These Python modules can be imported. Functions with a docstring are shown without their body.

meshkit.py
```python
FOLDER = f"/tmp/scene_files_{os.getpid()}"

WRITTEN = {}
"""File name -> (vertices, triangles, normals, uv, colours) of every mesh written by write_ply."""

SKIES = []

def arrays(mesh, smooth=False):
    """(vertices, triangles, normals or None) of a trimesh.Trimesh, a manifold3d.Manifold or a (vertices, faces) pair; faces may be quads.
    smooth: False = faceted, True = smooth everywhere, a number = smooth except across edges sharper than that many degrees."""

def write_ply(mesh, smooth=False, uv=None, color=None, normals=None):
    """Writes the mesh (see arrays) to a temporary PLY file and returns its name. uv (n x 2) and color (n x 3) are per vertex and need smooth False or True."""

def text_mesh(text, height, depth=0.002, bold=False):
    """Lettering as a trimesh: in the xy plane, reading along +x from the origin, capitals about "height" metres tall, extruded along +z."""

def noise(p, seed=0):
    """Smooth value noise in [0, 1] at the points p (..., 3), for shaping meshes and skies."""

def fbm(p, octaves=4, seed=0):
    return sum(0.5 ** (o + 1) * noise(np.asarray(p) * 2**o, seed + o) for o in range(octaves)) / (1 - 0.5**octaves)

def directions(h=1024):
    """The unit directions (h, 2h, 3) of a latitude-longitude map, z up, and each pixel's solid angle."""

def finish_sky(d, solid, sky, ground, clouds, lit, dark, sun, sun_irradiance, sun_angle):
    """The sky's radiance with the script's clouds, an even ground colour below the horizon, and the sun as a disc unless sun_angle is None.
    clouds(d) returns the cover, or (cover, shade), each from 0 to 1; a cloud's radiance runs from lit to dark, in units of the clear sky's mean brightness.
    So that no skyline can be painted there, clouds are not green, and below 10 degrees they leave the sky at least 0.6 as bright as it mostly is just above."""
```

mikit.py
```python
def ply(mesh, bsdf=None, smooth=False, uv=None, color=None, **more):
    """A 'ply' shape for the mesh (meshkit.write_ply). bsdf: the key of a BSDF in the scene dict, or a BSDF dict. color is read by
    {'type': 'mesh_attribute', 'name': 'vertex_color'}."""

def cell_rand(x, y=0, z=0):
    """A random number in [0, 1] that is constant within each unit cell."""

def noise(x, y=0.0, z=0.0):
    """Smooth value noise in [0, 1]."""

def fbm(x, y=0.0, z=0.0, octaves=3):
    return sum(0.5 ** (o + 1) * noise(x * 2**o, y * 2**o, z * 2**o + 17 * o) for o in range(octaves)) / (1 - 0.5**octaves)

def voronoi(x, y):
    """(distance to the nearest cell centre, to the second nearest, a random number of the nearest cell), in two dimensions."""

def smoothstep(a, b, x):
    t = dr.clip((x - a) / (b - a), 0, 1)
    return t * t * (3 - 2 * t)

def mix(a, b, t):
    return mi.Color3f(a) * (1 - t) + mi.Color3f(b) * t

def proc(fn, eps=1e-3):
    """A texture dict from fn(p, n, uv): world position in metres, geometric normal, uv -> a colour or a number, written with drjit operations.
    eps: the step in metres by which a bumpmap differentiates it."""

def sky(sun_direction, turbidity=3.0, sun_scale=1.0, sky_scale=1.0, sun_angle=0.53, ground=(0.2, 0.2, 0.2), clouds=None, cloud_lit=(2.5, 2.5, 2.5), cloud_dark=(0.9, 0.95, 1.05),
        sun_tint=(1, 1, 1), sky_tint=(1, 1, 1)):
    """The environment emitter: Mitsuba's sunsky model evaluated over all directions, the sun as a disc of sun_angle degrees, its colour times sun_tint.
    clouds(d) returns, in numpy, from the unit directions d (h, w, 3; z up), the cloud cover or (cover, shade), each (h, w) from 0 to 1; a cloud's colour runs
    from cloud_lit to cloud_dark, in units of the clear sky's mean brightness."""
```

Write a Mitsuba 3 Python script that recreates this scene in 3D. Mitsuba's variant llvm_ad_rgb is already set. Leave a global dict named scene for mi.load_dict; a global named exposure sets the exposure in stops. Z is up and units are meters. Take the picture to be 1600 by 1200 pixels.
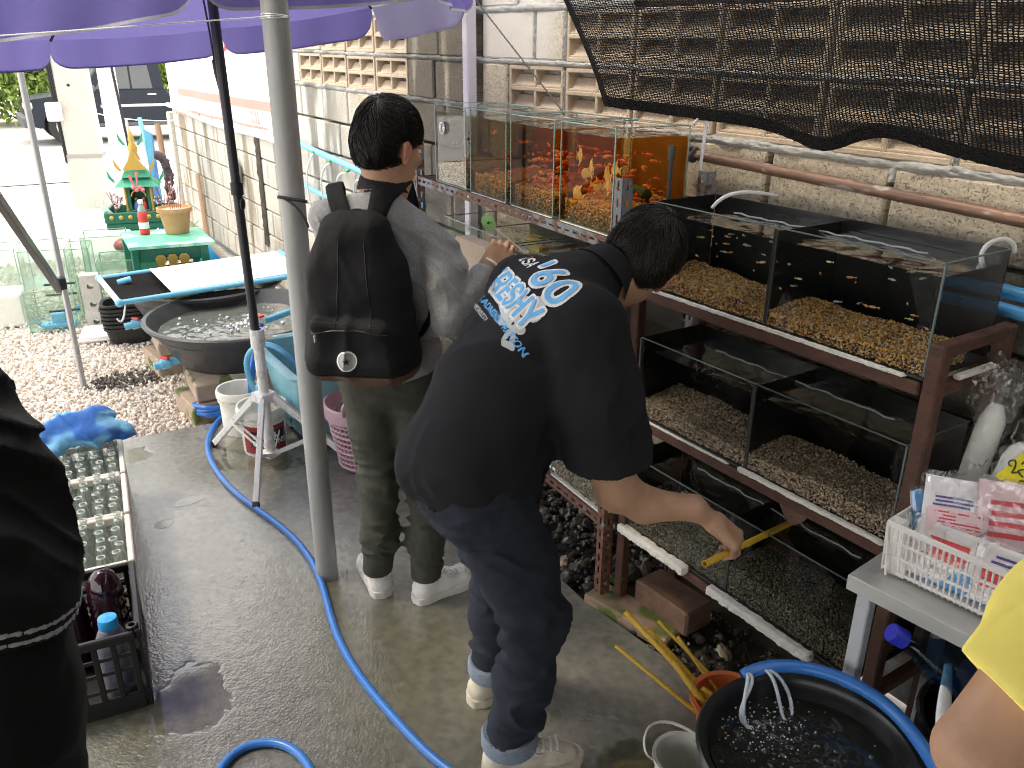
import math, random
import numpy as np, drjit as dr, trimesh, manifold3d as m3, shapely.geometry as sg, shapely.ops as so
from scipy.interpolate import CubicSpline
from scipy.spatial import ConvexHull, cKDTree
import mitsuba as mi, mikit, meshkit
from mikit import proc, noise, fbm, voronoi, cell_rand, smoothstep, mix
random.seed(7); RG = np.random.default_rng(11)
scene, labels = {}, {}
# ---------------------------------------------------------------- camera, sky, exposure
scene['camera'] = {'type': 'perspective', 'fov': 63.43, 'fov_axis': 'x', 'near_clip': 0.05, 'far_clip': 400.0,
    'to_world': mi.ScalarTransform4f().look_at(origin=[0, 0, 1.85], target=[0.50848, 0.77555, 1.47588], up=[0.20002, 0.31622, 0.92736])}
exposure = 3.1
scene['sky'] = mikit.sky((-0.45, 0.35, 1.0), turbidity=4, sun_scale=0.22, sun_angle=12, clouds=lambda d: 1.0,
    cloud_lit=(2.6, 2.6, 2.6), cloud_dark=(1.1, 1.1, 1.12), ground=(0.3, 0.29, 0.27))
# ---------------------------------------------------------------- helpers
def uniq(k):
    if k not in scene and k not in labels: return k
    i = 1
    while f'{k}_{i:03d}' in scene or f'{k}_{i:03d}' in labels: i += 1
    return f'{k}_{i:03d}'
def thing(name, label, cat, group=None):
    k = uniq(name); labels[k] = {'label': label, 'category': cat}
    if group: labels[k]['group'] = group
    return k
_cnt = {}
def part(parent, name, mesh, mat, smooth=False, **kw):
    b = f'{parent}__{name}' if parent else name
    n = _cnt.get(b, 0); _cnt[b] = n + 1
    k = b if n == 0 else f'{b}_{n:03d}'
    scene[k] = mesh if isinstance(mesh, dict) else mikit.ply(mesh, mat, smooth, **kw)
    return k
def solo(name, label, cat, mesh, mat, smooth=False, group=None, **kw):
    k = thing(name, label, cat, group); scene[k] = mikit.ply(mesh, mat, smooth, **kw); return k
def struct(name, mesh, mat, smooth=False, label=None, **kw):
    scene[name] = mikit.ply(mesh, mat, smooth, **kw); labels[name] = {'kind': 'structure', 'label': label or name}
def stuffpart(k, label=None):
    labels.setdefault(k, {})['kind'] = 'stuff'
    if label: labels[k]['label'] = label
def J(ms):
    vs, fs, o = [], [], 0
    for v, f in ms:
        f = np.asarray(f)
        if f.shape[1] == 4: f = np.vstack([f[:, [0, 1, 2]], f[:, [0, 2, 3]]])
        vs.append(np.asarray(v, float)); fs.append(f + o); o += len(v)
    return np.vstack(vs), np.vstack(fs)
def tm(m): return np.array(m.vertices), np.array(m.faces)
def rotm(ax, a):
    ax = np.asarray(ax, float) / np.linalg.norm(ax); K = np.array([[0, -ax[2], ax[1]], [ax[2], 0, -ax[0]], [-ax[1], ax[0], 0]])
    return np.eye(3) + math.sin(a) * K + (1 - math.cos(a)) * K @ K
def rz(a): return rotm((0, 0, 1), math.radians(a))
def mv(m, t=(0, 0, 0), R=None, s=1.0):
    v = np.asarray(m[0]) * s
    if R is not None: v = v @ np.asarray(R).T
    return v + np.asarray(t, float), m[1]
def frame(z, up=(0, 0, 1)):
    z = np.asarray(z, float) / np.linalg.norm(z); x = np.cross(up, z)
    if np.linalg.norm(x) < 1e-6: x = np.cross((1, 0, 0), z)
    x /= np.linalg.norm(x); return np.stack([x, np.cross(z, x), z], 1)
def _chf():
    c = [(sx, sy, sz) for sx in (-1, 1) for sy in (-1, 1) for sz in (-1, 1)]
    v = np.array([[s * (1 - .2 * (k != a)) for k, s in enumerate(q)] for q in c for a in range(3)], float)
    h = ConvexHull(v); f = h.simplices.copy()
    for i, t in enumerate(f):
        if np.dot(np.cross(v[t[1]] - v[t[0]], v[t[2]] - v[t[0]]), v[t].mean(0)) < 0: f[i] = t[::-1]
    return np.array([q for q in c for a in range(3)], float), np.array([[float(k != a) for k in range(3)] for q in c for a in range(3)]), f
_BS, _BM, _BF = _chf()
def box(c, s, r=0.0, bev=0.004, R=None):
    h = np.asarray(s, float) / 2; b = min(bev, 0.45 * h.min())
    v = _BS * (h - _BM * b)
    if r: R = rz(r)
    return mv((v, _BF), c, R)
def hexa(p):     # 8 corners: 4 bottom (ccw), 4 top
    return np.array(p, float), np.array([[3, 2, 1, 0], [4, 5, 6, 7], [0, 1, 5, 4], [1, 2, 6, 5], [2, 3, 7, 6], [3, 0, 4, 7]])
def curve(pts, n=40):
    p = np.asarray(pts, float); t = np.r_[0, np.cumsum(np.linalg.norm(np.diff(p, axis=0), axis=1))]
    return CubicSpline(t, p)(np.linspace(0, t[-1], n))
def tube(pts, r, n=8, cap=True, flat=1.0, up=(0, 0, 1)):
    p = np.asarray(pts, float); m = len(p); r = np.broadcast_to(np.asarray(r, float), (m,))
    t = np.gradient(p, axis=0); t /= np.linalg.norm(t, axis=1, keepdims=True) + 1e-12
    a = np.cross(t[0], up)
    if np.linalg.norm(a) < 1e-3: a = np.cross(t[0], (1, 0, 0))
    A = []
    for k in range(m):
        a = a - t[k] * np.dot(a, t[k]); a = a / np.linalg.norm(a); A.append(a)
    A = np.array(A); B = np.cross(t, A); g = np.arange(n) * 2 * np.pi / n
    v = (p[:, None] + r[:, None, None] * (np.cos(g)[None, :, None] * A[:, None] + flat * np.sin(g)[None, :, None] * B[:, None])).reshape(-1, 3)
    i, j = np.meshgrid(np.arange(m - 1), np.arange(n), indexing='ij'); j2 = (j + 1) % n
    q = np.stack([i * n + j, i * n + j2, (i + 1) * n + j2, (i + 1) * n + j], -1).reshape(-1, 4)
    f = np.vstack([q[:, [0, 1, 2]], q[:, [0, 2, 3]]])
    if cap:
        v = np.vstack([v, p[0], p[-1]]); k = np.arange(n); k2 = (k + 1) % n; e = (m - 1) * n
        f = np.vstack([f, np.stack([k2, k, np.full(n, m * n)], 1), np.stack([e + k, e + k2, np.full(n, m * n + 1)], 1)])
    return v, f
def rod(a, b, r, n=10): return tube([a, b], r, n)
def bar(a, b, w, h, up=(0, 0, 1), bev=0.002):
    a, b = np.asarray(a, float), np.asarray(b, float); return box((a + b) / 2, (w, h, np.linalg.norm(b - a)), bev=bev, R=frame(b - a, up))
def lathe(prof, n=32, c=(0, 0, 0), R=None, s=(1, 1, 1)):
    p = np.asarray(prof, float); g = np.arange(n) * 2 * np.pi / n; m = len(p)
    v = np.stack([np.outer(p[:, 0], np.cos(g)), np.outer(p[:, 0], np.sin(g)), np.repeat(p[:, 1:2], n, 1)], -1).reshape(-1, 3) * s
    i, j = np.meshgrid(np.arange(m - 1), np.arange(n), indexing='ij'); j2 = (j + 1) % n
    q = np.stack([i * n + j, i * n + j2, (i + 1) * n + j2, (i + 1) * n + j], -1).reshape(-1, 4)
    return mv((v, np.vstack([q[:, [0, 1, 2]], q[:, [0, 2, 3]]])), c, R)
def prism(poly, h, c=(0, 0, 0), R=None):
    ms = [tm(trimesh.creation.extrude_polygon(g, h)) for g in (poly.geoms if hasattr(poly, 'geoms') else [poly])]
    return mv(J(ms), c, R)
def grid(nx, ny, fn):
    u, v = np.meshgrid(np.linspace(0, 1, nx), np.linspace(0, 1, ny), indexing='ij'); p = fn(u, v).reshape(-1, 3)
    i, j = np.meshgrid(np.arange(nx - 1), np.arange(ny - 1), indexing='ij'); a = i * ny + j
    return p, np.stack([a, a + ny, a + ny + 1, a + 1], -1).reshape(-1, 4)
def ball(c, r, sub=2):
    m = trimesh.creation.icosphere(sub); return np.array(m.vertices) * r + np.asarray(c, float), np.array(m.faces)
def torus(c, R0, r, n=28, k=8, M=None, s=(1, 1, 1)):
    g = np.linspace(0, 2 * np.pi, k + 1); return lathe(np.stack([R0 + r * np.cos(g), r * np.sin(g)], 1), n, c, M, s)
def n3(p, f, seed=0): return meshkit.noise(np.asarray(p) * f, seed) - 0.5
def pebbles(P, S, flatten=0.7, seed=0, cols=None, sub=0):
    rg = np.random.default_rng(seed); ico = trimesh.creation.icosphere(sub); bv, bf = np.array(ico.vertices), np.array(ico.faces); n = len(P)
    q = rg.normal(size=(n, 4)); q /= np.linalg.norm(q, axis=1, keepdims=True); w, x, y, z = q.T
    R = np.stack([1-2*(y*y+z*z), 2*(x*y-w*z), 2*(x*z+w*y), 2*(x*y+w*z), 1-2*(x*x+z*z), 2*(y*z-w*x), 2*(x*z-w*y), 2*(y*z+w*x), 1-2*(x*x+y*y)], -1).reshape(n, 3, 3)
    sc = np.stack([rg.uniform(.8, 1.25, n), rg.uniform(.7, 1.1, n), rg.uniform(flatten * .7, flatten * 1.2, n)], -1)
    v = bv[None] * (1 + rg.uniform(-.22, .22, (n, len(bv), 1))) * sc[:, None] * np.asarray(S).reshape(-1, 1, 1)
    v = np.einsum('nij,nkj->nki', R, v) + np.asarray(P)[:, None]
    f = (bf[None] + (np.arange(n) * len(bv))[:, None, None]).reshape(-1, 3)
    c = None
    if cols is not None: c = np.repeat(np.clip(np.asarray(cols), 0, 1), len(bv), 0)
    return (v.reshape(-1, 3), f), c
def palette(n, cs, rg, jit=.12, w=None):
    c = np.asarray(cs, float)[rg.choice(len(cs), n, p=w)]; return c * (1 + rg.uniform(-jit, jit, (n, 1)))
# ---- soft bodies: smooth union of tapered capsules / ellipsoids, meshed on a grid
class Blob:
    def __init__(s): s.p = []; s.cut = []; s.neg = []; s.disp = None
    def cap(s, a, b, ra, rb=None, k=.03, flat=None): s.p.append(('c', np.array(a, float), np.array(b, float), ra, ra if rb is None else rb, k)); return s
    def chain(s, pts, rs, k=.03):
        for i in range(len(pts) - 1): s.cap(pts[i], pts[i + 1], rs[i], rs[i + 1], k)
        return s
    def ell(s, c, r, R=None, k=.03): s.p.append(('e', np.array(c, float), np.array(r, float), np.eye(3) if R is None else np.asarray(R), 0, k)); return s
    def plane(s, p, n): s.cut.append((np.array(p, float), np.array(n, float) / np.linalg.norm(n))); return s
    def sdf(s, X):
        d = None
        for t, a, b, c, e, k in s.p:
            if t == 'c':
                ab = b - a; L = max(float(ab @ ab), 1e-12); h = np.clip(((X - a) @ ab) / L, 0, 1)
                q = np.linalg.norm(X - a - h[..., None] * ab, axis=-1) - (c + (e - c) * h)
            else:
                y = (X - a) @ c; k0 = np.linalg.norm(y / b, axis=-1); k1 = np.linalg.norm(y / (b * b), axis=-1); q = k0 * (k0 - 1) / np.maximum(k1, 1e-9)
            if d is None: d = q
            else:
                h = np.clip(.5 + .5 * (d - q) / k, 0, 1); d = d * (1 - h) + q * h - k * h * (1 - h)
        if s.disp is not None: d = d - s.disp(X)
        return np.maximum(d, s.cuts(X))
    def cuts(s, X):
        d = np.full(X.shape[:-1], -9.)
        for p, n in s.cut: d = np.maximum(d, (X - p) @ n)
        for a, b, c in s.neg:
            y = (X - a) @ c; k0 = np.linalg.norm(y / b, axis=-1); d = np.maximum(d, -(k0 * (k0 - 1) / np.maximum(np.linalg.norm(y / (b * b), axis=-1), 1e-9)))
        return d
    def raw(s, X):
        c, n, s.cut, s.neg = s.cut, s.neg, [], []; d = s.sdf(X); s.cut, s.neg = c, n; return d
    def settle(s, X, off, it=3):     # move points on to the uncut surface, at the distance off
        for _ in range(it):
            e = .0015; d = s.raw(X); g = np.stack([s.raw(X + e * np.eye(3)[k]) - d for k in range(3)], -1); g /= np.linalg.norm(g, axis=-1, keepdims=True) + 1e-12; X = X + g * (off - d)[..., None]
        return X
    def mesh(s, h, pad=.02):
        lo = np.min([np.minimum(q[1] - (np.max(q[2]) if q[0] == 'e' else max(q[3], q[4])), q[2] - max(q[3], q[4]) if q[0] == 'c' else 1e9) for q in s.p], 0) - pad
        hi = np.max([np.maximum(q[1] + (np.max(q[2]) if q[0] == 'e' else max(q[3], q[4])), q[2] + max(q[3], q[4]) if q[0] == 'c' else -1e9) for q in s.p], 0) + pad
        n = np.ceil((hi - lo) / h).astype(int) + 1; ax = [lo[i] + h * np.arange(n[i]) for i in range(3)]
        return snets(s.sdf(np.stack(np.meshgrid(*ax, indexing='ij'), -1)), lo, h)
def snets(V, lo, h):
    n = np.array(V.shape); I = V < 0; num = np.zeros(n - 1); acc = np.zeros((*(n - 1), 3)); cr = []
    for a in range(3):
        s0 = [slice(None)] * 3; s1 = [slice(None)] * 3; s0[a] = slice(0, -1); s1[a] = slice(1, None); s0, s1 = tuple(s0), tuple(s1)
        x = I[s0] != I[s1]; cr.append(x); t = np.where(x, V[s0] / np.where(x, V[s0] - V[s1], 1), 0); o = [b for b in range(3) if b != a]
        for d1 in (0, 1):
            for d2 in (0, 1):
                sl = [slice(None)] * 3; sl[o[0]] = slice(d1, d1 + n[o[0]] - 1); sl[o[1]] = slice(d2, d2 + n[o[1]] - 1); sl = tuple(sl)
                xx = x[sl]; num += xx; acc[..., a] += xx * t[sl]; acc[..., o[0]] += xx * d1; acc[..., o[1]] += xx * d2
    m = num > 0; idx = -np.ones(m.shape, int); idx[m] = np.arange(m.sum()); base = np.argwhere(m)
    v = lo + h * (base + acc[m] / num[m][:, None]); F = []
    for a in range(3):
        e = np.argwhere(cr[a]); o = [b for b in range(3) if b != a]; b, c = (o if a != 1 else o[::-1])
        e = e[(e[:, b] > 0) & (e[:, c] > 0) & (e[:, b] < m.shape[b]) & (e[:, c] < m.shape[c])]
        def at(db, dc):
            q = e.copy(); q[:, b] += db; q[:, c] += dc; return idx[q[:, 0], q[:, 1], q[:, 2]]
        Q = np.stack([at(-1, -1), at(0, -1), at(0, 0), at(-1, 0)], 1); fl = ~I[e[:, 0], e[:, 1], e[:, 2]]
        Q[fl] = Q[fl][:, ::-1]; F.append(Q)
    F = np.vstack(F); F = F[(F >= 0).all(1)]
    return v, np.vstack([F[:, [0, 1, 2]], F[:, [0, 2, 3]]])
def folds(amp, f, ax, seed, amp2=.004, f2=14):
    ax = np.asarray(ax, float) / np.linalg.norm(ax); A = frame(ax)
    def g(X):
        w = meshkit.noise(X * f * .35, seed + 9) * 1.6; q = np.stack([(X @ ax) * f + w, (X @ A[:, 0]) * f * .22 + w, (X @ A[:, 1]) * f * .22], -1)
        r = 1 - 2 * np.abs(meshkit.noise(q, seed) - .5); r2 = 1 - 2 * np.abs(meshkit.noise(q * np.array([2.1, 1.5, 1.5]) + 5, seed + 1) - .5); m = np.clip(meshkit.noise(X * f * .3, seed + 4) * 2 - .45, 0, 1)
        return amp * (1.9 * (r ** 3 - .35) * m + .7 * (r2 ** 3 - .3) * m) + amp2 * 2 * (meshkit.fbm(X * f2, 3, seed + 3) - .45)
    return g
# ---------------------------------------------------------------- materials
def C(r, g=None, b=None): return {'type': 'rgb', 'value': [r, r if g is None else g, r if b is None else b]}
def mat(name, col, rough=.5, metal=0., bump=None, bs=.002, two=True, eps=1e-3, **kw):
    c = proc(col) if callable(col) else (col if isinstance(col, dict) else C(*np.atleast_1d(col)))
    b = {'type': 'principled', 'base_color': c, 'roughness': proc(rough) if callable(rough) else float(rough), 'metallic': float(metal), **kw}
    if bump: b = {'type': 'bumpmap', 'arbitrary': proc(bump, eps), 'scale': bs, 'bsdf': b}
    scene[name] = {'type': 'twosided', 'bsdf': b} if two else b
VC = {'type': 'mesh_attribute', 'name': 'vertex_color'}
# ---------------------------------------------------------------- surface materials
def _floorcol(p, n, uv):
    a = fbm(p.x * 2.1, p.y * 2.1, 0, 4); b = fbm(p.x * 45, p.y * 45, 3, 2); w = smoothstep(.42, .6, fbm(p.x * 1.3 + 5, p.y * 1.1, 2, 3))
    c = mix((.118, .116, .100), (.215, .21, .185), a); c = mix(c, (.085, .087, .058), dr.maximum(w * .7, .85 * _pud(p))); return c * (.72 + .56 * b)
def _pud(p):
    w = 2.1 * (fbm(p.x * 6.5, p.y * 6.5, 5, 4) - .5); d = mi.Float(9)
    for a, b, r, q in ((.27, 2.22, .13, .19), (.06, 1.8, .16, .2), (.45, 4.02, .09, .09), (.98, 3.72, .16, .22), (.34, 3.62, .05, .04), (.56, 3.45, .06, .04), (.42, 3.3, .04, .03), (1.25, 1.15, .2, .25)): d = dr.minimum(d, dr.sqrt(dr.square((p.x - a) / r) + dr.square((p.y - b) / q)) + w)
    return 1 - smoothstep(.80, 1.0, d)
def _floorrough(p, n, uv): return .13 - .07 * _pud(p) + .11 * fbm(p.x * 6, p.y * 6, 1, 2) * (1 - _pud(p))
def _floorbump(p, n, uv): return (fbm(p.x * 150, p.y * 150, 0, 3) + 0.35 * fbm(p.x * 14, p.y * 14, 4, 2)) * (1 - .97 * _pud(p))
mat('m_floor', _floorcol, _floorrough, bump=_floorbump, bs=.0019, eps=1e-3, eta=1.95)
def _ground(p, n, uv): return mix((.50, .46, .40), (.66, .63, .57), fbm(p.x * 1.3, p.y * 1.3, 0, 3)) * (.8 + .4 * fbm(p.x * 40, p.y * 40, 0, 2))
mat('m_ground', _ground, .95)
mat('m_road', lambda p, n, uv: mix((.30, .29, .28), (.42, .41, .39), fbm(p.x * .8, p.y * 2, 0, 3)) * (.85 + .3 * fbm(p.x * 60, p.y * 60)), .9)
mat('m_soil', lambda p, n, uv: mix((.025, .022, .018), (.09, .075, .055), fbm(p.x * 14, p.y * 14, p.z * 14, 3)), .8)
mat('m_vcrough', VC, .85); mat('m_vcwet', VC, .28); mat('m_vc', VC, .5)
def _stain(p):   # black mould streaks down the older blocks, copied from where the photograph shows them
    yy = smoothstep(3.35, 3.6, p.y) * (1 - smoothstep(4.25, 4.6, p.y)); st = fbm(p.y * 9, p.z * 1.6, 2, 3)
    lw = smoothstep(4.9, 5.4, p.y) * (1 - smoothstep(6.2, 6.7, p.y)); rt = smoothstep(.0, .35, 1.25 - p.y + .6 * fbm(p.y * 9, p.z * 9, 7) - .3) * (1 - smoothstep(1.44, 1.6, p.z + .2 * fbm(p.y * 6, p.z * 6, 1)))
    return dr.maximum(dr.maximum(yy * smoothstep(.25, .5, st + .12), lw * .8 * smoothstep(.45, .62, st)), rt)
def _streak(p): return smoothstep(.5, .72, fbm(p.y * 7.5, p.z * .8, 9, 3)) * smoothstep(6., 7., p.y)
def _blockcol(p, n, uv):
    g = fbm(p.y * 110, p.z * 110, p.x * 110, 2); a = fbm(p.y * 5, p.z * 5, 3, 3); r = cell_rand(p.y * 2.5, p.z * 5, 0)
    c = mix((.40, .345, .255), (.53, .47, .365), .6 * a + .4 * r) * (.66 + .66 * g) * (1 - .5 * smoothstep(.70, .82, noise(p.y * 240, p.z * 240, 4))); c = mix(c, (.60, .585, .54), .85 * smoothstep(2.75, 3.0, p.y) * (1 - smoothstep(3.44, 3.46, p.y)) * smoothstep(1.78, 1.8, p.z) + .6 * smoothstep(4.7, 5.2, p.y))
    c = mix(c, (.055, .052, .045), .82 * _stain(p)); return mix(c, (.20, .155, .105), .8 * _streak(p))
mat('m_block', _blockcol, .92, bump=lambda p, n, uv: fbm(p.y * 130, p.z * 130, p.x * 130, 3) - 1.0 * smoothstep(.70, .82, noise(p.y * 240, p.z * 240, 4)), bs=.0018)
mat('m_mortar', lambda p, n, uv: mix(mix((.25, .25, .24), (.42, .42, .40), fbm(p.y * 60, p.z * 60, 0, 3)), (.05, .048, .042), .7 * _stain(p)), .95, bump=lambda p, n, uv: fbm(p.y * 150, p.z * 150, p.x * 100, 3), bs=.006)
mat('m_vent', lambda p, n, uv: mix((.42, .34, .245), (.52, .43, .325), fbm(p.y * 12, p.z * 12, p.x * 12, 3)) * (.8 + .35 * fbm(p.y * 160, p.z * 160, p.x * 160, 2)), .93, bump=lambda p, n, uv: fbm(p.y * 160, p.z * 160, p.x * 160, 2), bs=.002)
mat('m_white', .78, .5); mat('m_black', .012, .5); mat('m_blackgloss', .012, .2)
# ---------------------------------------------------------------- ground, floor, road, gravel
def _sheet(x0, x1, y0, y1, z, nx=2, ny=2): return grid(nx, ny, lambda u, v: np.stack([x0 + (x1 - x0) * u, y0 + (y1 - y0) * v, z + 0 * u], -1))
struct('ground', _sheet(-160, 160, -40, 260, -.075), 'm_ground', label='pale sunlit yard and verge running out to the road')
struct('road', grid(2, 2, lambda u, v: np.stack([-120 + 240 * u, 14.5 + 9 * v, -.06 + 0 * u + .02 * 0], -1)), 'm_road', label='pale concrete road behind the utility pole')
_fl = sg.Polygon([(-5, -4), (1.62, -4), (1.60, .6), (1.63, 1.5), (1.59, 1.95), (1.62, 2.6), (1.72, 3.6), (1.8, 4.15), (1.2, 4.19), (.86, 4.22), (.45, 4.26), (.0, 4.3), (-5, 4.55)])
struct('floor', prism(_fl, .08, (0, 0, -.08)), 'm_floor', label='wet worn concrete floor with puddles under the umbrellas')
struct('soil', grid(60, 160, lambda u, v: (lambda q: np.concatenate([q[..., :2], (-.045 + .05 * (meshkit.fbm(q * 9) - .4) + .05 * (meshkit.fbm(q * 2.5, 3, 4) - .4))[..., None]], -1))(np.stack([1.55 + .55 * u, .2 + 4.4 * v, 0 * u], -1))), 'm_soil', True, label='dark damp soil along the foot of the block wall')
def _rub(n, x0, x1, y0, y1, z, s0, s1, seed):
    rg = np.random.default_rng(seed); P = np.stack([rg.uniform(x0, x1, n), rg.uniform(y0, y1, n), np.full(n, z) + rg.uniform(0, .03, n)], 1); S = s0 * (s1 / s0) ** rg.random(n) ** 2.5
    return pebbles(P, S, .75, seed, palette(n, [(.03, .028, .025), (.055, .05, .042), (.10, .085, .065), (.16, .145, .12)], rg, .3, [.4, .3, .2, .1]), 1)
m, c = _rub(900, 1.62, 2.06, 1.95, 3.2, -.01, .008, .036, 3); m2, c2 = _rub(520, 1.62, 1.95, 1.0, 1.75, -.02, .005, .02, 4)
scene['rubble'] = mikit.ply(J([m, m2]), 'm_vcwet', color=np.vstack([c, c2])); labels['rubble'] = {'label': 'dark wet rubble and soil crumbs below the tank racks', 'category': 'rubble', 'kind': 'stuff'}
# gravel yard
rg = np.random.default_rng(5); P = []
for y0, y1, dens, x0, x1 in ((4.2, 5.3, 3400, -.75, 1.0), (5.3, 6.6, 2300, -.75, 1.4), (6.6, 9.0, 1100, -.8, 1.9)):
    n = int(dens * (y1 - y0) * (x1 - x0)); P.append(np.stack([rg.uniform(x0, x1, n), rg.uniform(y0, y1, n), rg.uniform(-.066, -.045, n)], 1))
P = np.vstack(P); P = P[P[:, 1] > 4.29 - .09 * P[:, 0]]; n = len(P); S = rg.uniform(.007, .0165, n) * (1 + .25 * (P[:, 1] > 6.6))
cl = palette(n, [(.66, .61, .55), (.58, .52, .46), (.72, .68, .63), (.50, .43, .37), (.64, .57, .52)], rg, .15)
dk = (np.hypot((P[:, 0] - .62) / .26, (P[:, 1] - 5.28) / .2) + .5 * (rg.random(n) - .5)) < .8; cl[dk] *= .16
m, c = pebbles(P, S, .65, 6, cl)
scene['gravel'] = mikit.ply(m, 'm_vcrough', color=c); labels['gravel'] = {'label': 'pale pinkish gravel covering the open yard', 'category': 'gravel', 'kind': 'stuff'}
# ---------------------------------------------------------------- the block wall (front face at x = WX)
WX = 2.08
WALL = thing('block_wall', 'tall concrete block wall with vent blocks running behind the fish tank racks', 'wall')
LOW = thing('low_block_wall', 'lower stained block wall beyond the tubs with white pipe on top', 'wall')
def tilt(y): return .012 * (y - 1.5)
def solid_block(y0, y1, z0, z1, W=None, jit=.003):
    yc = (y0 + y1) / 2; a = RG.uniform(-jit, jit)
    part(W or WALL, 'block', box((WX + .035 + a, yc, (z0 + z1) / 2 + tilt(yc)), (.07, y1 - y0, z1 - z0), bev=.007, R=rotm((1, 0, 0), .012 + RG.uniform(-.004, .004))), 'm_block')
def vent_block(y0, y1, z0, z1):
    w, h = y1 - y0, z1 - z0; b = []; t = .017
    for zc in (z0 + t / 2, (z0 + z1) / 2, z1 - t / 2): b.append(box((WX + .035, (y0 + y1) / 2, zc), (.07, w - .002, t), bev=.003))
    for yc in (y0 + t / 2, (y0 + y1) / 2, y1 - t / 2): b.append(box((WX + .0345, yc, (z0 + z1) / 2), (.067, t, h - .003), bev=.003))
    for i in (0, 1):
        for k in (0, 1):
            ya = y0 + t + i * (w - t) / 2; yb = ya + (w - 3 * t) / 2 + t * .0; za = z0 + t + k * (h - t) / 2; hh = (h - 3 * t) / 2
            b.append(hexa([(WX + .012, ya, za), (WX + .066, ya, za), (WX + .066, yb, za), (WX + .012, yb, za), (WX + .045, ya, za + hh * .72), (WX + .066, ya, za + hh * .72), (WX + .066, yb, za + hh * .72), (WX + .045, yb, za + hh * .72)]))
            b.append(box((WX + .010, (ya + yb) / 2, za + .004), (.012, yb - ya, .008), bev=.002))
    part(WALL, 'vent_block', mv(J(b), (0, 0, tilt((y0 + y1) / 2))), 'm_vent')
J0 = .017
def row(z0, z1, segs, W=None):
    for y0, y1, kind in segs: (vent_block if kind == 'v' else solid_block)(*([y0 + J0 / 2, y1 - J0 / 2, z0, z1] + ([W] if kind != 'v' and W else [])))
def run(y0, y1, off=0., L=.41):
    out = []; y = y0 - off
    while y < y1 - .02:
        a, b = max(y, y0), min(y + L, y1); y += L
        if b - a > .08: out.append((a, b, 's'))
    return out
zt = 1.566
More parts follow.
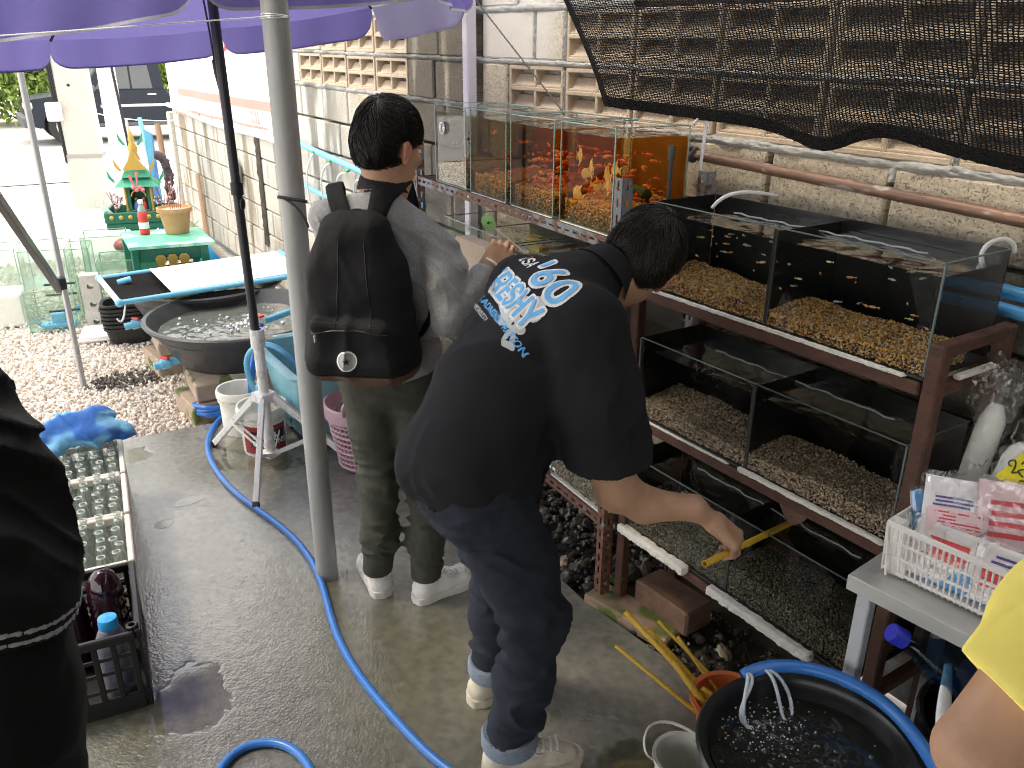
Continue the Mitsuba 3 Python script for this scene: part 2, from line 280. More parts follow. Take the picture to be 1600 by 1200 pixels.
for k in range(7):
    z1 = zt - k * .205; z0 = z1 - .19
    if k == 0: segs = [(-.3, .1, 's'), (.1, .505, 's'), (.505, .92, 's'), (.92, 1.335, 's'), (1.335, 1.75, 's'), (1.75, 2.16, 's')] + run(2.16, 6.5)
    else: segs = run(.1, 6.5, .2 * (k % 2) + .05)
    row(z0, z1, segs)
row(1.588, 1.772, [(y, y + .41, 'v') for y in (-.06, .35, .76, 1.17, 1.58, 1.99, 2.4, 2.81)] + [(3.22, 3.44, 's'), (3.52, 3.9, 's'), (3.9, 4.19, 's')] + [(y, y + .41, 'v') for y in (4.19, 4.6, 5.01, 5.42)] + [(5.83, 6.1, 's'), (6.1, 6.5, 's')])
row(1.794, 1.978, [(y, y + .41, 'v') for y in (-.06, .35, .76, 1.17, 1.58, 1.99, 2.4)] + [(2.81, 3.02, 's'), (3.02, 3.44, 's'), (3.52, 3.85, 's'), (3.85, 4.19, 's')] + [(y, y + .41, 'v') for y in (4.19, 4.6, 5.01, 5.42)] + [(5.83, 6.5, 's')])
row(2.0, 2.184, [(y, y + .41, 'v') for y in (.35, .76, 1.17, 1.58, 1.99)] + [(2.4, 2.81, 's'), (2.81, 3.15, 's'), (3.15, 3.44, 's'), (3.52, 3.9, 's'), (3.9, 4.3, 's'), (4.3, 4.7, 's'), (4.7, 5.1, 's'), (5.1, 5.5, 's'), (5.5, 6.5, 's')])
row(2.206, 2.4, run(.1, 6.5, .1))
part(WALL, 'mortar_core', box((WX + .092, 3.1, 1.2), (.05, 6.8, 2.5), bev=.01), 'm_mortar')
def squeeze(y0, y1, z, w, seed, W=None, prd=.012):
    ny = int((y1 - y0) / .006)
    def f(u, v):
        y = y0 + (y1 - y0) * v; a = (u - .5) * 2; q = np.stack([a * .06, y, z + 0 * y], -1); nz = meshkit.fbm(q * 42, 3, seed); n2 = meshkit.fbm(q * 12, 2, seed + 5)
        prof = np.sqrt(np.clip(1 - a * a, 0, 1)); x = WX + .02 - prof * (.014 + prd * 1.6 * n2 + .012 * (nz - .2)); zz = z + tilt(y) + a * (w * (.6 + .8 * n2)) + .006 * (nz - .5)
        return np.stack([x, y, zz], -1)
    part(W or WALL, 'mortar_bed', grid(9, ny, f), 'm_mortar', True)
squeeze(-.2, 6.4, 1.577, .017, 1); squeeze(-.2, 6.4, 1.783, .014, 2, prd=.009); squeeze(2.4, 6.4, 1.99, .02, 3)
for y, z0, z1, w in ((3.02, 1.8, 1.975, .011), (2.81, 1.8, 1.975, .009), (2.81, 2.0, 2.18, .01), (1.335, 1.53, 1.57, .02), (2.81, 1.6, 1.76, .008), (1.58, 1.6, 1.62, .012), (1.17, 1.59, 1.63, .013), (.76, 1.59, 1.62, .012)):
    part(WALL, 'mortar_joint', grid(9, 60, lambda u, v: (lambda a, z: np.stack([WX + .025 - np.sqrt(np.clip(1 - a * a, 0, 1)) * (.012 + .03 * meshkit.fbm(np.stack([a * .05 * np.ones_like(z), 0 * z + y, z], -1) * 40, 3)), y + a * w, z + tilt(y)], -1))((u - .5) * 2, z0 + (z1 - z0) * v)), 'm_mortar', True)
for k in range(6):
    z1 = 1.155 - k * .205; row(z1 - .195, z1, run(6.55, 9.95, .2 * (k % 2)), LOW)
part(LOW, 'mortar_core', box((WX + .09, 8.25, .55), (.04, 3.36, 1.25), bev=.01), 'm_mortar')
part(LOW, 'end_pilaster', box((WX + .03, 10.02, .56), (.14, .13, 1.28), bev=.01), 'm_block')
part(LOW, 'damp_column', grid(9, 90, lambda u, v: (lambda a, z: np.stack([WX - .004 - .012 * np.sqrt(np.clip(1 - a * a, 0, 1)) - .02 * np.clip(meshkit.fbm(np.stack([a * .1, z, z * 0], -1) * 30, 3) - .3, 0, 1), 6.95 + a * .055, z], -1))((u - .5) * 2, .3 + .92 * v)), 'm_soil', True)
mat('m_pvcwhite', (.74, .76, .78), .35); mat('m_pvcblue', (.08, .33, .62), .35); mat('m_pvccyan', (.17, .50, .72), .35)
part(LOW, 'white_pipe', tube(curve([(WX - .01, 10.1, 1.27), (WX - .015, 9.0, 1.235), (WX - .015, 8.1, 1.20), (WX - .015, 7.2, 1.205), (WX - .015, 6.4, 1.195)], 40), .024, 10), 'm_pvcwhite', True)
# white pilaster strip standing against the wall
mat('m_lav', (.62, .60, .66), .55)
solo('slim_post', 'slim pale lavender post standing upright against the stained blocks', 'post', box((WX - .045, 3.47, 1.25), (.05, .05, 2.5), bev=.006), 'm_lav')
# banner above the low wall
mat('m_banner', (.80, .78, .77), .45); mat('m_red', (.62, .05, .04), .45); mat('m_pinkred', (.72, .28, .24), .5)
B_ = thing('banner', 'white vinyl banner with faded red stripe hung above the low wall', 'banner')
part(B_, 'sheet', grid(60, 24, lambda u, v: np.stack([WX - .02 + .012 * np.sin(u * 21) + .01 * np.sin(u * 7 + v * 5), 6.35 + 3.6 * u, 1.235 + .02 * np.sin(u * 40) * (1 - v) + 1.25 * v], -1)), 'm_banner', True)
for (z0, z1, a, b) in ((1.40, 1.47, 6.5, 9.4), (1.255, 1.275, 6.6, 9.0)):
    part(B_, 'red_stripe', grid(60, 3, lambda u, v: (lambda y: np.stack([WX - .024 + .012 * np.sin((y - 6.35) / 3.6 * 21) + .01 * np.sin((y - 6.35) / 3.6 * 7 + .8), y, z0 + (z1 - z0) * v], -1))(a + (b - a) * u)), 'm_pinkred', True)
part(B_, 'red_edge', grid(3, 12, lambda u, v: np.stack([WX - .034 + 0 * u, 6.36 + .035 * u, 1.24 + 1.2 * v], -1)), 'm_pinkred')
tmx = tm(meshkit.text_mesh('10', .17, .003, True)); part(B_, 'red_numbers', mv(tmx, (WX - .037, 7.72, 1.83), np.array([[0, 0, -1], [-1, 0, 0], [0, 1, 0]], float)), 'm_red')
tmx = tm(meshkit.text_mesh('101', .09, .003, True)); part(B_, 'red_numbers', mv(tmx, (WX - .037, 6.95, 1.30), np.array([[0, 0, -1], [-1, 0, 0], [0, 1, 0]], float)), 'm_pinkred')
for i in range(16): part(B_, 'fringe', box((WX - .03, 9.7 - .07 * i + RG.uniform(-.01, .01), 1.24), (.006, .035, .05 + RG.uniform(0, .03)), bev=.001), 'm_vent')
# ---------------------------------------------------------------- racks and tanks
def _rust(p, n, uv):
    a = fbm(p.x * 30, p.y * 30, p.z * 30, 3); return mix((.045, .022, .017), (.125, .056, .036), a) * (.7 + .6 * fbm(p.x * 220, p.y * 220, p.z * 220, 2))
mat('m_rust', _rust, .72, bump=lambda p, n, uv: fbm(p.x * 160, p.y * 160, p.z * 160, 2), bs=.0012)
def _rustgrey(p, n, uv):
    a = fbm(p.x * 22, p.y * 22, p.z * 22, 4) + .25 * smoothstep(2.25, 2.6, p.y) * (1 - smoothstep(3.0, 3.2, p.y)) + .3 * (1 - smoothstep(.3, 1.1, p.z)); return mix((.20, .215, .24), mix((.09, .045, .032), (.2, .09, .05), noise(p.x * 90, p.y * 90, p.z * 90)), smoothstep(.5, .62, a))
mat('m_rustgrey', _rustgrey, .6, bump=lambda p, n, uv: fbm(p.x * 160, p.y * 160, p.z * 160, 2), bs=.0008)
mat('m_pipe', lambda p, n, uv: mix(mix((.10, .065, .05), (.30, .17, .11), fbm(p.x * 60, p.y * 9, p.z * 60, 3)), (.42, .36, .31), smoothstep(.58, .7, fbm(p.x * 30, p.y * 14, p.z * 30 + 5, 3))), .45, metal=.25, bump=lambda p, n, uv: fbm(p.x * 120, p.y * 60, p.z * 120, 3), bs=.0015)
mat('m_foam', lambda p, n, uv: mix((.62, .60, .53), (.80, .79, .74), fbm(p.x * 150, p.y * 150, p.z * 150, 2)), .9, bump=lambda p, n, uv: noise(p.x * 260, p.y * 260, p.z * 260), bs=.002)
scene['m_glass'] = {'type': 'thindielectric', 'int_ior': 1.14}
scene['m_glasslow'] = {'type': 'thindielectric', 'int_ior': 1.2, 'specular_reflectance': C(.15)}
scene['m_tankwater'] = {'type': 'thindielectric', 'int_ior': 1.33, 'specular_transmittance': C(.88, .71, .44), 'specular_reflectance': C(.06)}
scene['m_clearwater'] = {'type': 'thindielectric', 'int_ior': 1.33, 'specular_transmittance': C(.62, .63, .55)}
mat('m_glassedgedim', (.10, .14, .135), .15, specular=.7); mat('m_glassedge', (.22, .33, .30), .12, specular=.8); mat('m_tankblack', (.006, .007, .007), .25)
mat('m_silicone', (.02, .022, .022), .4); mat('m_clearpipe', (.32, .34, .35), .15)
def gbox(x0, x1, y0, y1, z0, z1, faces='fblrt'):  # single sheets of a box: front(-x) back(+x) left(+y) right(-y) top bottom(d)
    o = {}
    for k, q in dict(f=[(x0, y0, z0), (x0, y0, z1), (x0, y1, z1), (x0, y1, z0)], b=[(x1, y0, z0), (x1, y1, z0), (x1, y1, z1), (x1, y0, z1)], l=[(x0, y1, z0), (x0, y1, z1), (x1, y1, z1), (x1, y1, z0)],
        r=[(x0, y0, z0), (x1, y0, z0), (x1, y0, z1), (x0, y0, z1)], t=[(x0, y0, z1), (x1, y0, z1), (x1, y1, z1), (x0, y1, z1)], d=[(x0, y0, z0), (x0, y1, z0), (x1, y1, z0), (x1, y0, z0)]).items():
        if k in faces: o[k] = (np.array(q, float), np.array([[0, 1, 2, 3]]))
    return o
def ripple(x0, x1, y0, y1, z, amp=.0012, f=22, seed=0, step=.008):
    return grid(max(int((x1 - x0) / step), 4), max(int((y1 - y0) / step), 4), lambda u, v: (lambda X, Y: np.stack([X, Y, z + amp * 2 * (meshkit.fbm(np.stack([X * f, Y * f, 0 * X + seed], -1), 3, seed) - .45)], -1))(x0 + (x1 - x0) * u, y0 + (y1 - y0) * v))
def heap(name, lab, x0, x1, y0, y1, z, hf, size, cols, seed, w=None, grp=None, T=None, mat_='m_vcwet'):
    rg = np.random.default_rng(seed); sp = size * 1.15; P = []
    X, Y = np.meshgrid(np.arange(x0 + size, x1 - size, sp), np.arange(y0 + size, y1 - size, sp), indexing='ij'); Hh = hf(X, Y)
    P.append(np.stack([X, Y, z + Hh], -1).reshape(-1, 3))
    Yf, Zf = np.meshgrid(np.arange(y0 + size, y1 - size, sp), np.arange(0, .2, sp), indexing='ij'); m = Zf < hf(x0 + 0 * Yf, Yf); P.append(np.stack([x0 + size * .9 + 0 * Yf, Yf, z + size * .6 + Zf], -1)[m])
    Xs, Zs = np.meshgrid(np.arange(x0 + size, x1 - size, sp), np.arange(0, .2, sp), indexing='ij'); m = Zs < hf(Xs, y0 + 0 * Xs); P.append(np.stack([Xs, y0 + size * .9 + 0 * Xs, z + size * .6 + Zs], -1)[m])
    P = np.vstack(P); P = P + rg.normal(0, size * .3, P.shape); P[:, 0] = np.clip(P[:, 0], x0 + size * .85, x1 - size * .8); P[:, 1] = np.clip(P[:, 1], y0 + size * .85, y1 - size * .85); n = len(P)
    c = palette(n, cols(P, rg) if callable(cols) and False else cols, rg, .25, w) if not callable(cols) else cols(P, rg)
    m, c = pebbles(P, rg.uniform(.55, .95, n) * size, .75, seed, c)
    if T is not None: m = T(m)
    k = thing(name, lab, 'gravel', grp); labels[k]['kind'] = 'stuff'; scene[k] = mikit.ply(m, mat_, color=c)
    return k
# rack of rusty square tube
RB = thing('rusty_tube_rack', 'rusty square tube rack carrying three long black fish tanks', 'rack')
FX, BX, Y0, Y1 = 1.69, 1.965, .905, 1.862; t = .036
for x, y, z0 in ((FX + .006, Y0 - .004, .03), (FX + .006, Y1 + .005, .03), (BX, Y0, -.03), (BX, Y1, -.03)): part(RB, 'post', box((x, y, (1.268 + z0) / 2), (t, t, 1.268 - z0), bev=.004), 'm_rust')
for z in (1.158, .732, .305):
    part(RB, 'front_rail', box((FX + .004, (Y0 + Y1) / 2, z), (t - .004, Y1 - Y0 - t - .004, t - .004), bev=.004), 'm_rust')
    part(RB, 'back_rail', box((BX, (Y0 + Y1) / 2, z), (t - .004, Y1 - Y0 - t - .004, t - .004), bev=.004), 'm_rust')
    for y in (Y0, Y1): part(RB, 'side_rail', box(((FX + BX) / 2, y, z - .001), (BX - FX - t - .002, t - .006, t - .006), bev=.004), 'm_rust')
for y in (Y0, Y1): part(RB, 'top_rail', box(((FX + BX) / 2, y, 1.252), (BX - FX - t - .002, t - .005, t - .005), bev=.004), 'm_rust')
def longtank(nm, lab, x0, x1, y0, y1, z0, z1, yd, wl, seed):
    k = thing(nm, lab, 'fish tank'); e = .005
    gb = gbox(x0, x1, y0, y1, z0, z1, 'fr'); part(k, 'front_glass', gb['f'], 'm_glass'); part(k, 'end_glass', gb['r'], 'm_glass')
    part(k, 'back_panel', box((x1 + .002, (y0 + y1) / 2, (z0 + z1) / 2), (.004, y1 - y0 - .004, z1 - z0), bev=.001), 'm_tankblack')
    part(k, 'end_panel', box(((x0 + x1) / 2 + .004, y1 - .001, (z0 + z1) / 2), (x1 - x0 - .012, .004, z1 - z0), bev=.001), 'm_tankblack')
    part(k, 'base', box(((x0 + x1) / 2, (y0 + y1) / 2, z0 - .003), (x1 - x0 + .006, y1 - y0 + .006, .006), bev=.002), 'm_silicone')
    part(k, 'divider', box(((x0 + x1) / 2 + .004, yd, (z0 + z1) / 2 - .004), (x1 - x0 - .012, .005, z1 - z0 - .012), bev=.001), 'm_tankblack')
    E_ = [box((x0 + .001, (y0 + y1) / 2, z1), (.005, y1 - y0, .003), bev=.0008), box(((x0 + x1) / 2, y0, z1 + .0005), (x1 - x0 - .006, .005, .003), bev=.0008)]
    for y in (y0, y1): E_.append(box((x0 + .001, y, (z0 + z1) / 2), (.005, .005, z1 - z0 - .004), bev=.001))
    part(k, 'glass_edge', J(E_), 'm_glassedgedim'); part(k, 'joint', box((x0 + .004, yd, (z0 + z1) / 2), (.006, .012, z1 - z0 - .01), bev=.002), 'm_silicone')
    part(k, 'water', ripple(x0 + .002, x1 - .003, y0 + .002, y1 - .004, wl, .0016, 26, seed), 'm_clearwater', True)
    part(k, 'air_tube', tube([(x0 + .17 + .004 * math.sin(q * 1.3), y1 - .16 - (y1 - y0 - .3) * q / 24, wl + .004 + .002 * math.sin(q * 2.1)) for q in range(25)], .0026, 6), 'm_clearpipe', True)
    return k
T1 = longtank('long_tank', 'top long black tank with orange brown gravel and many small fish', 1.688, 1.945, .925, 1.826, 1.184, 1.441, 1.373, 1.411, 1)
T2 = longtank('long_tank', 'middle long black tank with pale tan gravel on the rusty rack', 1.688, 1.945, .928, 1.838, .758, 1.017, 1.379, .985, 2)
T3 = longtank('long_tank', 'lowest long black tank with dark greenish gravel above the white foam strips', 1.688, 1.945, .946, 1.866, .333, .601, 1.398, .562, 3)
def hf1(X, Y): return .022 + .06 * (X - 1.69) + .03 * meshkit.fbm(np.stack([X * 9, Y * 9, 0 * X], -1), 2, 1) + .02 * np.clip(Y - 1.4, 0, 1)
heap('aquarium_gravel', 'orange brown gravel bed of the top long tank', 1.692, 1.868, .93, 1.82, 1.186, hf1, .0043, [(.42, .20, .04), (.46, .27, .08), (.30, .16, .05), (.42, .34, .20), (.10, .06, .03)], 21)
heap('aquarium_gravel', 'pale tan gravel bed of the middle long tank', 1.692, 1.872, .935, 1.83, .76, lambda X, Y: .034 + .08 * (X - 1.69) + .03 * meshkit.fbm(np.stack([X * 9, Y * 9, 0 * X], -1), 2, 2), .0046, [(.36, .28, .18), (.26, .205, .135), (.46, .385, .28), (.15, .115, .08)], 22)
heap('aquarium_gravel', 'dark greenish gravel bed of the lowest long tank', 1.692, 1.875, .952, 1.86, .335, lambda X, Y: .055 + .07 * (X - 1.69) + .05 * meshkit.fbm(np.stack([X * 8, Y * 8, 0 * X], -1), 2, 3), .0047, [(.075, .08, .045), (.11, .10, .06), (.17, .15, .105), (.04, .045, .028)], 23)
def foam(y0, y1, x, z, w, h, lab, seed, slope=0.):
    n = int((y1 - y0) / .004)
    def f(u, v):
        a = u * 2 * np.pi; q = np.stack([np.cos(a) * .02, y0 + (y1 - y0) * v, np.sin(a) * .02], -1); r = 1 + .35 * (meshkit.noise(q * 170, seed) - .5) + .3 * (meshkit.noise(q * 55, seed + 1) - .5); e = np.clip(np.minimum(v, 1 - v) * n / 2.0, 0, 1)
        c, s = np.cos(a), np.sin(a); m = np.maximum(abs(c), abs(s)); return np.stack([x + w / 2 * c / m * r * e, y0 + (y1 - y0) * v, z + slope * v + h / 2 * s / m * r * e], -1)
    solo('foam_strip', lab, 'foam', grid(17, n, f), 'm_foam', True)
foam(.96, 1.83, 1.684, 1.1788, .012, .009, 'thin white foam strip padding under the top long tank', 1)
foam(.93, 1.40, 1.684, .754, .014, .011, 'thin white foam strip under the right half of the middle long tank', 2)
foam(1.43, 1.83, 1.684, .7515, .009, .006, 'thin white foam strip under the left half of the middle long tank', 9)
foam(1.54, 1.873, 1.676, .321, .03, .026, 'crumbly white foam slab under the left end of the lowest long tank', 3)
foam(1.06, 1.452, 1.676, .319, .028, .026, 'long white foam slab under the right half of the lowest tank', 4)
solo('foam_strip', 'short white foam wedge on the end rail of the rusty rack', 'foam', box((1.84, .892, 1.1805), (.15, .018, .011), bev=.003), 'm_foam')
# slotted angle rack, turned slightly from the wall
AO = np.array([1.64, 1.955, 0]); AA = math.radians(4.3); AR = rotm((0, 0, 1), -AA)   # local: x depth, y along
def A_(m): return mv(m, AO, AR)
def angle_plate(L, w, z, x0, y0, vertical=False, x_off=0):
    holes = []; n = int(L / .05); L2 = L
    body = sg.box(0, 0, L2, w)
    for i in range(n): body = body.difference(sg.box(.015 + i * .05, w / 2 - .004, .04 + i * .05, w / 2 + .004).buffer(.001))
    return prism(body, .0025)
RA = thing('slotted_angle_rack', 'slotted steel angle rack, half rusty, under the row of amber tanks', 'rack')
Ry = np.array([[0, 0, -1], [1, 0, 0], [0, 1, 0]], float)     # plate: length->y, width->z, thickness->-x
Rv = np.array([[0, 0, -1], [0, -1, 0], [1, 0, 0]], float)    # plate: length->z, width->-y
for z in (1.277, .80, .30):
    part(RA, 'front_beam', A_(mv(angle_plate(1.56, .036, 0, 0, 0), (.002, -.03, z), Ry)), 'm_rustgrey'); part(RA, 'front_beam', A_(box((.018, .75, z + .037), (.036, 1.56, .0025), bev=.001)), 'm_rust')
    part(RA, 'back_beam', A_(box((.31, .75, z + .018), (.003, 1.56, .036), bev=.001)), 'm_rust')
    for y in (-.028, 1.53): part(RA, 'end_beam', A_(box((.156, y, z + .018), (.30, .003, .034), bev=.001)), 'm_rust')
for y, s in ((-.035, 1), (1.54, 1)):
    for x, zt_ in ((-.0025, 1.50), (.318, 1.50)):
        part(RA, 'post', A_(mv(angle_plate(zt_, .038, 0, 0, 0), (x, y + .019, 0), Rv)), 'm_rustgrey')
        part(RA, 'post', A_(mv(angle_plate(zt_, .036, 0, 0, 0), (x + .001, y - .0195, 0), np.array([[0, 1, 0], [0, 0, 1], [1, 0, 0]], float))), 'm_rustgrey')
part(RA, 'shelf_board', A_(box((.16, .75, 1.3105), (.26, 1.5, .004), bev=.001)), 'm_rust')
mat('m_amberback', lambda p, n, uv: mix((.30, .18, .065), (.46, .29, .11), fbm(p.y * 14, p.z * 9, 0, 3)), .7); mat('m_greyback', lambda p, n, uv: mix((.10, .10, .09), (.30, .29, .26), fbm(p.y * 14, p.z * 6, 0, 3)), .7)
AG = 'amber tanks in a row on the slotted rack'
spans = [(.005, .305), (.35, .648), (.684, .98), (1.025, 1.32)]
tl = ['rightmost tall amber tank with pale angelfish and orange fish', 'second tall amber tank from the right, crowded with orange red fish', 'third tall amber tank from the right, with only a few orange fish', 'farthest tall tank of the upper row behind the backpack wearer']
ATK = []
for i, (s0, s1) in enumerate(spans):
    k = thing('tall_tank', tl[i], 'fish tank'); ATK.append(k); x0, x1, z0, z1 = .006, .285, 1.318, 1.636; wl = z1 - .03
    for f_, m in gbox(x0, x1, s0, s1, z0, z1, 'fblr').items(): part(k, {'f': 'front_glass', 'b': 'back_glass', 'l': 'side_glass', 'r': 'side_glass'}[f_], A_(m), 'm_glasslow')
    w_ = 'm_tankwater' if i < 3 else 'm_clearwater'; gb = gbox(x0 + .004, x1 - .004, s0 + .004, s1 - .004, z0 + .004, wl, 'fblr')
    part(k, 'water', A_(J(list(gb.values()))), w_); part(k, 'water_surface', A_(ripple(x0 + .005, x1 - .005, s0 + .005, s1 - .005, wl + .001, .002, 34, i + 20)), 'm_clearwater', True)
    part(k, 'back_panel', A_(box((x1 + .004, (s0 + s1) / 2, (z0 + wl) / 2), (.003, s1 - s0 - .008, wl - z0 - .01), bev=.0008)), 'm_amberback' if i < 3 else 'm_greyback')
    part(k, 'base', A_(box(((x0 + x1) / 2, (s0 + s1) / 2, z0 - .002), (x1 - x0, s1 - s0, .005), bev=.001)), 'm_glassedge')
    for x in (x0, x1):
        for y in (s0, s1): part(k, 'glass_edge', A_(box((x, y, (z0 + z1) / 2), (.0045, .0045, z1 - z0), bev=.001)), 'm_glassedge')
    for y in (s0, s1): part(k, 'rim', A_(box(((x0 + x1) / 2, y, z1 + .001), (x1 - x0 - .006, .004, .003), bev=.0008)), 'm_glassedge')
    for x in (x0, x1): part(k, 'rim', A_(box((x, (s0 + s1) / 2, z1 + .0005), (.004, s1 - s0, .003), bev=.0008)), 'm_glassedge')
    for x in (x0 + .03, x1 - .03):
        for sgn, y in ((1, s0), (-1, s1)): part(k, 'brace', A_(mv((np.array([(-.03, 0, 0), (.03, 0, 0), (.03, .035, 0), (-.03, .035, 0)]) * (1, sgn, 1), np.array([[0, 1, 2, 3]])), (x, y, z1 - .002))), 'm_glass'); part(k, 'brace_edge', A_(box((x, y + sgn * .036, z1 - .002), (.06, .003, .004), bev=.0008)), 'm_glassedge')
    part(k, 'cover_glass', A_(mv((np.array([(0, 0, 0), (.12, 0, 0), (.12, .16, 0), (0, .16, 0)], float), np.array([[0, 1, 2, 3]])), (x0 + .05, s0 + .06, z1 + .004), rz(12 + 7 * i))), 'm_glass')
    def colA(P, rg, i=i):
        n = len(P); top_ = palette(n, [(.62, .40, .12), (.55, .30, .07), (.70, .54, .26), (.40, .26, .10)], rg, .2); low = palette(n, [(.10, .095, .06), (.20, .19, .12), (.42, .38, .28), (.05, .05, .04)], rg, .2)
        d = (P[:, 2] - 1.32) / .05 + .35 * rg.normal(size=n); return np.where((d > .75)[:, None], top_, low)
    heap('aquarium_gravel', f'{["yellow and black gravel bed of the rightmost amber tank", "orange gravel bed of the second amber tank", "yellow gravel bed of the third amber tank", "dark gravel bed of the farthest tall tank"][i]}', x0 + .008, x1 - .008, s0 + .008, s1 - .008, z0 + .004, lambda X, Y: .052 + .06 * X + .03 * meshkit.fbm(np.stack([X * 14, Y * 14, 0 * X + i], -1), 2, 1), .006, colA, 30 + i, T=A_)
    part(RA, 'wood_strip', A_(box((.018, (s0 + s1) / 2, 1.3165 - .0015), (.03, s1 - s0 - .01, .005), bev=.0015)), 'm_foam') if i < 3 else None
# fish
mat('m_fishred', (.62, .10, .03), .35); mat('m_fishorange', (.72, .22, .05), .35); mat('m_angel', lambda p, n, uv: mix((.62, .46, .20), (.80, .68, .42), noise(p.x * 90, p.y * 90, p.z * 40)), .4); mat('m_fishgrey', (.26, .27, .25), .3); mat('m_fishgreen', (.24, .30, .10), .3); mat('m_fishtail', (.42, .18, .07), .4)
def fishmesh(L, H, W, fin=1.0, tail=1.0):
    x = np.array([-.5, -.46, -.35, -.15, .1, .3, .42]); r = np.array([.02, .35, .75, 1, .8, .42, .25])
    b = lathe(np.stack([r, x], 1), 8, s=(1, 1, 1)); v = b[0][:, [2, 0, 1]] * (L, W / 2, H / 2); 
    T_ = (np.array([(.38, 0, .1), (.38, 0, -.1), (.72, .02, .42 * tail), (.6, 0, 0), (.72, .02, -.42 * tail), (-.15, 0, .4), (.15, 0, .4), (.22, 0, .4 + .35 * fin), (-.15, 0, -.4), (.15, 0, -.4), (.22, 0, -.4 - .35 * fin)]) * (L, L, H), np.array([[0, 2, 3], [0, 3, 1], [1, 3, 4], [5, 6, 7], [8, 10, 9]]))
    return J([(v, b[1]), T_])
FM = {'s': fishmesh(.032, .011, .007), 'g': fishmesh(.019, .0058, .004, .5, 1.1), 'a': fishmesh(.045, .045, .007, 1.0, .8)}
FP = {}
def fish(name, lab, cat, kind, m, pos, group, yaw=None, pitch=0.):
    k = thing(name, lab, cat, group)
    if (kind, m) not in FP: FP[kind, m] = mikit.ply(FM[kind], m, kind != 'a' and 40)
    T = mi.ScalarTransform4f().translate(list(map(float, pos))).rotate([0, 0, 1], float(yaw if yaw is not None else RG.uniform(0, 360))).rotate([0, 1, 0], float(pitch)).scale(float(RG.uniform(.8, 1.2)))
    scene[k] = {**FP[kind, m], 'to_world': T}
def Apt(x, s, z): return AO * (1, 1, 0) + AR @ np.array([x, s, z])
for i, n in ((0, 85), (1, 120), (2, 22)):
    s0, s1 = spans[i]
    for j in range(n):
        z = 1.40 + .16 * RG.random() ** 1.9 + .0; x = RG.uniform(.03, .255); s = RG.uniform(s0 + .03, s1 - .03)
        fish('orange_fish', ['small orange fish swimming in the rightmost amber tank', 'small orange red fish crowding the second amber tank', 'small orange fish in the thinly stocked third amber tank'][i], 'fish', 's', 'm_fishred' if RG.random() < .6 else 'm_fishorange', Apt(x, s, z), ['orange fish in the rightmost amber tank', 'orange fish in the second amber tank', 'orange fish in the third amber tank'][i], RG.choice([90, 270]) + RG.normal(0, 35), RG.normal(0, 10))
for j, (x, s, z) in enumerate([(.05, .19, 1.50), (.06, .235, 1.475), (.08, .20, 1.44), (.04, .25, 1.41), (.07, .12, 1.45), (.05, .10, 1.49), (.06, .275, 1.53), (.09, .16, 1.42), (.05, .06, 1.51)]):
    fish('angelfish', 'pale yellow angelfish with tall fins in the rightmost amber tank', 'fish', 'a', 'm_angel', Apt(x, s, z), 'angelfish in the rightmost amber tank', RG.choice([80, 260]) + RG.normal(0, 20), RG.normal(0, 12))
for j in range(5): fish('dark_fish', 'small dark fish in the farthest tall tank', 'fish', 's', 'm_black', Apt(RG.uniform(.03, .2), RG.uniform(1.05, 1.29), RG.uniform(1.42, 1.55)), 'dark fish in the farthest tall tank')
fish('orange_fish', 'single orange red fish low in the farthest tall tank', 'fish', 'a', 'm_fishred', Apt(.05, 1.12, 1.40), None, 85)
for j in range(46):
    m = RG.choice(['m_fishgrey', 'm_fishtail', 'm_fishgreen', 'm_angel'], p=[.35, .35, .15, .15]); y = RG.uniform(.96, 1.80)
    nm = {'m_fishgrey': 'silver grey', 'm_fishtail': 'orange', 'm_fishgreen': 'yellow green', 'm_angel': 'pale yellow'}[m]
    fish('guppy', f'tiny {nm} guppy in the top long black tank', 'fish', 'g', m, (RG.uniform(1.70, 1.76), y, RG.uniform(1.29, 1.40) if y > 1.4 else RG.uniform(1.27, 1.40)), f'{nm} guppies in the top long tank', RG.choice([90, 270]) + RG.normal(0, 40))
for j in range(5): fish('guppy', 'tiny silver fish in the lowest long black tank', 'fish', 'g', 'm_fishgrey', (RG.uniform(1.72, 1.85), RG.uniform(1.5, 1.8), RG.uniform(.48, .55)), 'silver fish in the lowest long tank')
# things inside / on the amber tanks
mat('m_moss', (.035, .06, .02), .7); mat('m_bluebag', (.12, .22, .55), .35)
for s, z, l in ((.15, 1.425, .2), (.17, 1.40, .22)): solo('mossy_tube', ['mossy green tube ornament lying in the rightmost amber tank', 'lower mossy green tube resting on the amber tank gravel'][z < 1.41], 'ornament', A_(tube(curve([(.17, s - l / 2, z), (.18, s, z + .006), (.17, s + l / 2, z - .004)], 16), .017, 12)), 'm_moss', True)
solo('filter_stick', 'dark blue sponge filter standing in the corner of the rightmost amber tank', 'filter', A_(J([lathe([(0, 0), (.011, 0), (.012, .045), (0, .045)], 12, (.24, .03, 1.53)), rod((.24, .03, 1.40), (.24, .03, 1.53), .007, 8)])), 'm_bluebag', 40)
mat('m_paperred', (.75, .16, .10), .6); mat('m_silver', (.75, .75, .76), .25, .9)
solo('suction_disc', 'round clear and silver disc stuck on the farthest tall tank', 'disc', A_(J([torus((.0, 1.235, 1.545), .022, .004, M=frame((1, 0, 0))), torus((-.002, 1.235, 1.545), .011, .003, M=frame((1, 0, 0)))])), 'm_silver', True)
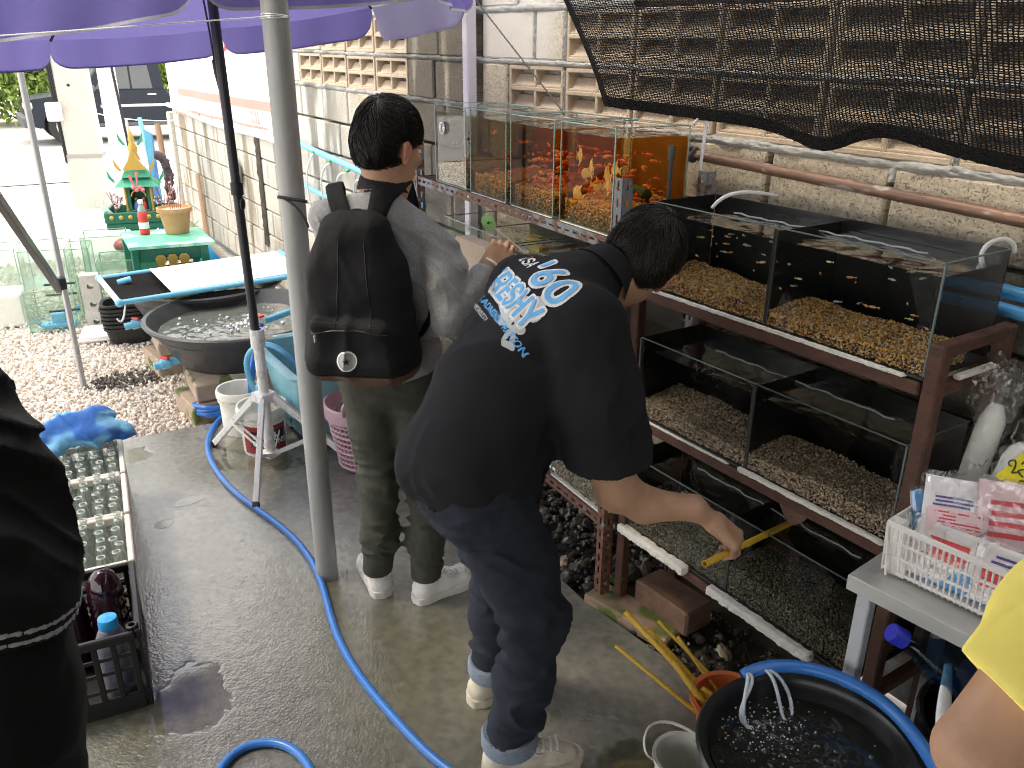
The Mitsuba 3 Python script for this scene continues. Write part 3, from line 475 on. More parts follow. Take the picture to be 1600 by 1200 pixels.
# middle shelf: shallow tanks and blocks
for i, (s0, s1, lab) in enumerate([(.05, .62, 'nearer shallow open tank of dark water on the middle shelf'), (.66, 1.30, 'farther shallow open tank of dark water holding yellow sponge')]):
    k = thing('shallow_tank', lab, 'fish tank'); x0, x1, z0, z1 = .03, .36, .85, 1.165
    gb = gbox(x0, x1, s0, s1, z0, z1, 'fblrd'); part(k, 'panel', A_(gb['l']), 'm_glass'); part(k, 'panel', A_(gb['r']), 'm_glass'); part(k, 'back_panel', A_(gb['b']), 'm_soil'); part(k, 'front_glass', A_(gb['f']), 'm_glass')
    part(k, 'bottom_panel', A_(box(((x0 + x1) / 2, (s0 + s1) / 2, z0 + .05), (x1 - x0 - .01, s1 - s0 - .01, .06), bev=.004)), 'm_soil')
    part(k, 'water', A_(ripple(x0 + .004, x1 - .004, s0 + .004, s1 - .004, z1 - .03, .002, 24, 40 + i)), 'm_clearwater', True)
    for a, b in (((x0, s0), (x1, s0)), ((x0, s1), (x1, s1)), ((x0, s0), (x0, s1)), ((x1, s0), (x1, s1)), ((x0, (s0 + s1) / 2), (x1, (s0 + s1) / 2))): part(k, 'rim', A_(bar((*a, z1), (*b, z1), .004, .004, bev=.0008)), 'm_glassedge')
mat('m_sponge', (.72, .55, .10), .9)
solo('yellow_sponge', 'yellow sponge block sitting in the farther shallow tank', 'sponge', A_(box((.25, .86, 1.10), (.05, .13, .07), bev=.01)), 'm_sponge')
for y0, z0, lab in ((2.50, .84, 'lower concrete block of the pair beside the shallow tanks'), (2.49, 1.005, 'upper rough tan concrete block of the pair beside the shallow tanks')):
    solo('concrete_block', lab, 'block', box((1.625, y0 + .19, z0 + .08), (.07, .37, .155), bev=.006, r=-4), 'm_vent')
# lower shelf tank
k = thing('small_tank', 'small gravel filled tank on the lowest shelf behind the bending man', 'fish tank'); gb = gbox(.01, .29, .0, .32, .345, .60, 'fblr')
part(k, 'glass', A_(J(list(gb.values()))), 'm_glass'); part(k, 'glass_edge', A_(J([box((.01, y, .472), (.005, .005, .255), bev=.001) for y in (0, .32)] + [box((.01, .16, .60), (.004, .32, .003), bev=.001)])), 'm_glassedge'); part(k, 'base', A_(box((.15, .16, .341), (.285, .325, .006), bev=.001)), 'm_foam')
heap('aquarium_gravel', 'dark mossy gravel bed of the small tank on the lowest shelf', .016, .28, .006, .315, .346, lambda X, Y: .11 + .25 * X + 0 * Y, .007, [(.14, .13, .07), (.22, .19, .1), (.34, .29, .2), (.07, .07, .05)], 60, T=A_)
# rusty pipe tied along the wall, blue supply pipe behind
k = thing('rusty_pipe', 'rusty steel pipe tied along the block wall above the tanks', 'pipe'); pp = curve([(2.025, 2.09, 1.538), (2.035, 1.5, 1.514), (2.03, .95, 1.492), (2.03, .1, 1.455)], 60)
scene[k] = mikit.ply(tube(pp + .0015 * (RG.random(pp.shape) - .5), .0165, 16), 'm_pipe', True)
mat('m_rag', (.07, .07, .072), .95)
k = thing('rag_tie', 'grey rag knotted around the end of the rusty pipe', 'rag'); scene[k] = mikit.ply(J([torus((2.025, 2.03, 1.537), .02, .007, M=frame((.2, 1, .3))), torus((2.025, 2.01, 1.535), .021, .006, M=frame((-.3, 1, .2))), tube(curve([(2.005, 2.03, 1.53), (1.99, 2.05, 1.47), (1.995, 2.075, 1.40)], 12), [.010] * 4 + [.008] * 5 + [.004] * 3, 8, flat=.5)]), 'm_rag', True)
solo('blue_pipe', 'pale blue water pipe running behind the top long tank', 'pipe', J([rod((2.045, .2, 1.30), (2.045, 1.55, 1.335), .017, 14), rod((2.02, .2, 1.262), (2.02, 1.2, 1.29), .016, 14)]), 'm_pvcblue', True)
for j, (pts, lab) in enumerate([([(1.93, 1.93, 1.64), (1.985, 1.94, 1.66), (2.0, 1.95, 1.56), (2.0, 1.93, 1.44)], 'clear air tube hanging over the back of the rightmost amber tank'), ([(1.76, 1.66, 1.44), (1.78, 1.63, 1.475), (1.84, 1.60, 1.485), (1.93, 1.58, 1.47)], 'white air tube arching over the left end of the top long tank'), ([(1.90, .955, 1.40), (1.90, .955, 1.452), (1.935, .94, 1.462), (1.97, .93, 1.43)], 'white air tube hooked over the right end of the top long tank')]):
    solo('air_tube', lab, 'tube', tube(curve(pts, 24), .0055, 8), 'm_pvcwhite', True)
mat('m_leaf', (.07, .16, .03), .5)
def leaf(L, w, bend=.3): return grid(7, 3, lambda u, v: np.stack([L * u, (v - .5) * 2 * w * np.sin(np.pi * np.clip(u * .95 + .03, 0, 1)), -bend * L * u * u + .15 * w * np.abs(v - .5)], -1))
k = thing('small_plant', 'small green leafy weed growing between the two racks', 'plant')
for q in range(4): part(k, 'leaf', mv(leaf(.06, .015), (1.70, 1.895, .05 + .022 * q), rz(100 + 75 * q) @ rotm((0, 1, 0), -.6)), 'm_leaf', True)
part(k, 'stem', rod((1.70, 1.895, -.02), (1.70, 1.895, .13), .002, 6), 'm_leaf')
mat('m_brick', lambda p, n, uv: mix((.11, .06, .042), (.21, .125, .09), fbm(p.x * 25, p.y * 25, p.z * 25, 3)) * (.7 + .6 * fbm(p.x * 200, p.y * 200, p.z * 200)), .85, bump=lambda p, n, uv: fbm(p.x * 160, p.y * 160, p.z * 160, 2), bs=.002)
mat('m_mossbrick', lambda p, n, uv: mix(mix((.24, .15, .10), (.36, .26, .19), fbm(p.x * 25, p.y * 25, p.z * 25, 3)), (.10, .13, .03), smoothstep(.46, .6, fbm(p.x * 11, p.y * 11, p.z * 11 + 4, 3))), .85, bump=lambda p, n, uv: fbm(p.x * 160, p.y * 160, p.z * 160, 2), bs=.002)
solo('paving_brick', 'flat mossy brick under the feet of the racks', 'brick', box((1.68, 1.775, .004), (.12, .36, .055), 12, .008), 'm_mossbrick')
solo('paving_brick', 'brown brick lying behind the mossy one under the rusty rack', 'brick', box((1.79, 1.70, .065), (.13, .25, .095), 3, .008), 'm_brick')
rk = pebbles(np.array([[1.66, 2.16, .01], [1.79, 1.45, .02], [1.84, 1.30, .0], [1.70, 1.27, -.01], [1.63, 2.22, .02]]), np.array([.035, .035, .03, .025, .022]), .6, 8, None, 2)[0]
for j in range(5):
    nv = len(rk[0]) // 5; nf = len(rk[1]) // 5; solo('loose_stone', ['flat pale stone in the rubble below the slotted rack', 'grey stone beside the brown brick', 'stone near the orange pot, farther one', 'stone near the orange pot, nearer one', 'small pale stone at the edge of the floor by the rubble'][j], 'stone', (rk[0][j * nv:(j + 1) * nv], rk[1][:nf]), 'm_vent', True)
solo('cardboard_scrap', 'brown cardboard scrap hanging down into the lowest long tank', 'cardboard', grid(10, 8, lambda u, v: np.stack([1.80 + .05 * u, 1.26 + .13 * u - .03 * np.sin(3 * v), .60 + .09 * v - .02 * np.sin(u * 5)], -1)), 'm_brick', True)
# black shade net hanging from above
NET = thing('shade_net', 'black woven shade net hanging in front of the vent blocks', 'net'); mat('m_net', (.008, .008, .008), .7, specular=.2)
_by = np.array([-.4, .55, .93, 1.16, 1.30, 1.45, 1.62, 1.95, 2.18, 2.36]); _bz = np.array([1.55, 1.585, 1.612, 1.638, 1.652, 1.606, 1.63, 1.655, 1.665, 1.672])
_bs = CubicSpline(_by, _bz)
def netS(u, v):      # u along the wall, v up from the bottom edge
    yb = -.35 + 2.70 * u; y = yb + v * .12 * u; zb = _bs(yb); z = zb + v * (2.55 - zb) + .018 * np.sin(yb * 9 + 2) * v * (1 - v)
    x = 1.945 - .42 * v + .03 * np.sin(yb * 4.2 + 1) * (1 - v * .6) + .012 * np.sin(yb * 13 + v * 5) + .015 * np.sin(v * 8 + yb * 3)
    return np.stack([x, y, z], -1)
def ribbons(us, vs, width, along):
    n = len(us) if along == 'v' else len(vs); out_v, out_f, o = [], [], 0
    for i in range(n):
        if along == 'u': a = netS(us, 0 * us + vs[i]); d = np.array([0, 0, width / 2])
        else: a = netS(0 * vs + us[i], vs); d = np.array([0, width / 2, 0])
        jit = .0007 * RG.normal(size=(len(a), 3)); a = a + jit; m = len(a); out_v.append(np.stack([a - d, a + d], 1).reshape(-1, 3)); k = np.arange(m - 1) * 2 + o
        out_f.append(np.stack([k, k + 2, k + 3, k + 1], 1)); o += 2 * m
    return np.vstack(out_v), np.vstack(out_f)
part(NET, 'weft', ribbons(np.linspace(0, 1, 260), np.linspace(0, 1, 185), .0030, 'u'), 'm_net'); stuffpart(NET + '__weft')
part(NET, 'warp', ribbons(np.linspace(0, 1, 240), np.linspace(0, 1, 100), .0043, 'v'), 'm_net'); stuffpart(NET + '__warp')
part(NET, 'hem', grid(200, 4, lambda u, v: netS(u, v * .036) + np.array([.004, 0, 0])), 'm_net', True)
part(NET, 'side_hem', grid(4, 60, lambda u, v: netS(1 - .012 * u, v) + np.array([-.002, 0, 0])), 'm_net', True)
solo('sloping_cord', 'thin grey cord sloping down from the umbrella to the amber tanks', 'cord', rod((1.97, 3.42, 2.12), (1.97, 2.66, 1.63), .003, 6), 'm_rag')
# clutter hung on the wall left of the tanks
solo('blue_air_pipe', 'upper pale blue air pipe with green taps along the wall', 'pipe', tube(curve([(2.03, 6.2, 1.275), (2.02, 5.3, 1.205), (2.02, 4.5, 1.15), (2.0, 3.9, 1.09)], 30), .02, 10), 'm_pvccyan', True)
solo('blue_air_pipe', 'lower pale blue air pipe sagging along the wall', 'pipe', tube(curve([(2.04, 6.2, 1.0), (2.03, 5.3, .93), (2.02, 4.6, .93), (2.0, 3.9, .90)], 30), .017, 10), 'm_pvccyan', True)
mat('m_green', (.06, .45, .16), .5)
for j in range(5):
    y = 5.75 - .28 * j; solo('thin_hose', ['nearest', 'second', 'third', 'fourth', 'farthest'][4 - j] + ' thin white air hose drooping from the blue pipe', 'hose', tube(curve([(2.0, y, 1.235 - .03 * j), (1.98, y + .06, 1.13), (2.0, y + .16, .9), (2.03, y + .17, .6 - .05 * j)], 20), .007, 6), 'm_pvcwhite', True, group='thin hoses drooping from the blue pipe')
    solo('green_tap', ['nearest', 'second', 'third', 'fourth', 'farthest'][4 - j] + ' small green tap on the blue air pipe', 'tap', box((2.0, y, 1.245 - .03 * j), (.03, .03, .012), 20, .003), 'm_green', group='green taps on the blue air pipe')
mat('m_cloth', (.72, .70, .60), .8)
solo('white_bag', 'white plastic bag hanging on the wall left of the standing man', 'bag', Blob().chain([(2.02, 4.85, .92), (2.0, 4.83, .78), (2.0, 4.80, .60)], [.02, .05, .075]).mesh(.012), 'm_cloth', True)
# ---------------------------------------------------------------- umbrella over the yard
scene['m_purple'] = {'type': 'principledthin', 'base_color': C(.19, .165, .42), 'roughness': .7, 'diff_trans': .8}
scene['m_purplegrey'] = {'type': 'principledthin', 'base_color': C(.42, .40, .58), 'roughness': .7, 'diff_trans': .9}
mat('m_darkmetal', (.035, .035, .042), .35, metal=.3); mat('m_greymetal', lambda p, n, uv: mix((.30, .30, .295), (.42, .42, .41), fbm(p.x * 15, p.y * 15, p.z * 5, 3)), .42, metal=.15); mat('m_whitepaint', lambda p, n, uv: mix((.70, .70, .68), (.55, .53, .48), smoothstep(.55, .7, fbm(p.x * 40, p.y * 40, p.z * 25, 3))), .4)
mat('m_trim', (.33, .31, .34), .7)
U = thing('umbrella', 'purple market umbrella with dark mast on a white folding tripod foot', 'umbrella')
UM = np.array([.95, 3.6]); ud = math.atan2(.95, 3.6) + .03; UR = 1.02
def urim(a): return np.array([UM[0] + UR * math.sin(a), UM[1] + UR * math.cos(a)])
def uz(p): return 2.262 + .086 * p[0] - .094 * p[1]
apex = np.array([.95, 3.6, 2.62])
for k in range(8):
    a0, a1 = ud + math.radians(45 * k), ud + math.radians(45 * (k + 1)); p0, p1 = urim(a0), urim(a1); P0, P1 = np.array([*p0, uz(p0)]), np.array([*p1, uz(p1)])
    def pan(u, v, P0=P0, P1=P1):
        e = P0[None, None] * (1 - u[..., None]) + P1[None, None] * u[..., None]; q = apex * (1 - v[..., None]) + e * v[..., None]; q[..., 2] += .05 * np.sin(np.pi * v) * (1 - .8 * np.sin(np.pi * u)) - .012 * np.sin(np.pi * u) * v; return q
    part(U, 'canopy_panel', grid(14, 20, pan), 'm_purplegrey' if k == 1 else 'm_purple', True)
    def val(u, v, P0=P0, P1=P1, k=k):
        e = P0 * (1 - u[..., None]) + P1 * u[..., None]; c = np.clip(np.minimum(u, 1 - u) / .12, 0, 1); L = (.035 + .09 * np.sqrt(1 - (1 - c) ** 2)) * (1.25 if k == 1 else 1); q = e.copy(); q[..., 2] -= L * v + .012 * np.sin(np.pi * u) * 1.0
        q[..., :2] += ((e[..., :2] - UM) * .02 * v[..., None] * (1 + .8 * np.sin(u * 17 + k))[..., None]); return q
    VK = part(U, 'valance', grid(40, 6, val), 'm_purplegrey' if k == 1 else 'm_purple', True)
    def trm(u, v, f=val): q = f(u, .93 + .075 * v); q[..., :2] += (q[..., :2] - UM) * .003; return q
    part(VK, 'trim', grid(40, 2, trm), 'm_trim')
    part(U, 'rib', tube(curve([apex - (0, 0, .03), (apex * .5 + P0 * .5) + (0, 0, .03), P0 - (0, 0, .004)], 14), .006, 6), 'm_darkmetal', True)
    part(U, 'strut', rod(np.array([.95, 3.6, 2.2]), apex * .45 + P0 * .55 + np.array([0, 0, .02]), .0045, 6), 'm_darkmetal')
part(U, 'hub', lathe([(0, -.05), (.035, -.05), (.035, .03), (0, .05)], 14, apex - (0, 0, .02)), 'm_darkmetal', 40)
part(U, 'runner', lathe([(.021, -.04), (.034, -.04), (.034, .02), (.021, .04)], 14, (.95, 3.6, 2.19)), 'm_darkmetal', 40)
part(U, 'mast', rod((.968, 3.565, .62), (.95, 3.6, 2.6), .0195, 16), 'm_darkmetal', 40)
part(U, 'tie_strap', tube(curve([(1.07, 4.2, 2.15), (1.09, 4.22, 1.98), (1.10, 4.22, 1.80)], 12), .005, 6), 'm_darkmetal', True); part(U, 'strap_grip', tube([(1.10, 4.22, 1.80), (1.105, 4.22, 1.74), (1.115, 4.22, 1.665)], [.012, .013, .011], 8), 'm_black', True)
part(U, 'clip', torus((.97, 3.545, 1.245), .022, .005, M=frame((.8, -.5, 0))), 'm_black', True); part(U, 'mast_collar', lathe([(.021, -.02), (.026, -.02), (.026, .03), (.021, .03)], 14, (.962, 3.575, 1.30)), 'm_black', 40)
TC = np.array([.972, 3.56])
ft = thing('umbrella_stand', 'white folding tripod stand holding the umbrella mast', 'umbrella stand')
part(ft, 'sleeve', rod((*TC, .06), (*TC, .66), .024, 16), 'm_whitepaint', 40); part(ft, 'top_collar', lathe([(.024, -.05), (.031, -.05), (.033, .0), (.031, .035), (.021, .035)], 18, (*TC, .655)), 'm_whitepaint', 40)
part(ft, 'clamp_knob', rod((TC[0] + .03, TC[1] - .01, .65), (TC[0] + .062, TC[1] - .02, .65), .016, 12), 'm_whitepaint', 40); part(ft, 'hub', box((*TC, .365), (.085, .085, .045), 20, .006), 'm_whitepaint'); part(ft, 'lower_hub', box((*TC, .075), (.07, .07, .03), 20, .006), 'm_whitepaint')
for fx, fy in ((.79, 3.215), (.80, 3.92), (1.31, 3.33), (1.20, 3.93)):
    d = np.array([fx, fy]) - TC; d /= np.linalg.norm(d); p0 = np.array([*(TC + d * .045), .365]); p1 = np.array([fx, fy, .022])
    LK = part(ft, 'leg', bar(p0, p1, .024, .03), 'm_whitepaint'); part(LK, 'foot_cap', bar(p1 + (p0 - p1) * .02, p1 - (p0 - p1) * .03, .027, .033), 'm_black'); m_ = p0 * .45 + p1 * .55
    for s in (-.013, .013): part(ft, 'brace', bar(np.array([*(TC + d * .03), .078]) + np.array([-d[1], d[0], 0]) * s, m_ + np.array([-d[1], d[0], 0]) * s, .004, .014), 'm_whitepaint')
# grey pole with wire and strap
gp = thing('grey_pole', 'tall grey steel pole standing on the floor left of the standing man', 'pole'); gb_, gt_ = np.array([.864, 2.582, 0]), np.array([.861, 2.58, 2.6])
part(gp, 'tube', rod(gb_, gt_, .0395, 28), 'm_greymetal', 40)
def pz(z): return gb_ + (gt_ - gb_) * (z / 2.6)
part(gp, 'wire', J([torus(pz(1.93 + .004 * i), .041, .0016, 28, 6, frame((.05 * i, .04, 1))) for i in range(3)]), 'm_silver', True)
part(gp, 'strap', J([torus(pz(1.41), .0415, .006, 28, 6, frame((.25, .1, 1))), tube(curve([(.815, 2.56, 1.425), (.85, 2.53, 1.40), (.885, 2.52, 1.33)], 12), [.004] + [.009] * 11, 6, flat=.3)]), 'm_rag', True)
solo('clothes_line', 'thin white string stretched from the grey pole to the left', 'string', rod((.84, 2.55, 1.935), (-.75, 3.3, 1.80), .0022, 6), 'm_white')
solo('clothes_line', 'thin white string from the utility pole to the low wall', 'string', tube(curve([(1.28, 12.0, 1.27), (1.6, 10.6, 1.12), (2.05, 9.6, 1.14)], 16), .006, 6), 'm_white')
# tent leg
tl_ = thing('tent_leg', 'dark grey steel tent leg with diagonal brace standing on the gravel', 'tent leg')
part(tl_, 'post', box((.375, 5.28, .93), (.028, .028, 1.98), 20, .004), 'm_greymetal'); part(tl_, 'foot', lathe([(0, -.06), (.012, -.06), (.012, .05), (0, .05)], 10, (.375, 5.28, .02)), 'm_whitepaint', 40)
part(tl_, 'brace', bar((-.07, 3.55, 1.79), (.345, 5.22, .58), .03, .055), 'm_darkmetal'); part(tl_, 'bracket', box((.36, 5.25, .60), (.05, .05, .07), 20, .004), 'm_darkmetal')
# ---------------------------------------------------------------- tubs, buckets, hoses
mat('m_tub', lambda p, n, uv: mix((.035, .036, .038), (.065, .066, .067), fbm(p.x * 18, p.y * 18, p.z * 18, 3)), .38); mat('m_tubblack', (.014, .015, .016), .3)
mat('m_darkwater', (.018, .02, .017), .04, specular=.5); mat('m_palewater', (.10, .11, .10), .05, specular=.6)
def tubround(nm, lab, c, R, Rb, z0, z1, m_, lip=.02):
    k = thing(nm, lab, 'tub'); part(k, 'body', lathe([(0, z0), (Rb * .96, z0), (Rb, z0 + .015), (R - .012, z1 - .03), (R + lip * .6, z1 - .028), (R + lip, z1 - .008), (R + lip * .7, z1), (R, z1 - .002), (R - .012, z1 - .02), (Rb - .012, z0 + .03), (0, z0 + .025)], 64, (*c, 0)), m_, 40); return k
b1 = tubround('black_tub', 'big round black tub of rippling water on bricks, nearest the blue tub', (1.20, 4.73), .50, .37, .18, .43, 'm_tub', .028)
part(b1, 'water', lathe([(0, .0), (.455, .0)], 48, (1.20, 4.73, .345)), 'm_palewater') if 0 else part(b1, 'water', (lambda g: (g[0], g[1]))(grid(70, 120, lambda u, v: (lambda r, a: (lambda X, Y: np.stack([X, Y, .35 + .012 * (meshkit.fbm(np.stack([X * 26, Y * 26, 0 * X], -1), 3, 4) - .45)], -1))(1.20 + r * np.cos(a), 4.73 + r * np.sin(a)))(.462 * u, 2 * np.pi * v))), 'm_palewater', True)
mat('m_bubble', (.75, .77, .78), .1)
part(b1, 'bubbles', J([ball((1.20 + r * math.cos(a), 4.73 + r * math.sin(a), .357), RG.uniform(.005, .011), 1) for r, a in zip(RG.uniform(0, .42, 60), RG.uniform(0, 6.3, 60))]), 'm_bubble', True); stuffpart(b1 + '__bubbles')
b2 = tubround('black_tub', 'second round black tub half hidden under the white board', (1.22, 5.62), .50, .37, .16, .43, 'm_tub', .026)
part(b2, 'water', lathe([(0, .34), (.46, .34)], 40, (1.22, 5.62, 0)), 'm_darkwater')
def valve(nm, lab, p, d, L):
    k = thing(nm, lab, 'drain pipe'); d = np.array(d, float) / np.linalg.norm(d); p = np.array(p, float)
    part(k, 'pipe', rod(p, p + d * L, .022, 14), 'm_pvccyan', 40); part(k, 'valve_body', rod(p + d * L * .55, p + d * L * .8, .030, 14), 'm_pvccyan', 40); part(k, 'handle', box(p + d * L * .68 + np.array([0, 0, .035]), (.02, .06, .014), 30, .004), 'm_red')
valve('drain_pipe', 'blue drain pipe with red handle sticking out of the nearest black tub', (.88, 4.66, .235), (-1, .02, -.12), .19); valve('drain_pipe', 'blue drain pipe sticking out of the second black tub', (.91, 5.56, .22), (-1, .05, -.12), .22)
mat('m_paver', lambda p, n, uv: mix(mix((.27, .20, .15), (.38, .30, .235), fbm(p.x * 14, p.y * 14, p.z * 14, 3)), (.10, .13, .035), smoothstep(.52, .62, fbm(p.x * 9, p.y * 9, p.z * 9 + 2, 3))), .9, bump=lambda p, n, uv: fbm(p.x * 150, p.y * 150, p.z * 150, 2), bs=.002)
for c, s, r, lab in (((.87, 4.50, -.005), (.17, .34, .14), 4, 'mossy lower block under the nearest black tub'), ((.94, 4.53, .122), (.20, .36, .10), -3, 'upper block under the nearest black tub'), ((1.42, 4.55, .06), (.2, .38, .22), 2, 'far block under the nearest black tub'), ((.86, 5.36, .0), (.16, .32, .13), 5, 'lower block under the second black tub'), ((.92, 5.38, .113), (.19, .33, .085), -4, 'upper block under the second black tub'), ((1.4, 5.6, .04), (.2, .4, .22), 0, 'far block under the second black tub')):
    solo('concrete_block', lab, 'block', box(c, s, r, .008), 'm_paver')
# frame with net and board over the second tub
fr = thing('pond_cover', 'blue pipe frame with black netting laid over the second tub', 'cover'); fc = [(.63, 5.12, .475), (1.86, 5.20, .475), (1.84, 5.88, .475), (.62, 5.78, .475)]
for i in range(4): part(fr, 'pipe', rod(fc[i], fc[(i + 1) % 4], .0165, 12), ['m_pvccyan', 'm_pvccyan', 'm_pvccyan', 'm_pvcwhite'][i], 40)
for p_ in fc: part(fr, 'elbow', ball(p_, .024, 2), 'm_pvccyan', True)
part(fr, 'tee', rod((.70, 5.60, .475), (.78, 5.60, .49), .02, 12), 'm_pvccyan', 40)
def netg(nx, ny, w):
    ms = []; X = np.linspace(0, 1, nx); Y = np.linspace(0, 1, ny); A, B, D, E4 = map(np.array, fc)
    def S(u, v): q = (A * (1 - u) * (1 - v) + B * u * (1 - v) + D * u * v + E4 * (1 - u) * v); q = q + np.array([0, 0, -.05 * math.sin(math.pi * u) * math.sin(math.pi * v)]); return q
    for x in X: ms.append(tube([S(x, t_) for t_ in np.linspace(0, 1, 9)], w, 3, cap=False))
    for y in Y: ms.append(tube([S(t_, y) for t_ in np.linspace(0, 1, 11)], w, 3, cap=False))
    return J(ms)
part(fr, 'netting', netg(90, 50, .0022), 'm_net'); stuffpart(fr + '__netting')
mat('m_board', (.80, .80, .80), .35)
solo('white_board', 'white plastic board lying on the netting of the pond cover', 'board', hexa([(.93, 5.15, .487), (1.80, 5.21, .490), (1.80, 5.86, .490), (.93, 5.80, .487), (.93, 5.15, .493), (1.80, 5.21, .496), (1.80, 5.86, .496), (.93, 5.80, .493)]), 'm_board')
solo('string_loop', 'white string loop hanging from the corner of the pond cover', 'string', tube(curve([(.66, 5.12, .46), (.64, 5.10, .40), (.62, 5.1, .37), (.60, 5.1, .39)], 12), .006, 6), 'm_white', True)
# fill pipe of the nearest tub
fp = thing('fill_pipe', 'blue elbow pipe with red tap reaching into the nearest black tub', 'pipe')
part(fp, 'pipe', tube([(1.20, 4.20, .52), (1.46, 4.30, .535), (1.475, 4.31, .53), (1.48, 4.315, .515), (1.485, 4.325, .34)], .018, 12), 'm_pvccyan', 50); part(fp, 'tap', box((1.17, 4.19, .525), (.05, .04, .045), 0, .008), 'm_whitepaint'); part(fp, 'tap_handle', box((1.16, 4.17, .56), (.03, .05, .012), 20, .003), 'm_red')
mat('m_hose', (.035, .16, .50), .3); mat('m_hosecyan', (.14, .40, .62), .3)
solo('short_hose', 'short blue hose drooping from the tap into the blue tub', 'hose', tube(curve([(1.165, 4.18, .51), (1.12, 4.14, .42), (1.07, 4.12, .25), (1.05, 4.10, .06)], 24), .0165, 10), 'm_hose', True)
solo('short_hose', 'pale blue looped hose over the rim of the blue tub', 'hose', tube(curve([(1.10, 4.05, .04), (1.055, 4.1, .25), (1.06, 4.06, .41), (1.13, 3.98, .465), (1.20, 3.92, .42), (1.25, 3.88, .24)], 30), .0145, 10), 'm_hosecyan', True)
mat('m_bluetub', lambda p, n, uv: mix((.17, .36, .42), (.24, .46, .53), fbm(p.x * 9, p.y * 9, p.z * 9, 3)), .35); mat('m_greenwater', (.10, .20, .15), .06)
bt = thing('blue_tub', 'light blue rectangular plastic tub with greenish water', 'tub')
def rtub(x0, x1, y0, y1, z0, z1, tp, lip, n=10):
    def ring(dx, z): 
        p = sg.box(x0 + dx, y0 + dx, x1 - dx, y1 - dx).buffer(-.05).buffer(.05, n); q = np.array(p.exterior.coords)[:-1]; return q, z
    prof = [(tp, z0), (tp * .9, z0 + .01), (.004, z1 - .015), (-lip, z1 - .015), (-lip, z1), (.0, z1 + .001), (.014, z1 - .006), (tp * .9 + .01, z0 + .02)]; R_ = []
    base = np.array(sg.box(x0, y0, x1, y1).buffer(-.07).buffer(.07, n).exterior.coords)[:-1]; c = np.array([(x0 + x1) / 2, (y0 + y1) / 2]); h = np.array([(x1 - x0) / 2, (y1 - y0) / 2])
    for dx, z in prof: R_.append(np.column_stack([(base - c) * (1 - dx / h) + c, np.full(len(base), z)]))
    m = len(base); v = np.vstack(R_); f = []
    for i in range(len(prof) - 1):
        k = np.arange(m); k2 = (k + 1) % m; f.append(np.stack([i * m + k, i * m + k2, (i + 1) * m + k2, (i + 1) * m + k], 1))
    f = np.vstack(f); v = np.vstack([v, [*c, z0], [*c, z0 + .02]]); k = np.arange(m); k2 = (k + 1) % m; L = (len(prof) - 1) * m
    return v, np.vstack([f[:, [0, 1, 2]], f[:, [0, 2, 3]], np.stack([k2, k, np.full(m, len(v) - 2)], 1), np.stack([L + k, L + k2, np.full(m, len(v) - 1)], 1)])
part(bt, 'body', rtub(1.125, 1.76, 3.53, 4.17, .02, .43, .07, .035), 'm_bluetub', 40); part(bt, 'water', grid(30, 30, lambda u, v: np.stack([1.18 + .53 * u, 3.59 + .53 * v, .21 + .004 * meshkit.fbm(np.stack([u * 9, v * 9, 0 * u], -1), 2)], -1)), 'm_greenwater', True)
# paint buckets
mat('m_bucket', lambda p, n, uv: mix((.62, .60, .54), (.74, .72, .66), fbm(p.x * 25, p.y * 25, p.z * 25, 3)), .45); mat('m_labelred', (.30, .035, .035), .4); mat('m_labelgrey', (.42, .43, .43), .4); mat('m_orange', (.75, .30, .08), .45); mat('m_labelblack', (.02, .02, .022), .4)
def bucket(lab, c, R, h):
    k = thing('paint_bucket', lab, 'bucket'); Rb = R * .86
    part(k, 'body', lathe([(0, .004), (Rb, .0), (Rb + .003, .01), (R - .008, h - .04), (R + .004, h - .038), (R + .004, h - .012), (R, h), (R - .008, h - .002), (Rb - .005, .02), (0, .015)], 48, (*c, 0)), 'm_bucket', 40)
    for z in (h - .045, h - .06): part(k, 'ridge', torus((*c, z), R - .004, .003, 40, 6), 'm_bucket', True)
    return k, (lambda z: Rb + .003 + (R - .011 - Rb) * (z - .01) / (h - .05))
def wrap(mesh2d, c, rf, z0, a0, off=.0015):      # print (x along, y up) wrapped round the bucket, centred on heading a0
    v = np.asarray(mesh2d[0]); out = []
    for x, y, zz in v: r = rf(z0 + y) + off + zz; a = a0 + x / r; out.append((c[0] + r * math.cos(a), c[1] + r * math.sin(a), z0 + y))
    return np.array(out), mesh2d[1]
def sub2(poly_or_mesh, e=.012):
    m = trimesh.Trimesh(*poly_or_mesh, process=False); v, f = trimesh.remesh.subdivide_to_size(m.vertices, m.faces, e); return v, f
def flat(x0, x1, y0, y1, n=16): return grid(n, 3, lambda u, v: np.stack([x0 + (x1 - x0) * u, y0 + (y1 - y0) * v, 0 * u], -1))
c1 = (.985, 4.05); k1, rf1 = bucket('dirty white paint bucket with black and grey label, the farther one', c1, .115, .24)
vd = math.atan2(-3.9, -1.0)
part(k1, 'label_black', wrap(flat(.005, .075, .055, .09), c1, rf1, 0, vd), 'm_labelblack'); part(k1, 'label_grey', wrap(flat(-.0, .08, .018, .05), c1, rf1, 0, vd), 'm_labelgrey')
part(k1, 'letters', wrap(sub2(mv(tm(meshkit.text_mesh('NS', .03, .0008, True)), (.01, .02, .0))), c1, rf1, 0, vd, .0025), 'm_labelblack')
part(k1, 'wire_handle', tube(curve([(.92, 4.03, .19), (.93, 3.96, .10), (1.0, 3.93, .085), (1.06, 3.96, .12)], 16), .0025, 6), 'm_silver', True)
c2 = (1.01, 3.77); k2_, rf2 = bucket('white paint bucket with dark red label, the nearer one', c2, .118, .245)
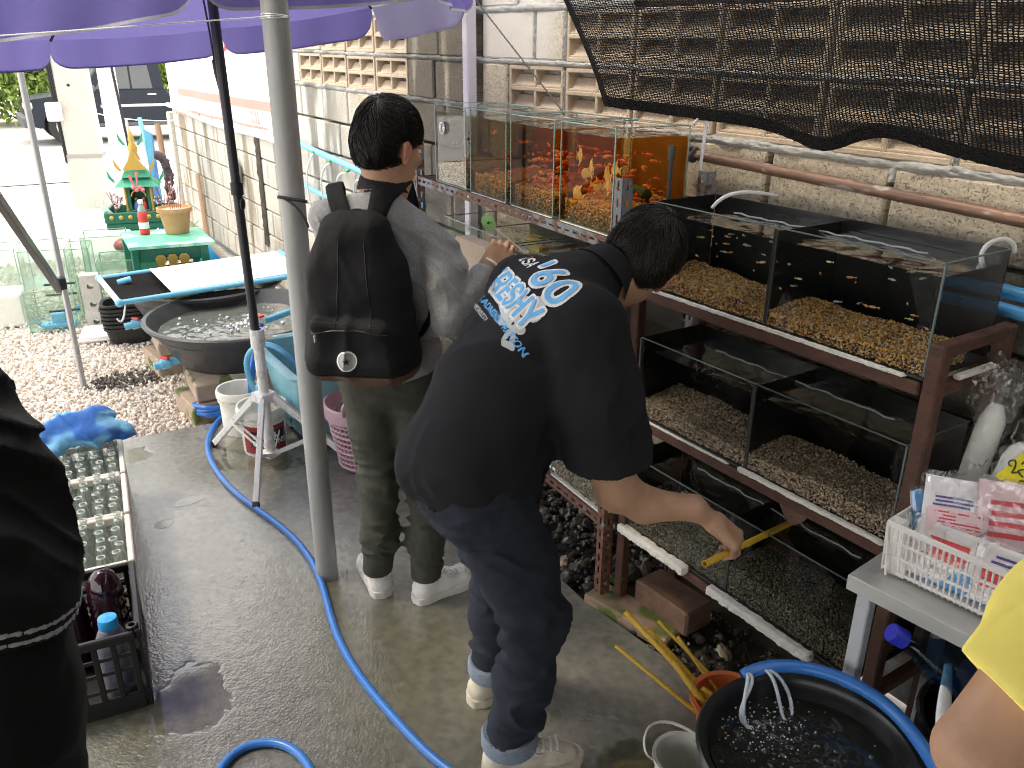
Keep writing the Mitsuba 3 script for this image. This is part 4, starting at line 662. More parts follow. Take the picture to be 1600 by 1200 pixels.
part(k2_, 'label_red', wrap(flat(-.115, .115, .02, .165, 30), c2, rf2, 0, vd), 'm_labelred'); part(k2_, 'label_panel', wrap(flat(-.07, .10, .06, .14, 24), c2, rf2, 0, vd, .002), 'm_labelblack'); part(k2_, 'label_orange', wrap(flat(-.06, .03, .10, .125, 12), c2, rf2, 0, vd, .0026), 'm_orange')
part(k2_, 'numeral', wrap(sub2(mv(tm(meshkit.text_mesh('4', .055, .0008, True)), (.01, .095, 0))), c2, rf2, 0, vd, .0034), 'm_white'); part(k2_, 'letters', wrap(sub2(mv(tm(meshkit.text_mesh('SEASONS', .027, .0008, True)), (-.065, .065, 0))), c2, rf2, 0, vd, .0034), 'm_white')
for j in range(4): part(k2_, 'small_print', wrap(flat(-.03, .05, .048 - .007 * j, .0505 - .007 * j, 10), c2, rf2, 0, vd, .002), 'm_pinkred')
solo('blue_stick', 'light blue plastic stick standing in the nearer paint bucket', 'stick', rod((1.0, 3.78, .1), (.99, 3.72, .36), .010, 10), 'm_pvccyan', 40)
# pink laundry basket
mat('m_pink', (.42, .27, .31), .45); bk = thing('laundry_basket', 'dusty pink plastic laundry basket with slotted sides', 'basket'); bc = (1.37, 3.345)
def bR(z): return .125 + .055 * (z / .33)
part(bk, 'base', lathe([(0, .01), (.12, .01), (.127, .025), (.122, .03), (0, .02)], 36, (*bc, 0)), 'm_pink', 40); part(bk, 'rim', lathe([(bR(.28), .27), (bR(.33) + .008, .275), (bR(.34) + .01, .335), (bR(.33), .34), (bR(.27) - .004, .27)], 40, (*bc, 0)), 'm_pink', 40)
for i in range(44): a = i * 2 * math.pi / 44; part(bk, 'slat', tube([(bc[0] + bR(z) * math.cos(a), bc[1] + bR(z) * math.sin(a), z) for z in (.02, .15, .275)], .0055, 5), 'm_pink')
for i in range(9): z = .03 + .028 * i; part(bk, 'hoop', torus((*bc, z), bR(z), .0065 if i % 3 else .009, 44, 5), 'm_pink', True)
part(bk, 'handle', tube(curve([(bc[0] - .15, bc[1] - .12, .33), (bc[0] - .13, bc[1] - .14, .40), (bc[0] - .08, bc[1] - .165, .40), (bc[0] - .05, bc[1] - .175, .33)], 20), .009, 8), 'm_pink', True)
# the long blue hose over the floor
hp = curve([(.93, 4.26, .012), (.83, 4.10, .012), (.765, 3.92, .012), (.735, 3.65, .012), (.755, 3.35, .012), (.81, 3.08, .012), (.845, 2.8, .012), (.82, 2.52, .012), (.765, 2.26, .012), (.745, 2.0, .012), (.76, 1.77, .012), (.795, 1.55, .012), (.95, 1.20, .012), (1.02, 1.0, .013), (.92, .72, .013), (.8, .6, .013)], 160)
solo('long_hose', 'long blue garden hose curving across the wet floor', 'hose', tube(hp, .0125, 12), 'm_hose', True)
solo('hose_loop', 'short bend of blue hose at the bottom edge of the picture', 'hose', tube(curve([(.10, 1.55, .012), (.26, 1.85, .012), (.35, 1.91, .012), (.43, 1.88, .012), (.475, 1.80, .012), (.47, 1.65, .012), (.4, 1.4, .012)], 50), .0125, 12), 'm_hose', True)
solo('hose_coil', 'coil of blue hose lying behind the paint buckets', 'hose', tube([(.93 + (.115 + .012 * math.sin(a * 3)) * math.cos(a), 4.345 + (.09 + .01 * math.cos(a * 2)) * math.sin(a), .014 + .0022 * a + .006 * math.sin(a * 2.3)) for a in np.linspace(0, 2 * math.pi * 4.2, 150)], .0125, 10), 'm_hose', True)
# ---------------------------------------------------------------- far left: trays, glass tanks, shrine, pole, truck
mat('m_tray', (.012, .013, .014), .4)
for j in range(7): 
    c = np.array([.78 + RG.uniform(-.008, .008), 6.05 + RG.uniform(-.008, .008)]); z0 = -.045 + .028 * j + (.0 if j == 0 else .0); 
    k = thing('black_tray', ['bottom black plastic tray of the nested stack', 'second black tray from the bottom', 'third black tray from the bottom', 'middle black tray of the nested stack', 'third black tray from the top', 'second black tray from the top', 'top black tray of the nested stack'][j], 'tray')
    scene[k] = mikit.ply(mv(rtub(-.15, .15, -.12, .12, 0, .115, .025, .008), (*c, z0), rz(-14)), 'm_tray', 40)
scene['m_tankglass'] = {'type': 'blendbsdf', 'weight': .14, 'bsdf_0': {'type': 'thindielectric', 'int_ior': 1.5, 'specular_transmittance': C(.82, .92, .86)}, 'bsdf_1': {'type': 'twosided', 'bsdf': {'type': 'principled', 'base_color': C(.42, .56, .48), 'roughness': .3}}}
def glasstank(lab, c, s, r, side=0):
    k = thing('empty_glass_tank', lab, 'fish tank'); w, d, h = s; R_ = rz(r); gb = gbox(-w / 2, w / 2, -d / 2, d / 2, 0, h, 'fblrd'); part(k, 'glass', mv(J(list(gb.values())), c, R_), 'm_tankglass')
    E_ = [box((x, y, h / 2), (.006, .006, h), bev=.001) for x in (-w / 2, w / 2) for y in (-d / 2, d / 2)] + [box((0, y, h), (w - .008, .006, .006), bev=.001) for y in (-d / 2, d / 2)] + [box((x, 0, h), (.006, d - .008, .006), bev=.001) for x in (-w / 2, w / 2)]
    part(k, 'glass_edge', mv(J(E_), c, R_), 'm_glassedge2'); return k
mat('m_glassedge2', (.24, .37, .31), .2)
for c, s, lab in (((.40, 6.75, -.05), (.31, .42, .30), 'lower left empty glass tank on the gravel holding a blue clip rack'), ((.41, 6.78, .26), (.29, .40, .27), 'upper left empty glass tank stacked behind the tent leg'), ((.83, 6.55, .0), (.26, .36, .22), 'lower right empty glass tank behind the black trays'), ((.84, 6.6, .23), (.24, .34, .20), 'middle right empty glass tank of the stack by the green table'), ((.83, 6.95, .28), (.30, .3, .26), 'rear empty glass tank under the shrine'), ((.64, 6.95, -.05), (.16, .3, .52), 'narrow tall glass tank between the two stacks'), ((.13, 7.3, -.05), (.26, .3, .50), 'leftmost pale glass tank on the gravel')): glasstank(lab, c, s, -12)
solo('grey_block', 'grey hollow block standing between the glass tanks', 'block', box((.62, 6.62, .08), (.10, .12, .36), -12, .006), 'm_ventgrey') if 0 else None
mat('m_concretegrey', lambda p, n, uv: mix((.38, .36, .32), (.52, .50, .45), fbm(p.x * 12, p.y * 12, p.z * 12, 3)), .9)
k = thing('hollow_block', 'grey concrete hollow block standing between the glass tanks', 'block'); hb = sg.box(0, 0, .12, .42)
for q in range(3): hb = hb.difference(sg.Point(.06, .08 + .13 * q).buffer(.022))
scene[k] = mikit.ply(mv(prism(hb, .1), (.58, 6.5, -.06), rz(-12) @ np.array([[1, 0, 0], [0, 0, -1], [0, 1, 0]], float)), 'm_concretegrey')
mat('m_clipblue', (.12, .45, .78), .35); k = thing('blue_clip_rack', 'light blue plastic piece inside the lower left glass tank', 'plastic piece')
part(k, 'plate', box((.40, 6.62, -.02), (.22, .1, .03), -10, .006), 'm_clipblue'); part(k, 'block', box((.40, 6.62, .03), (.09, .06, .07), -10, .006), 'm_clipblue'); part(k, 'hook', tube([(.49 + .045 * math.cos(a), 6.6, .09 + .045 * math.sin(a)) for a in np.linspace(2.6, 6.6, 16)], .009, 8), 'm_clipblue', True); part(k, 'hook', tube([(.30 + .045 * math.cos(a), 6.6, .03 + .045 * math.sin(a)) for a in np.linspace(2.6, 5.6, 12)], .008, 8), 'm_clipblue', True)
mat('m_blackstrip', (.02, .02, .02), .5)
for j, z in enumerate((.215, .10, .30)): solo('black_strip', ['middle', 'lowest', 'highest'][j] + ' black edge strip lying across the left glass tanks', 'strip', box((.44, 6.54 - .02 * j, z), (.2, .015, .014), -12, .003), 'm_blackstrip')
solo('foam_sheet', 'white foam sheet lying on the gravel beside the black trays', 'foam', box((.60, 6.22, -.015), (.22, .26, .05), -14, .015), 'm_white')
solo('foam_box', 'white foam box standing on the gravel at the far left', 'box', box((.12, 7.0, .06), (.2, .3, .24), -8, .01), 'm_foam')
# green table with pot and bottle
mat('m_greentable', lambda p, n, uv: mix((.10, .42, .27), (.42, .62, .50), smoothstep(.5, .75, fbm(p.x * 7, p.y * 7, 3, 4))), .45); mat('m_greendark', (.02, .15, .09), .4); mat('m_gold', (.55, .36, .08), .35, metal=.4)
tb = thing('green_table', 'low green painted table in front of the spirit house', 'table')
part(tb, 'top', hexa([(.90, 6.62, .58), (.86, 6.02, .58), (1.40, 5.92, .58), (1.43, 6.5, .58), (.90, 6.62, .6), (.86, 6.02, .6), (1.40, 5.92, .6), (1.43, 6.5, .6)][0:1] + [(.86, 6.02, .58), (1.40, 5.92, .58), (1.43, 6.5, .58), (.90, 6.62, .6), (.86, 6.02, .6), (1.40, 5.92, .6), (1.43, 6.5, .6)]), 'm_greentable')
for x, y in ((.92, 6.54), (.90, 6.09), (1.34, 6.0), (1.37, 6.43)): part(tb, 'leg', box((x, y, .25), (.05, .05, .64), -6, .005), 'm_greendark')
part(tb, 'apron', box((1.13, 6.05, .52), (.44, .02, .09), -10, .004), 'm_greendark')
for q in range(3): part(tb, 'petal', prism(sg.Polygon([(-.03, 0), (0, -.11), (.03, 0), (.015, .02), (-.015, .02)]).buffer(.006), .006, (1.05 + .075 * q, 6.03 - .013 * q, .50), np.array([[1, 0, 0], [0, 0, -1], [0, 1, 0]], float)), 'm_gold')
mat('m_terracotta', lambda p, n, uv: mix((.38, .20, .09), (.50, .29, .14), fbm(p.x * 14, p.y * 14, p.z * 14, 3)), .8); mat('m_ash', (.45, .42, .38), .95)
pt = thing('flower_pot', 'terracotta pot of ash and incense sticks on the green table', 'pot'); pc = (1.25, 6.36)
part(pt, 'pot', lathe([(0, .6), (.075, .6), (.082, .61), (.107, .755), (.122, .757), (.124, .785), (.112, .788), (.104, .77), (0, .76)], 36, (*pc, .001)), 'm_terracotta', 40); part(pt, 'ash', lathe([(0, .775), (.108, .765)], 24, (*pc, 0)), 'm_ash')
mat('m_stick', (.30, .14, .10), .8); mat('m_tapeblue', (.10, .20, .48), .5)
for j in range(6): solo('incense_stick', ['leftmost', 'second from left', 'third from left', 'third from right', 'second from right', 'rightmost'][j] + ' incense stick standing in the terracotta pot', 'incense stick', rod((pc[0] - .02 + .012 * j, pc[1], .72), (pc[0] - .035 + .02 * j, pc[1] + .01, .90 + .05 * (j % 3)), .003, 5), 'm_stick', group='incense sticks in the terracotta pot')
bo = thing('red_bottle', 'small bottle of red drink with white cap on the green table', 'bottle'); q = (1.04, 6.42)
part(bo, 'drink', lathe([(0, .601), (.033, .602), (.035, .62), (.033, .66), (.030, .70), (.033, .73), (.028, .765), (0, .765)], 20, (*q, .001)), 'm_red', True); part(bo, 'neck', lathe([(.028, .766), (.024, .79), (.014, .805), (.014, .82), (0, .82)], 16, (*q, .001)), 'm_glassedge2', True); part(bo, 'cap', lathe([(.017, .82), (.017, .845), (0, .847)], 16, (*q, .001)), 'm_white', 40); part(bo, 'label', lathe([(.0352, .645), (.0352, .69)], 16, (*q, .001)), 'm_white')
# spirit house
sh = thing('spirit_house', 'small green and gold spirit house with figurines and flowers', 'shrine'); X, Y = 1.22, 7.5
def S_(m): return mv(m, (X, Y, 0), rz(-16))
G_, K_ = 'm_greendark', 'm_gold'
part(sh, 'pillar', S_(lathe([(.0, -.06), (.16, -.06), (.16, .02), (.11, .06), (.10, .4), (.16, .47), (0, .47)], 4, (0, 0, 0), rz(45))), G_); part(sh, 'platform', S_(box((0, 0, .50), (.52, .40, .05), bev=.006)), G_)
for sx, sy, w, d in ((0, -.2, .52, .02), (0, .2, .52, .02), (-.26, 0, .02, .38), (.26, 0, .02, .38)): part(sh, 'parapet', S_(box((sx, sy, .57), (w, d, .085), bev=.004)), G_)
for j in range(7): part(sh, 'rosette', S_(lathe([(0, .0), (.016, .0), (.018, .006), (.006, .012), (0, .012)], 10, (-.21 + .07 * j, -.212, .575), np.array([[1, 0, 0], [0, 0, -1], [0, 1, 0]], float))), K_)
part(sh, 'steps', S_(J([box((0, -.02, .535 + .02 * j), (.30 - .05 * j, .26 - .04 * j, .02), bev=.003) for j in range(3)])), G_)
part(sh, 'house_back', S_(box((0, .06, .70), (.20, .02, .20), bev=.004)), G_); 
for s in (-1, 1): part(sh, 'house_side', S_(box((s * .095, -.005, .70), (.02, .13, .20), bev=.004)), G_); part(sh, 'column', S_(lathe([(.012, 0), (.009, .02), (.009, .18), (.013, .2)], 10, (s * .098, -.075, .60))), K_)
part(sh, 'house_front', S_(J([box((s * .08, -.066, .70), (.035, .014, .20), bev=.003) for s in (-1, 1)] + [box((0, -.066, .785), (.125, .013, .03), bev=.003)])), G_)
part(sh, 'arch', S_(tube([(.055 * math.cos(a), -.076, .715 + .055 * math.sin(a)) for a in np.linspace(0, math.pi, 12)], .007, 6)), K_, True)
for (w, d, z0, h) in ((.34, .26, .80, .07), (.22, .17, .87, .08)): part(sh, 'roof', S_((lambda b: (b[0], b[1]))(hexa([(-w / 2, -d / 2, z0), (w / 2, -d / 2, z0), (w / 2, d / 2, z0), (-w / 2, d / 2, z0), (-w * .3, -d * .12, z0 + h), (w * .3, -d * .12, z0 + h), (w * .3, d * .12, z0 + h), (-w * .3, d * .12, z0 + h)]))), 'm_greenroof'); 
mat('m_greenroof', (.05, .30, .18), .4)
part(sh, 'gable', S_(prism(sg.Polygon([(-.09, 0), (.09, 0), (.03, .09), (0, .17), (-.03, .09)]), .03, (0, -.06, .93), np.array([[1, 0, 0], [0, 0, -1], [0, 1, 0]], float))), K_); part(sh, 'spire', S_(lathe([(.05, 1.0), (.03, 1.06), (.04, 1.09), (.02, 1.14), (.026, 1.16), (.004, 1.24)], 10)), K_, True)
for a, b in ((-.16, .83), (.16, .83), (-.10, .92), (.10, .92), (-.04, 1.12), (.04, 1.12)): s = 1 if a > 0 else -1; part(sh, 'finial', S_(prism(sg.Polygon([(0, 0), (.02, .0), (.05, .04), (.055, .10), (.03, .05)]), .012, (a, -.04, b), np.array([[s, 0, 0], [0, 0, -1], [0, 1, 0]], float))), 'm_greenroof' if b > 1 or b < .9 else K_)
for i, x in enumerate((-.03, .03)):
    f = thing('figurine', ['tiny seated figurine in blue inside the spirit house', 'tiny seated figurine in red inside the spirit house'][i], 'figurine'); part(f, 'robe', S_(lathe([(0, .60), (.03, .60), (.026, .63), (.014, .665), (0, .67)], 10, (x, -.03, .005))), ['m_tapeblue', 'm_red'][i], True); part(f, 'head', S_(ball((x, -.03, .69), .013, 1)), 'm_terracotta', True)
mat('m_ribbon', (.75, .20, .22), .6); part(sh, 'ribbon', S_(J([ball((-.02 + .022 * q, -.15, .80 - .02 * (q % 2)), .018, 1) for q in range(4)] + [tube([(-.01, -.15, .80), (-.04, -.16, .90)], [.004, .014], 6), tube([(.01, -.15, .80), (.02, -.16, .92)], [.004, .014], 6)])), 'm_ribbon', True)
mat('m_twig', (.16, .09, .09), .8); mat('m_petal', (.66, .50, .52), .7)
for s, nm in ((-1, 'left'), (1, 'right')):
    f = thing('flower_spray', f'dry flower spray standing at the {nm} side of the spirit house', 'flowers'); tw, pe = [], []
    for q in range(14):
        a = np.array([s * .19, -.05 + RG.uniform(-.08, .08), .60]); b = a + np.array([RG.uniform(-.08, .08), RG.uniform(-.06, .06), RG.uniform(.05, .20)]); tw.append(rod(a, b, .003, 4)); pe += [ball(a + (b - a) * t_ + RG.normal(0, .008, 3), RG.uniform(.006, .013), 0) for t_ in (.6, .8, 1)]
    part(f, 'stems', S_(J(tw)), 'm_twig'); part(f, 'blossoms', S_(J(pe)), 'm_petal')
for j, (x, y) in enumerate(((-.13, -.16), (-.07, -.17), (.06, -.17), (.12, -.16), (.20, -.16))): solo('offering_cup', ['leftmost', 'second', 'middle', 'fourth', 'rightmost'][j] + ' small offering figure on the spirit house platform', 'offering', S_(lathe([(0, .525), (.016, .525), (.02, .55), (.012, .575), (.014, .59), (0, .60)], 10, (x, y, 0))), ['m_ash', 'm_twig', 'm_white', 'm_gold', 'm_ash'][j], True)
solo('green_garland', 'white and green pennant leaning left of the spirit house', 'pennant', S_(prism(sg.Polygon([(-.30, .62), (-.28, .74), (-.26, .72), (-.27, .66), (-.12, .50), (-.14, .47)]), .01, (0, -.1, 0), np.array([[1, 0, 0], [0, 0, -1], [0, 1, 0]], float))), 'm_whitegreen'); mat('m_whitegreen', (.66, .74, .68), .5)
mat('m_garland', (.10, .075, .09), .85); solo('dark_garland', 'dark withered garland hanging beside the spirit house', 'garland', tube(curve([(1.42, 7.6, 1.02), (1.46, 7.6, .98), (1.49, 7.62, .85), (1.50, 7.63, .66)], 40) + .006 * RG.normal(size=(40, 3)), .035, 8), 'm_garland', True)
solo('red_cushion', 'dark red bundle lying under the spirit house platform', 'bundle', Blob().ell((1.0, 7.0, .42), (.11, .09, .06)).ell((1.08, 6.98, .38), (.09, .08, .05)).mesh(.012), 'm_labelred', True)
mat('m_tarp', lambda p, n, uv: mix((.02, .22, .72), (.05, .50, .80), smoothstep(.4, .6, fbm(p.y * 3, p.z * 4, p.x * 3, 2))), .4)
solo('blue_sign', 'bright blue sign sheet leaning near the end of the low wall', 'sign', grid(16, 20, lambda u, v: np.stack([1.50 + .17 * u + .14 * v * 0, 8.5 + .5 * u, -.05 + 1.20 * v - .10 * u + .01 * np.sin(v * 20)], -1)), 'm_tarp', True)
solo('blue_bag', 'blue plastic bag lying behind the green table', 'bag', Blob().ell((1.56, 6.9, .22), (.12, .1, .2)).ell((1.62, 6.85, .1), (.14, .12, .12)).mesh(.015), 'm_tarp', True)
mat('m_wood', (.30, .19, .12), .8); mat('m_palewood', (.50, .45, .38), .8)
for a, b, r, m_, lab, ct in (((1.62, 8.6, -.05), (1.66, 9.5, 1.18), .022, 'm_pvccyan', 'pale blue pipe standing at the end of the low wall', 'pipe'), ((1.80, 9.2, 0), (1.86, 9.7, 1.1), .03, 'm_wood', 'brown plank leaning on the end of the low wall', 'plank'), ((1.7, 7.4, 0), (1.86, 8.2, .75), .02, 'm_wood', 'short dark stick leaning on the low wall', 'stick'), ((1.5, 6.75, .5), (1.82, 6.5, .02), .025, 'm_palewood', 'pale plank leaning beside the blue bag', 'plank'), ((1.42, 8.9, .4), (1.50, 9.3, 1.18), .014, 'm_palewood', 'thin pale pole beside the blue sign', 'pole'), ((1.36, 8.5, .9), (1.30, 8.5, 2.05), .012, 'm_darkmetal', 'thin dark rod rising behind the spirit house', 'rod')):
    solo('leaning_' + ct, lab, ct, rod(a, b, r, 10), m_)
mat('m_grass', (.13, .22, .05), .6); g_ = thing('weed_tuft', 'green weeds growing at the foot of the low wall', 'plant')
for q in range(30): part(g_, 'leaf', mv(leaf(RG.uniform(.12, .3), .012, .5), (1.82 + RG.uniform(-.12, .1), 8.6 + RG.uniform(-.6, .6), 0), rz(RG.uniform(0, 360)) @ rotm((0, 1, 0), -RG.uniform(.7, 1.4))), 'm_grass', True)
g2 = thing('green_plant', 'strappy green plant under the green table', 'plant')
for q in range(8): part(g2, 'leaf', mv(leaf(RG.uniform(.2, .34), .014, .6), (1.22, 6.1, .12), rz(RG.uniform(-160, 20)) @ rotm((0, 1, 0), -RG.uniform(.5, 1.2))), 'm_grass', True)
solo('wall_disc', 'grey round lid hanging on the low wall behind the mast', 'lid', lathe([(0, .0), (.10, .0), (.12, .02), (.10, .03), (0, .03)], 28, (2.06, 7.55, .84), frame((-1, 0, 0))), 'm_silvergrey', 40); mat('m_silvergrey', (.30, .31, .30), .4, metal=.4)
# utility pole, white post
up = thing('utility_pole', 'square concrete utility pole with cables standing by the road', 'utility pole')
mat('m_polecon', lambda p, n, uv: mix((.46, .43, .37), (.58, .55, .49), fbm(p.x * 5, p.y * 5, p.z * 3, 4)) * (.88 + .24 * noise(p.x * 60, p.y * 60, p.z * 60)), .9)
part(up, 'shaft', hexa([(1.15, 12.0, -.1), (1.55, 11.85, -.1), (1.65, 12.15, -.1), (1.25, 12.3, -.1), (1.235, 12.03, 5), (1.485, 11.9, 5), (1.555, 12.1, 5), (1.305, 12.2, 5)]), 'm_polecon')
part(up, 'strap', hexa([(1.155, 11.985, .56), (1.555, 11.835, .56), (1.655, 12.165, .56), (1.245, 12.315, .56), (1.155, 11.985, .60), (1.555, 11.835, .60), (1.655, 12.165, .60), (1.245, 12.315, .60)]), 'm_silvergrey')
part(up, 'cable', J([tube(curve([(1.20 - .02 * q, 12.02 - .02 * q, .7 - .1 * q), (1.185 - .02 * q, 12.0, 1.3), (1.20 - .03 * q, 12.0, 3)], 20), .012, 6) for q in range(3)]), 'm_black', True); part(up, 'meter_box', box((1.12, 11.9, 1.12), (.16, .12, .22), -20, .015), 'm_whitepaint')
for x, z in ((1.33, 1.42), (1.36, .78), (1.37, .22)): part(up, 'bolt_hole', rod((x, 11.93, z), (x + .008, 11.952 - .002, z), .018, 10), 'm_black')
solo('white_post', 'bright white painted post standing behind the utility pole', 'post', box((1.88, 12.6, 1.3), (.22, .2, 2.8), -10, .01), 'm_white')
# pickup truck
mat('m_truck', (.010, .016, .028), .3, specular=.35, clearcoat=.15); mat('m_window', (.10, .11, .12), .12, specular=.7); mat('m_tyre', (.03, .03, .03), .8); mat('m_chrome', (.55, .55, .55), .25, .6); mat('m_truckgrey', (.10, .105, .11), .6)
tk = thing('pickup_truck', 'dark blue pickup truck passing on the road', 'truck'); XF = mi.ScalarTransform4f
Rt = np.array([[1, 0, 0], [0, 0, -1], [0, 1, 0]], float)  # profile x, z -> prism thickness along -y
def side(poly, w, yc): return prism(poly, w, (1.38, yc + w / 2, -.045), Rt)
low = sg.Polygon([(.0, .42), (.02, .80), (.10, .90), (1.0, 1.02), (1.25, 1.05), (2.75, 1.06), (2.78, .98), (4.95, .98), (4.98, .45), (3.3, .36), (.2, .34)])
for wx in (.72, 3.75): low = low.difference(sg.Point(wx, .36).buffer(.43))
part(tk, 'body', side(low, 1.62, 20.9), 'm_truck'); part(tk, 'cab', prism(sg.Polygon([(1.12, 1.05), (1.62, 1.68), (1.8, 1.74), (2.52, 1.74), (2.68, 1.62), (2.74, 1.05)]), 1.42, (1.38, 20.9 + .71, -.045), Rt), 'm_truck')
yn = 20.9 - .815
part(tk, 'side_window', side(sg.Polygon([(1.36, 1.08), (1.72, 1.62), (2.05, 1.64), (2.05, 1.08)]), .02, 20.9 - .715), 'm_window'); part(tk, 'side_window', side(sg.Polygon([(2.09, 1.08), (2.09, 1.64), (2.44, 1.63), (2.5, 1.08)]), .02, 20.9 - .715), 'm_window')
part(tk, 'windshield', hexa([(1.38 + 1.10, 20.9 - .62, 1.02), (1.38 + 1.11, 20.9 + .62, 1.02), (1.38 + 1.13, 20.9 + .62, 1.01), (1.38 + 1.13, 20.9 - .62, 1.01), (1.38 + 1.58, 20.9 - .58, 1.62), (1.38 + 1.58, 20.9 + .58, 1.62), (1.38 + 1.61, 20.9 + .58, 1.61), (1.38 + 1.61, 20.9 - .58, 1.61)]), 'm_window')
part(tk, 'mirror', box((1.38 + 1.28, yn - .09, 1.06), (.12, .18, .13), bev=.03), 'm_truckgrey'); DK = part(tk, 'door', side(sg.Polygon([(1.25, .42), (1.25, 1.04), (2.62, 1.05), (2.62, .42)]), .02, yn), 'm_truck'); part(DK, 'handle', box((1.38 + 2.45, yn - .018, .92), (.18, .03, .035), bev=.008), 'm_chrome')
part(tk, 'side_moulding', box((1.38 + 2.9, yn - .015, .70), (3.0, .03, .06), bev=.01), 'm_chrome'); part(tk, 'bumper', box((1.38 + .0, 20.9, .42), (.16, 1.66, .22), bev=.04), 'm_truckgrey'); part(tk, 'headlight', box((1.38 + .06, yn + .12, .74), (.16, .3, .15), bev=.03), 'm_bucket'); part(tk, 'sill', box((1.38 + 2.2, yn + .02, .32), (2.0, .08, .08), bev=.02), 'm_truckgrey')
for wx in (.72, 3.75):
    for yy, dd in ((yn + .06, 1), (20.9 + .75, -1)):
        M_ = np.array([[1, 0, 0], [0, 0, -1], [0, 1, 0]], float); TK = part(tk, 'tyre', lathe([(.22, -.09), (.34, -.1), (.36, -.07), (.36, .07), (.34, .1), (.22, .09)], 36, (1.38 + wx, yy, .315), M_), 'm_tyre', 40); part(TK, 'rim', lathe([(0, .03), (.06, .04), (.08, .01), (.2, .03), (.225, .085), (.225, -.08)], 24, (1.38 + wx, yy, .315), M_), 'm_chrome', 40)
# hedge beyond the road
mat('m_hedge', VC, .7)
def bush(nm, lab, x0, x1, y0, y1, z1, n, seed, cols):
    rg = np.random.default_rng(seed); P = np.stack([rg.uniform(x0, x1, n), rg.uniform(y0, y1, n), rg.uniform(0, 1, n)], 1); top = z1 * (.55 + .6 * meshkit.fbm(np.stack([P[:, 0] * .5, P[:, 1] * .5, 0 * P[:, 0]], -1), 3, seed)); P[:, 2] = top * rg.random(n) ** .6
    m = trimesh.creation.icosphere(0); v = np.array([(-1, 0, 0), (0, .5, .12), (1, 0, 0), (0, -.5, .12)]); q = rg.normal(size=(n, 3, 3)); Q = np.linalg.qr(q)[0]; s = rg.uniform(.055, .13, n)
    V = np.einsum('nij,kj->nki', Q, v) * s[:, None, None] + P[:, None]; F = (np.array([[0, 1, 2], [0, 2, 3]])[None] + 4 * np.arange(n)[:, None, None]).reshape(-1, 3); c = palette(n, cols, rg, .3)
    scene[nm] = mikit.ply((V.reshape(-1, 3), F), 'm_hedge', color=np.repeat(c, 4, 0)); labels[nm] = {'label': lab, 'category': 'hedge', 'kind': 'stuff'}
bush('hedge', 'bright green overgrown hedge on the far side of the road', -9, 13, 25, 28, 3.0, 62000, 3, [(.16, .26, .04), (.24, .34, .06), (.10, .18, .03), (.30, .38, .10)])
# ---------------------------------------------------------------- shop roof behind and over the camera (outside the frame)
mat('m_roof', (.16, .16, .165), .6); mat('m_shopwall', (.20, .19, .18), .8)
ro = thing('shop_roof', 'dark sheet metal roof over the shop end of the yard, outside the picture', 'roof')
for i in range(15): part(ro, 'sheet', hexa([(-5.5, -4.5 + .46 * i, 2.72 - .012 * i), (1.5, -4.5 + .46 * i, 2.72 - .012 * i), (1.5, -4.05 + .46 * i, 2.712 - .012 * i), (-5.5, -4.05 + .46 * i, 2.712 - .012 * i), (-5.5, -4.5 + .46 * i, 2.73 - .012 * i), (1.5, -4.5 + .46 * i, 2.73 - .012 * i), (1.5, -4.05 + .46 * i, 2.722 - .012 * i), (-5.5, -4.05 + .46 * i, 2.722 - .012 * i)]), 'm_roof')
sw = thing('shop_wall', 'dim back wall of the shop, outside the picture', 'wall'); part(sw, 'panel', box((-.1, -4.6, 1.3), (4.8, .1, 2.8), bev=.01), 'm_shopwall'); part(sw, 'side_panel', box((WX + .1, -2.4, 1.3), (.08, 4.3, 2.8), bev=.01), 'm_shopwall')
# ---------------------------------------------------------------- steel table, basket of medicine, packages
mat('m_steel', lambda p, n, uv: mix((.46, .46, .45), (.60, .60, .58), fbm(p.x * 30, p.y * 6, p.z * 30, 3)), lambda p, n, uv: .28 + .2 * fbm(p.x * 14, p.y * 14, p.z * 14, 3), metal=.45)
st = thing('steel_table', 'small stainless steel table in the right foreground', 'table'); TR = rz(5.5); TO = np.array([1.452, .872, .79])
def T_(m): return mv(m, TO, TR)    # local x to the wall, y towards the viewer (negative)
part(st, 'top', T_(box((.27, -.40, -.012), (.54, .80, .024), bev=.006)), 'm_steel'); part(st, 'lip', T_(J([box((.006, -.40, -.018), (.012, .80, .038), bev=.004), box((.27, -.006, -.018), (.52, .012, .038), bev=.004)])), 'm_steel')
mat('m_greypaint', (.42, .44, .47), .4)
for x, y in ((.035, -.035), (.50, -.035), (.035, -.76), (.50, -.76)): part(st, 'leg', T_(box((x, y, -.412), (.032, .032, .755), bev=.003)), 'm_greypaint')
mat('m_basket', lambda p, n, uv: mix((.66, .65, .62), (.75, .74, .72), fbm(p.x * 20, p.y * 20, p.z * 20, 2)), .4)
ba = thing('white_basket', 'white plastic basket full of medicine packets on the steel table', 'basket'); BO = np.array([.055, -.068, 0.002]); W_, L_, H_ = .25, .40, .135
def Bk(m): return T_(mv(m, BO))
def bw(z): return .018 * (1 - z / H_)       # inset toward the bottom
part(ba, 'floor', Bk(box((W_ / 2, -L_ / 2 + .03, .006), (W_ - .04, L_ - .04, .005), bev=.001)), 'm_basket')
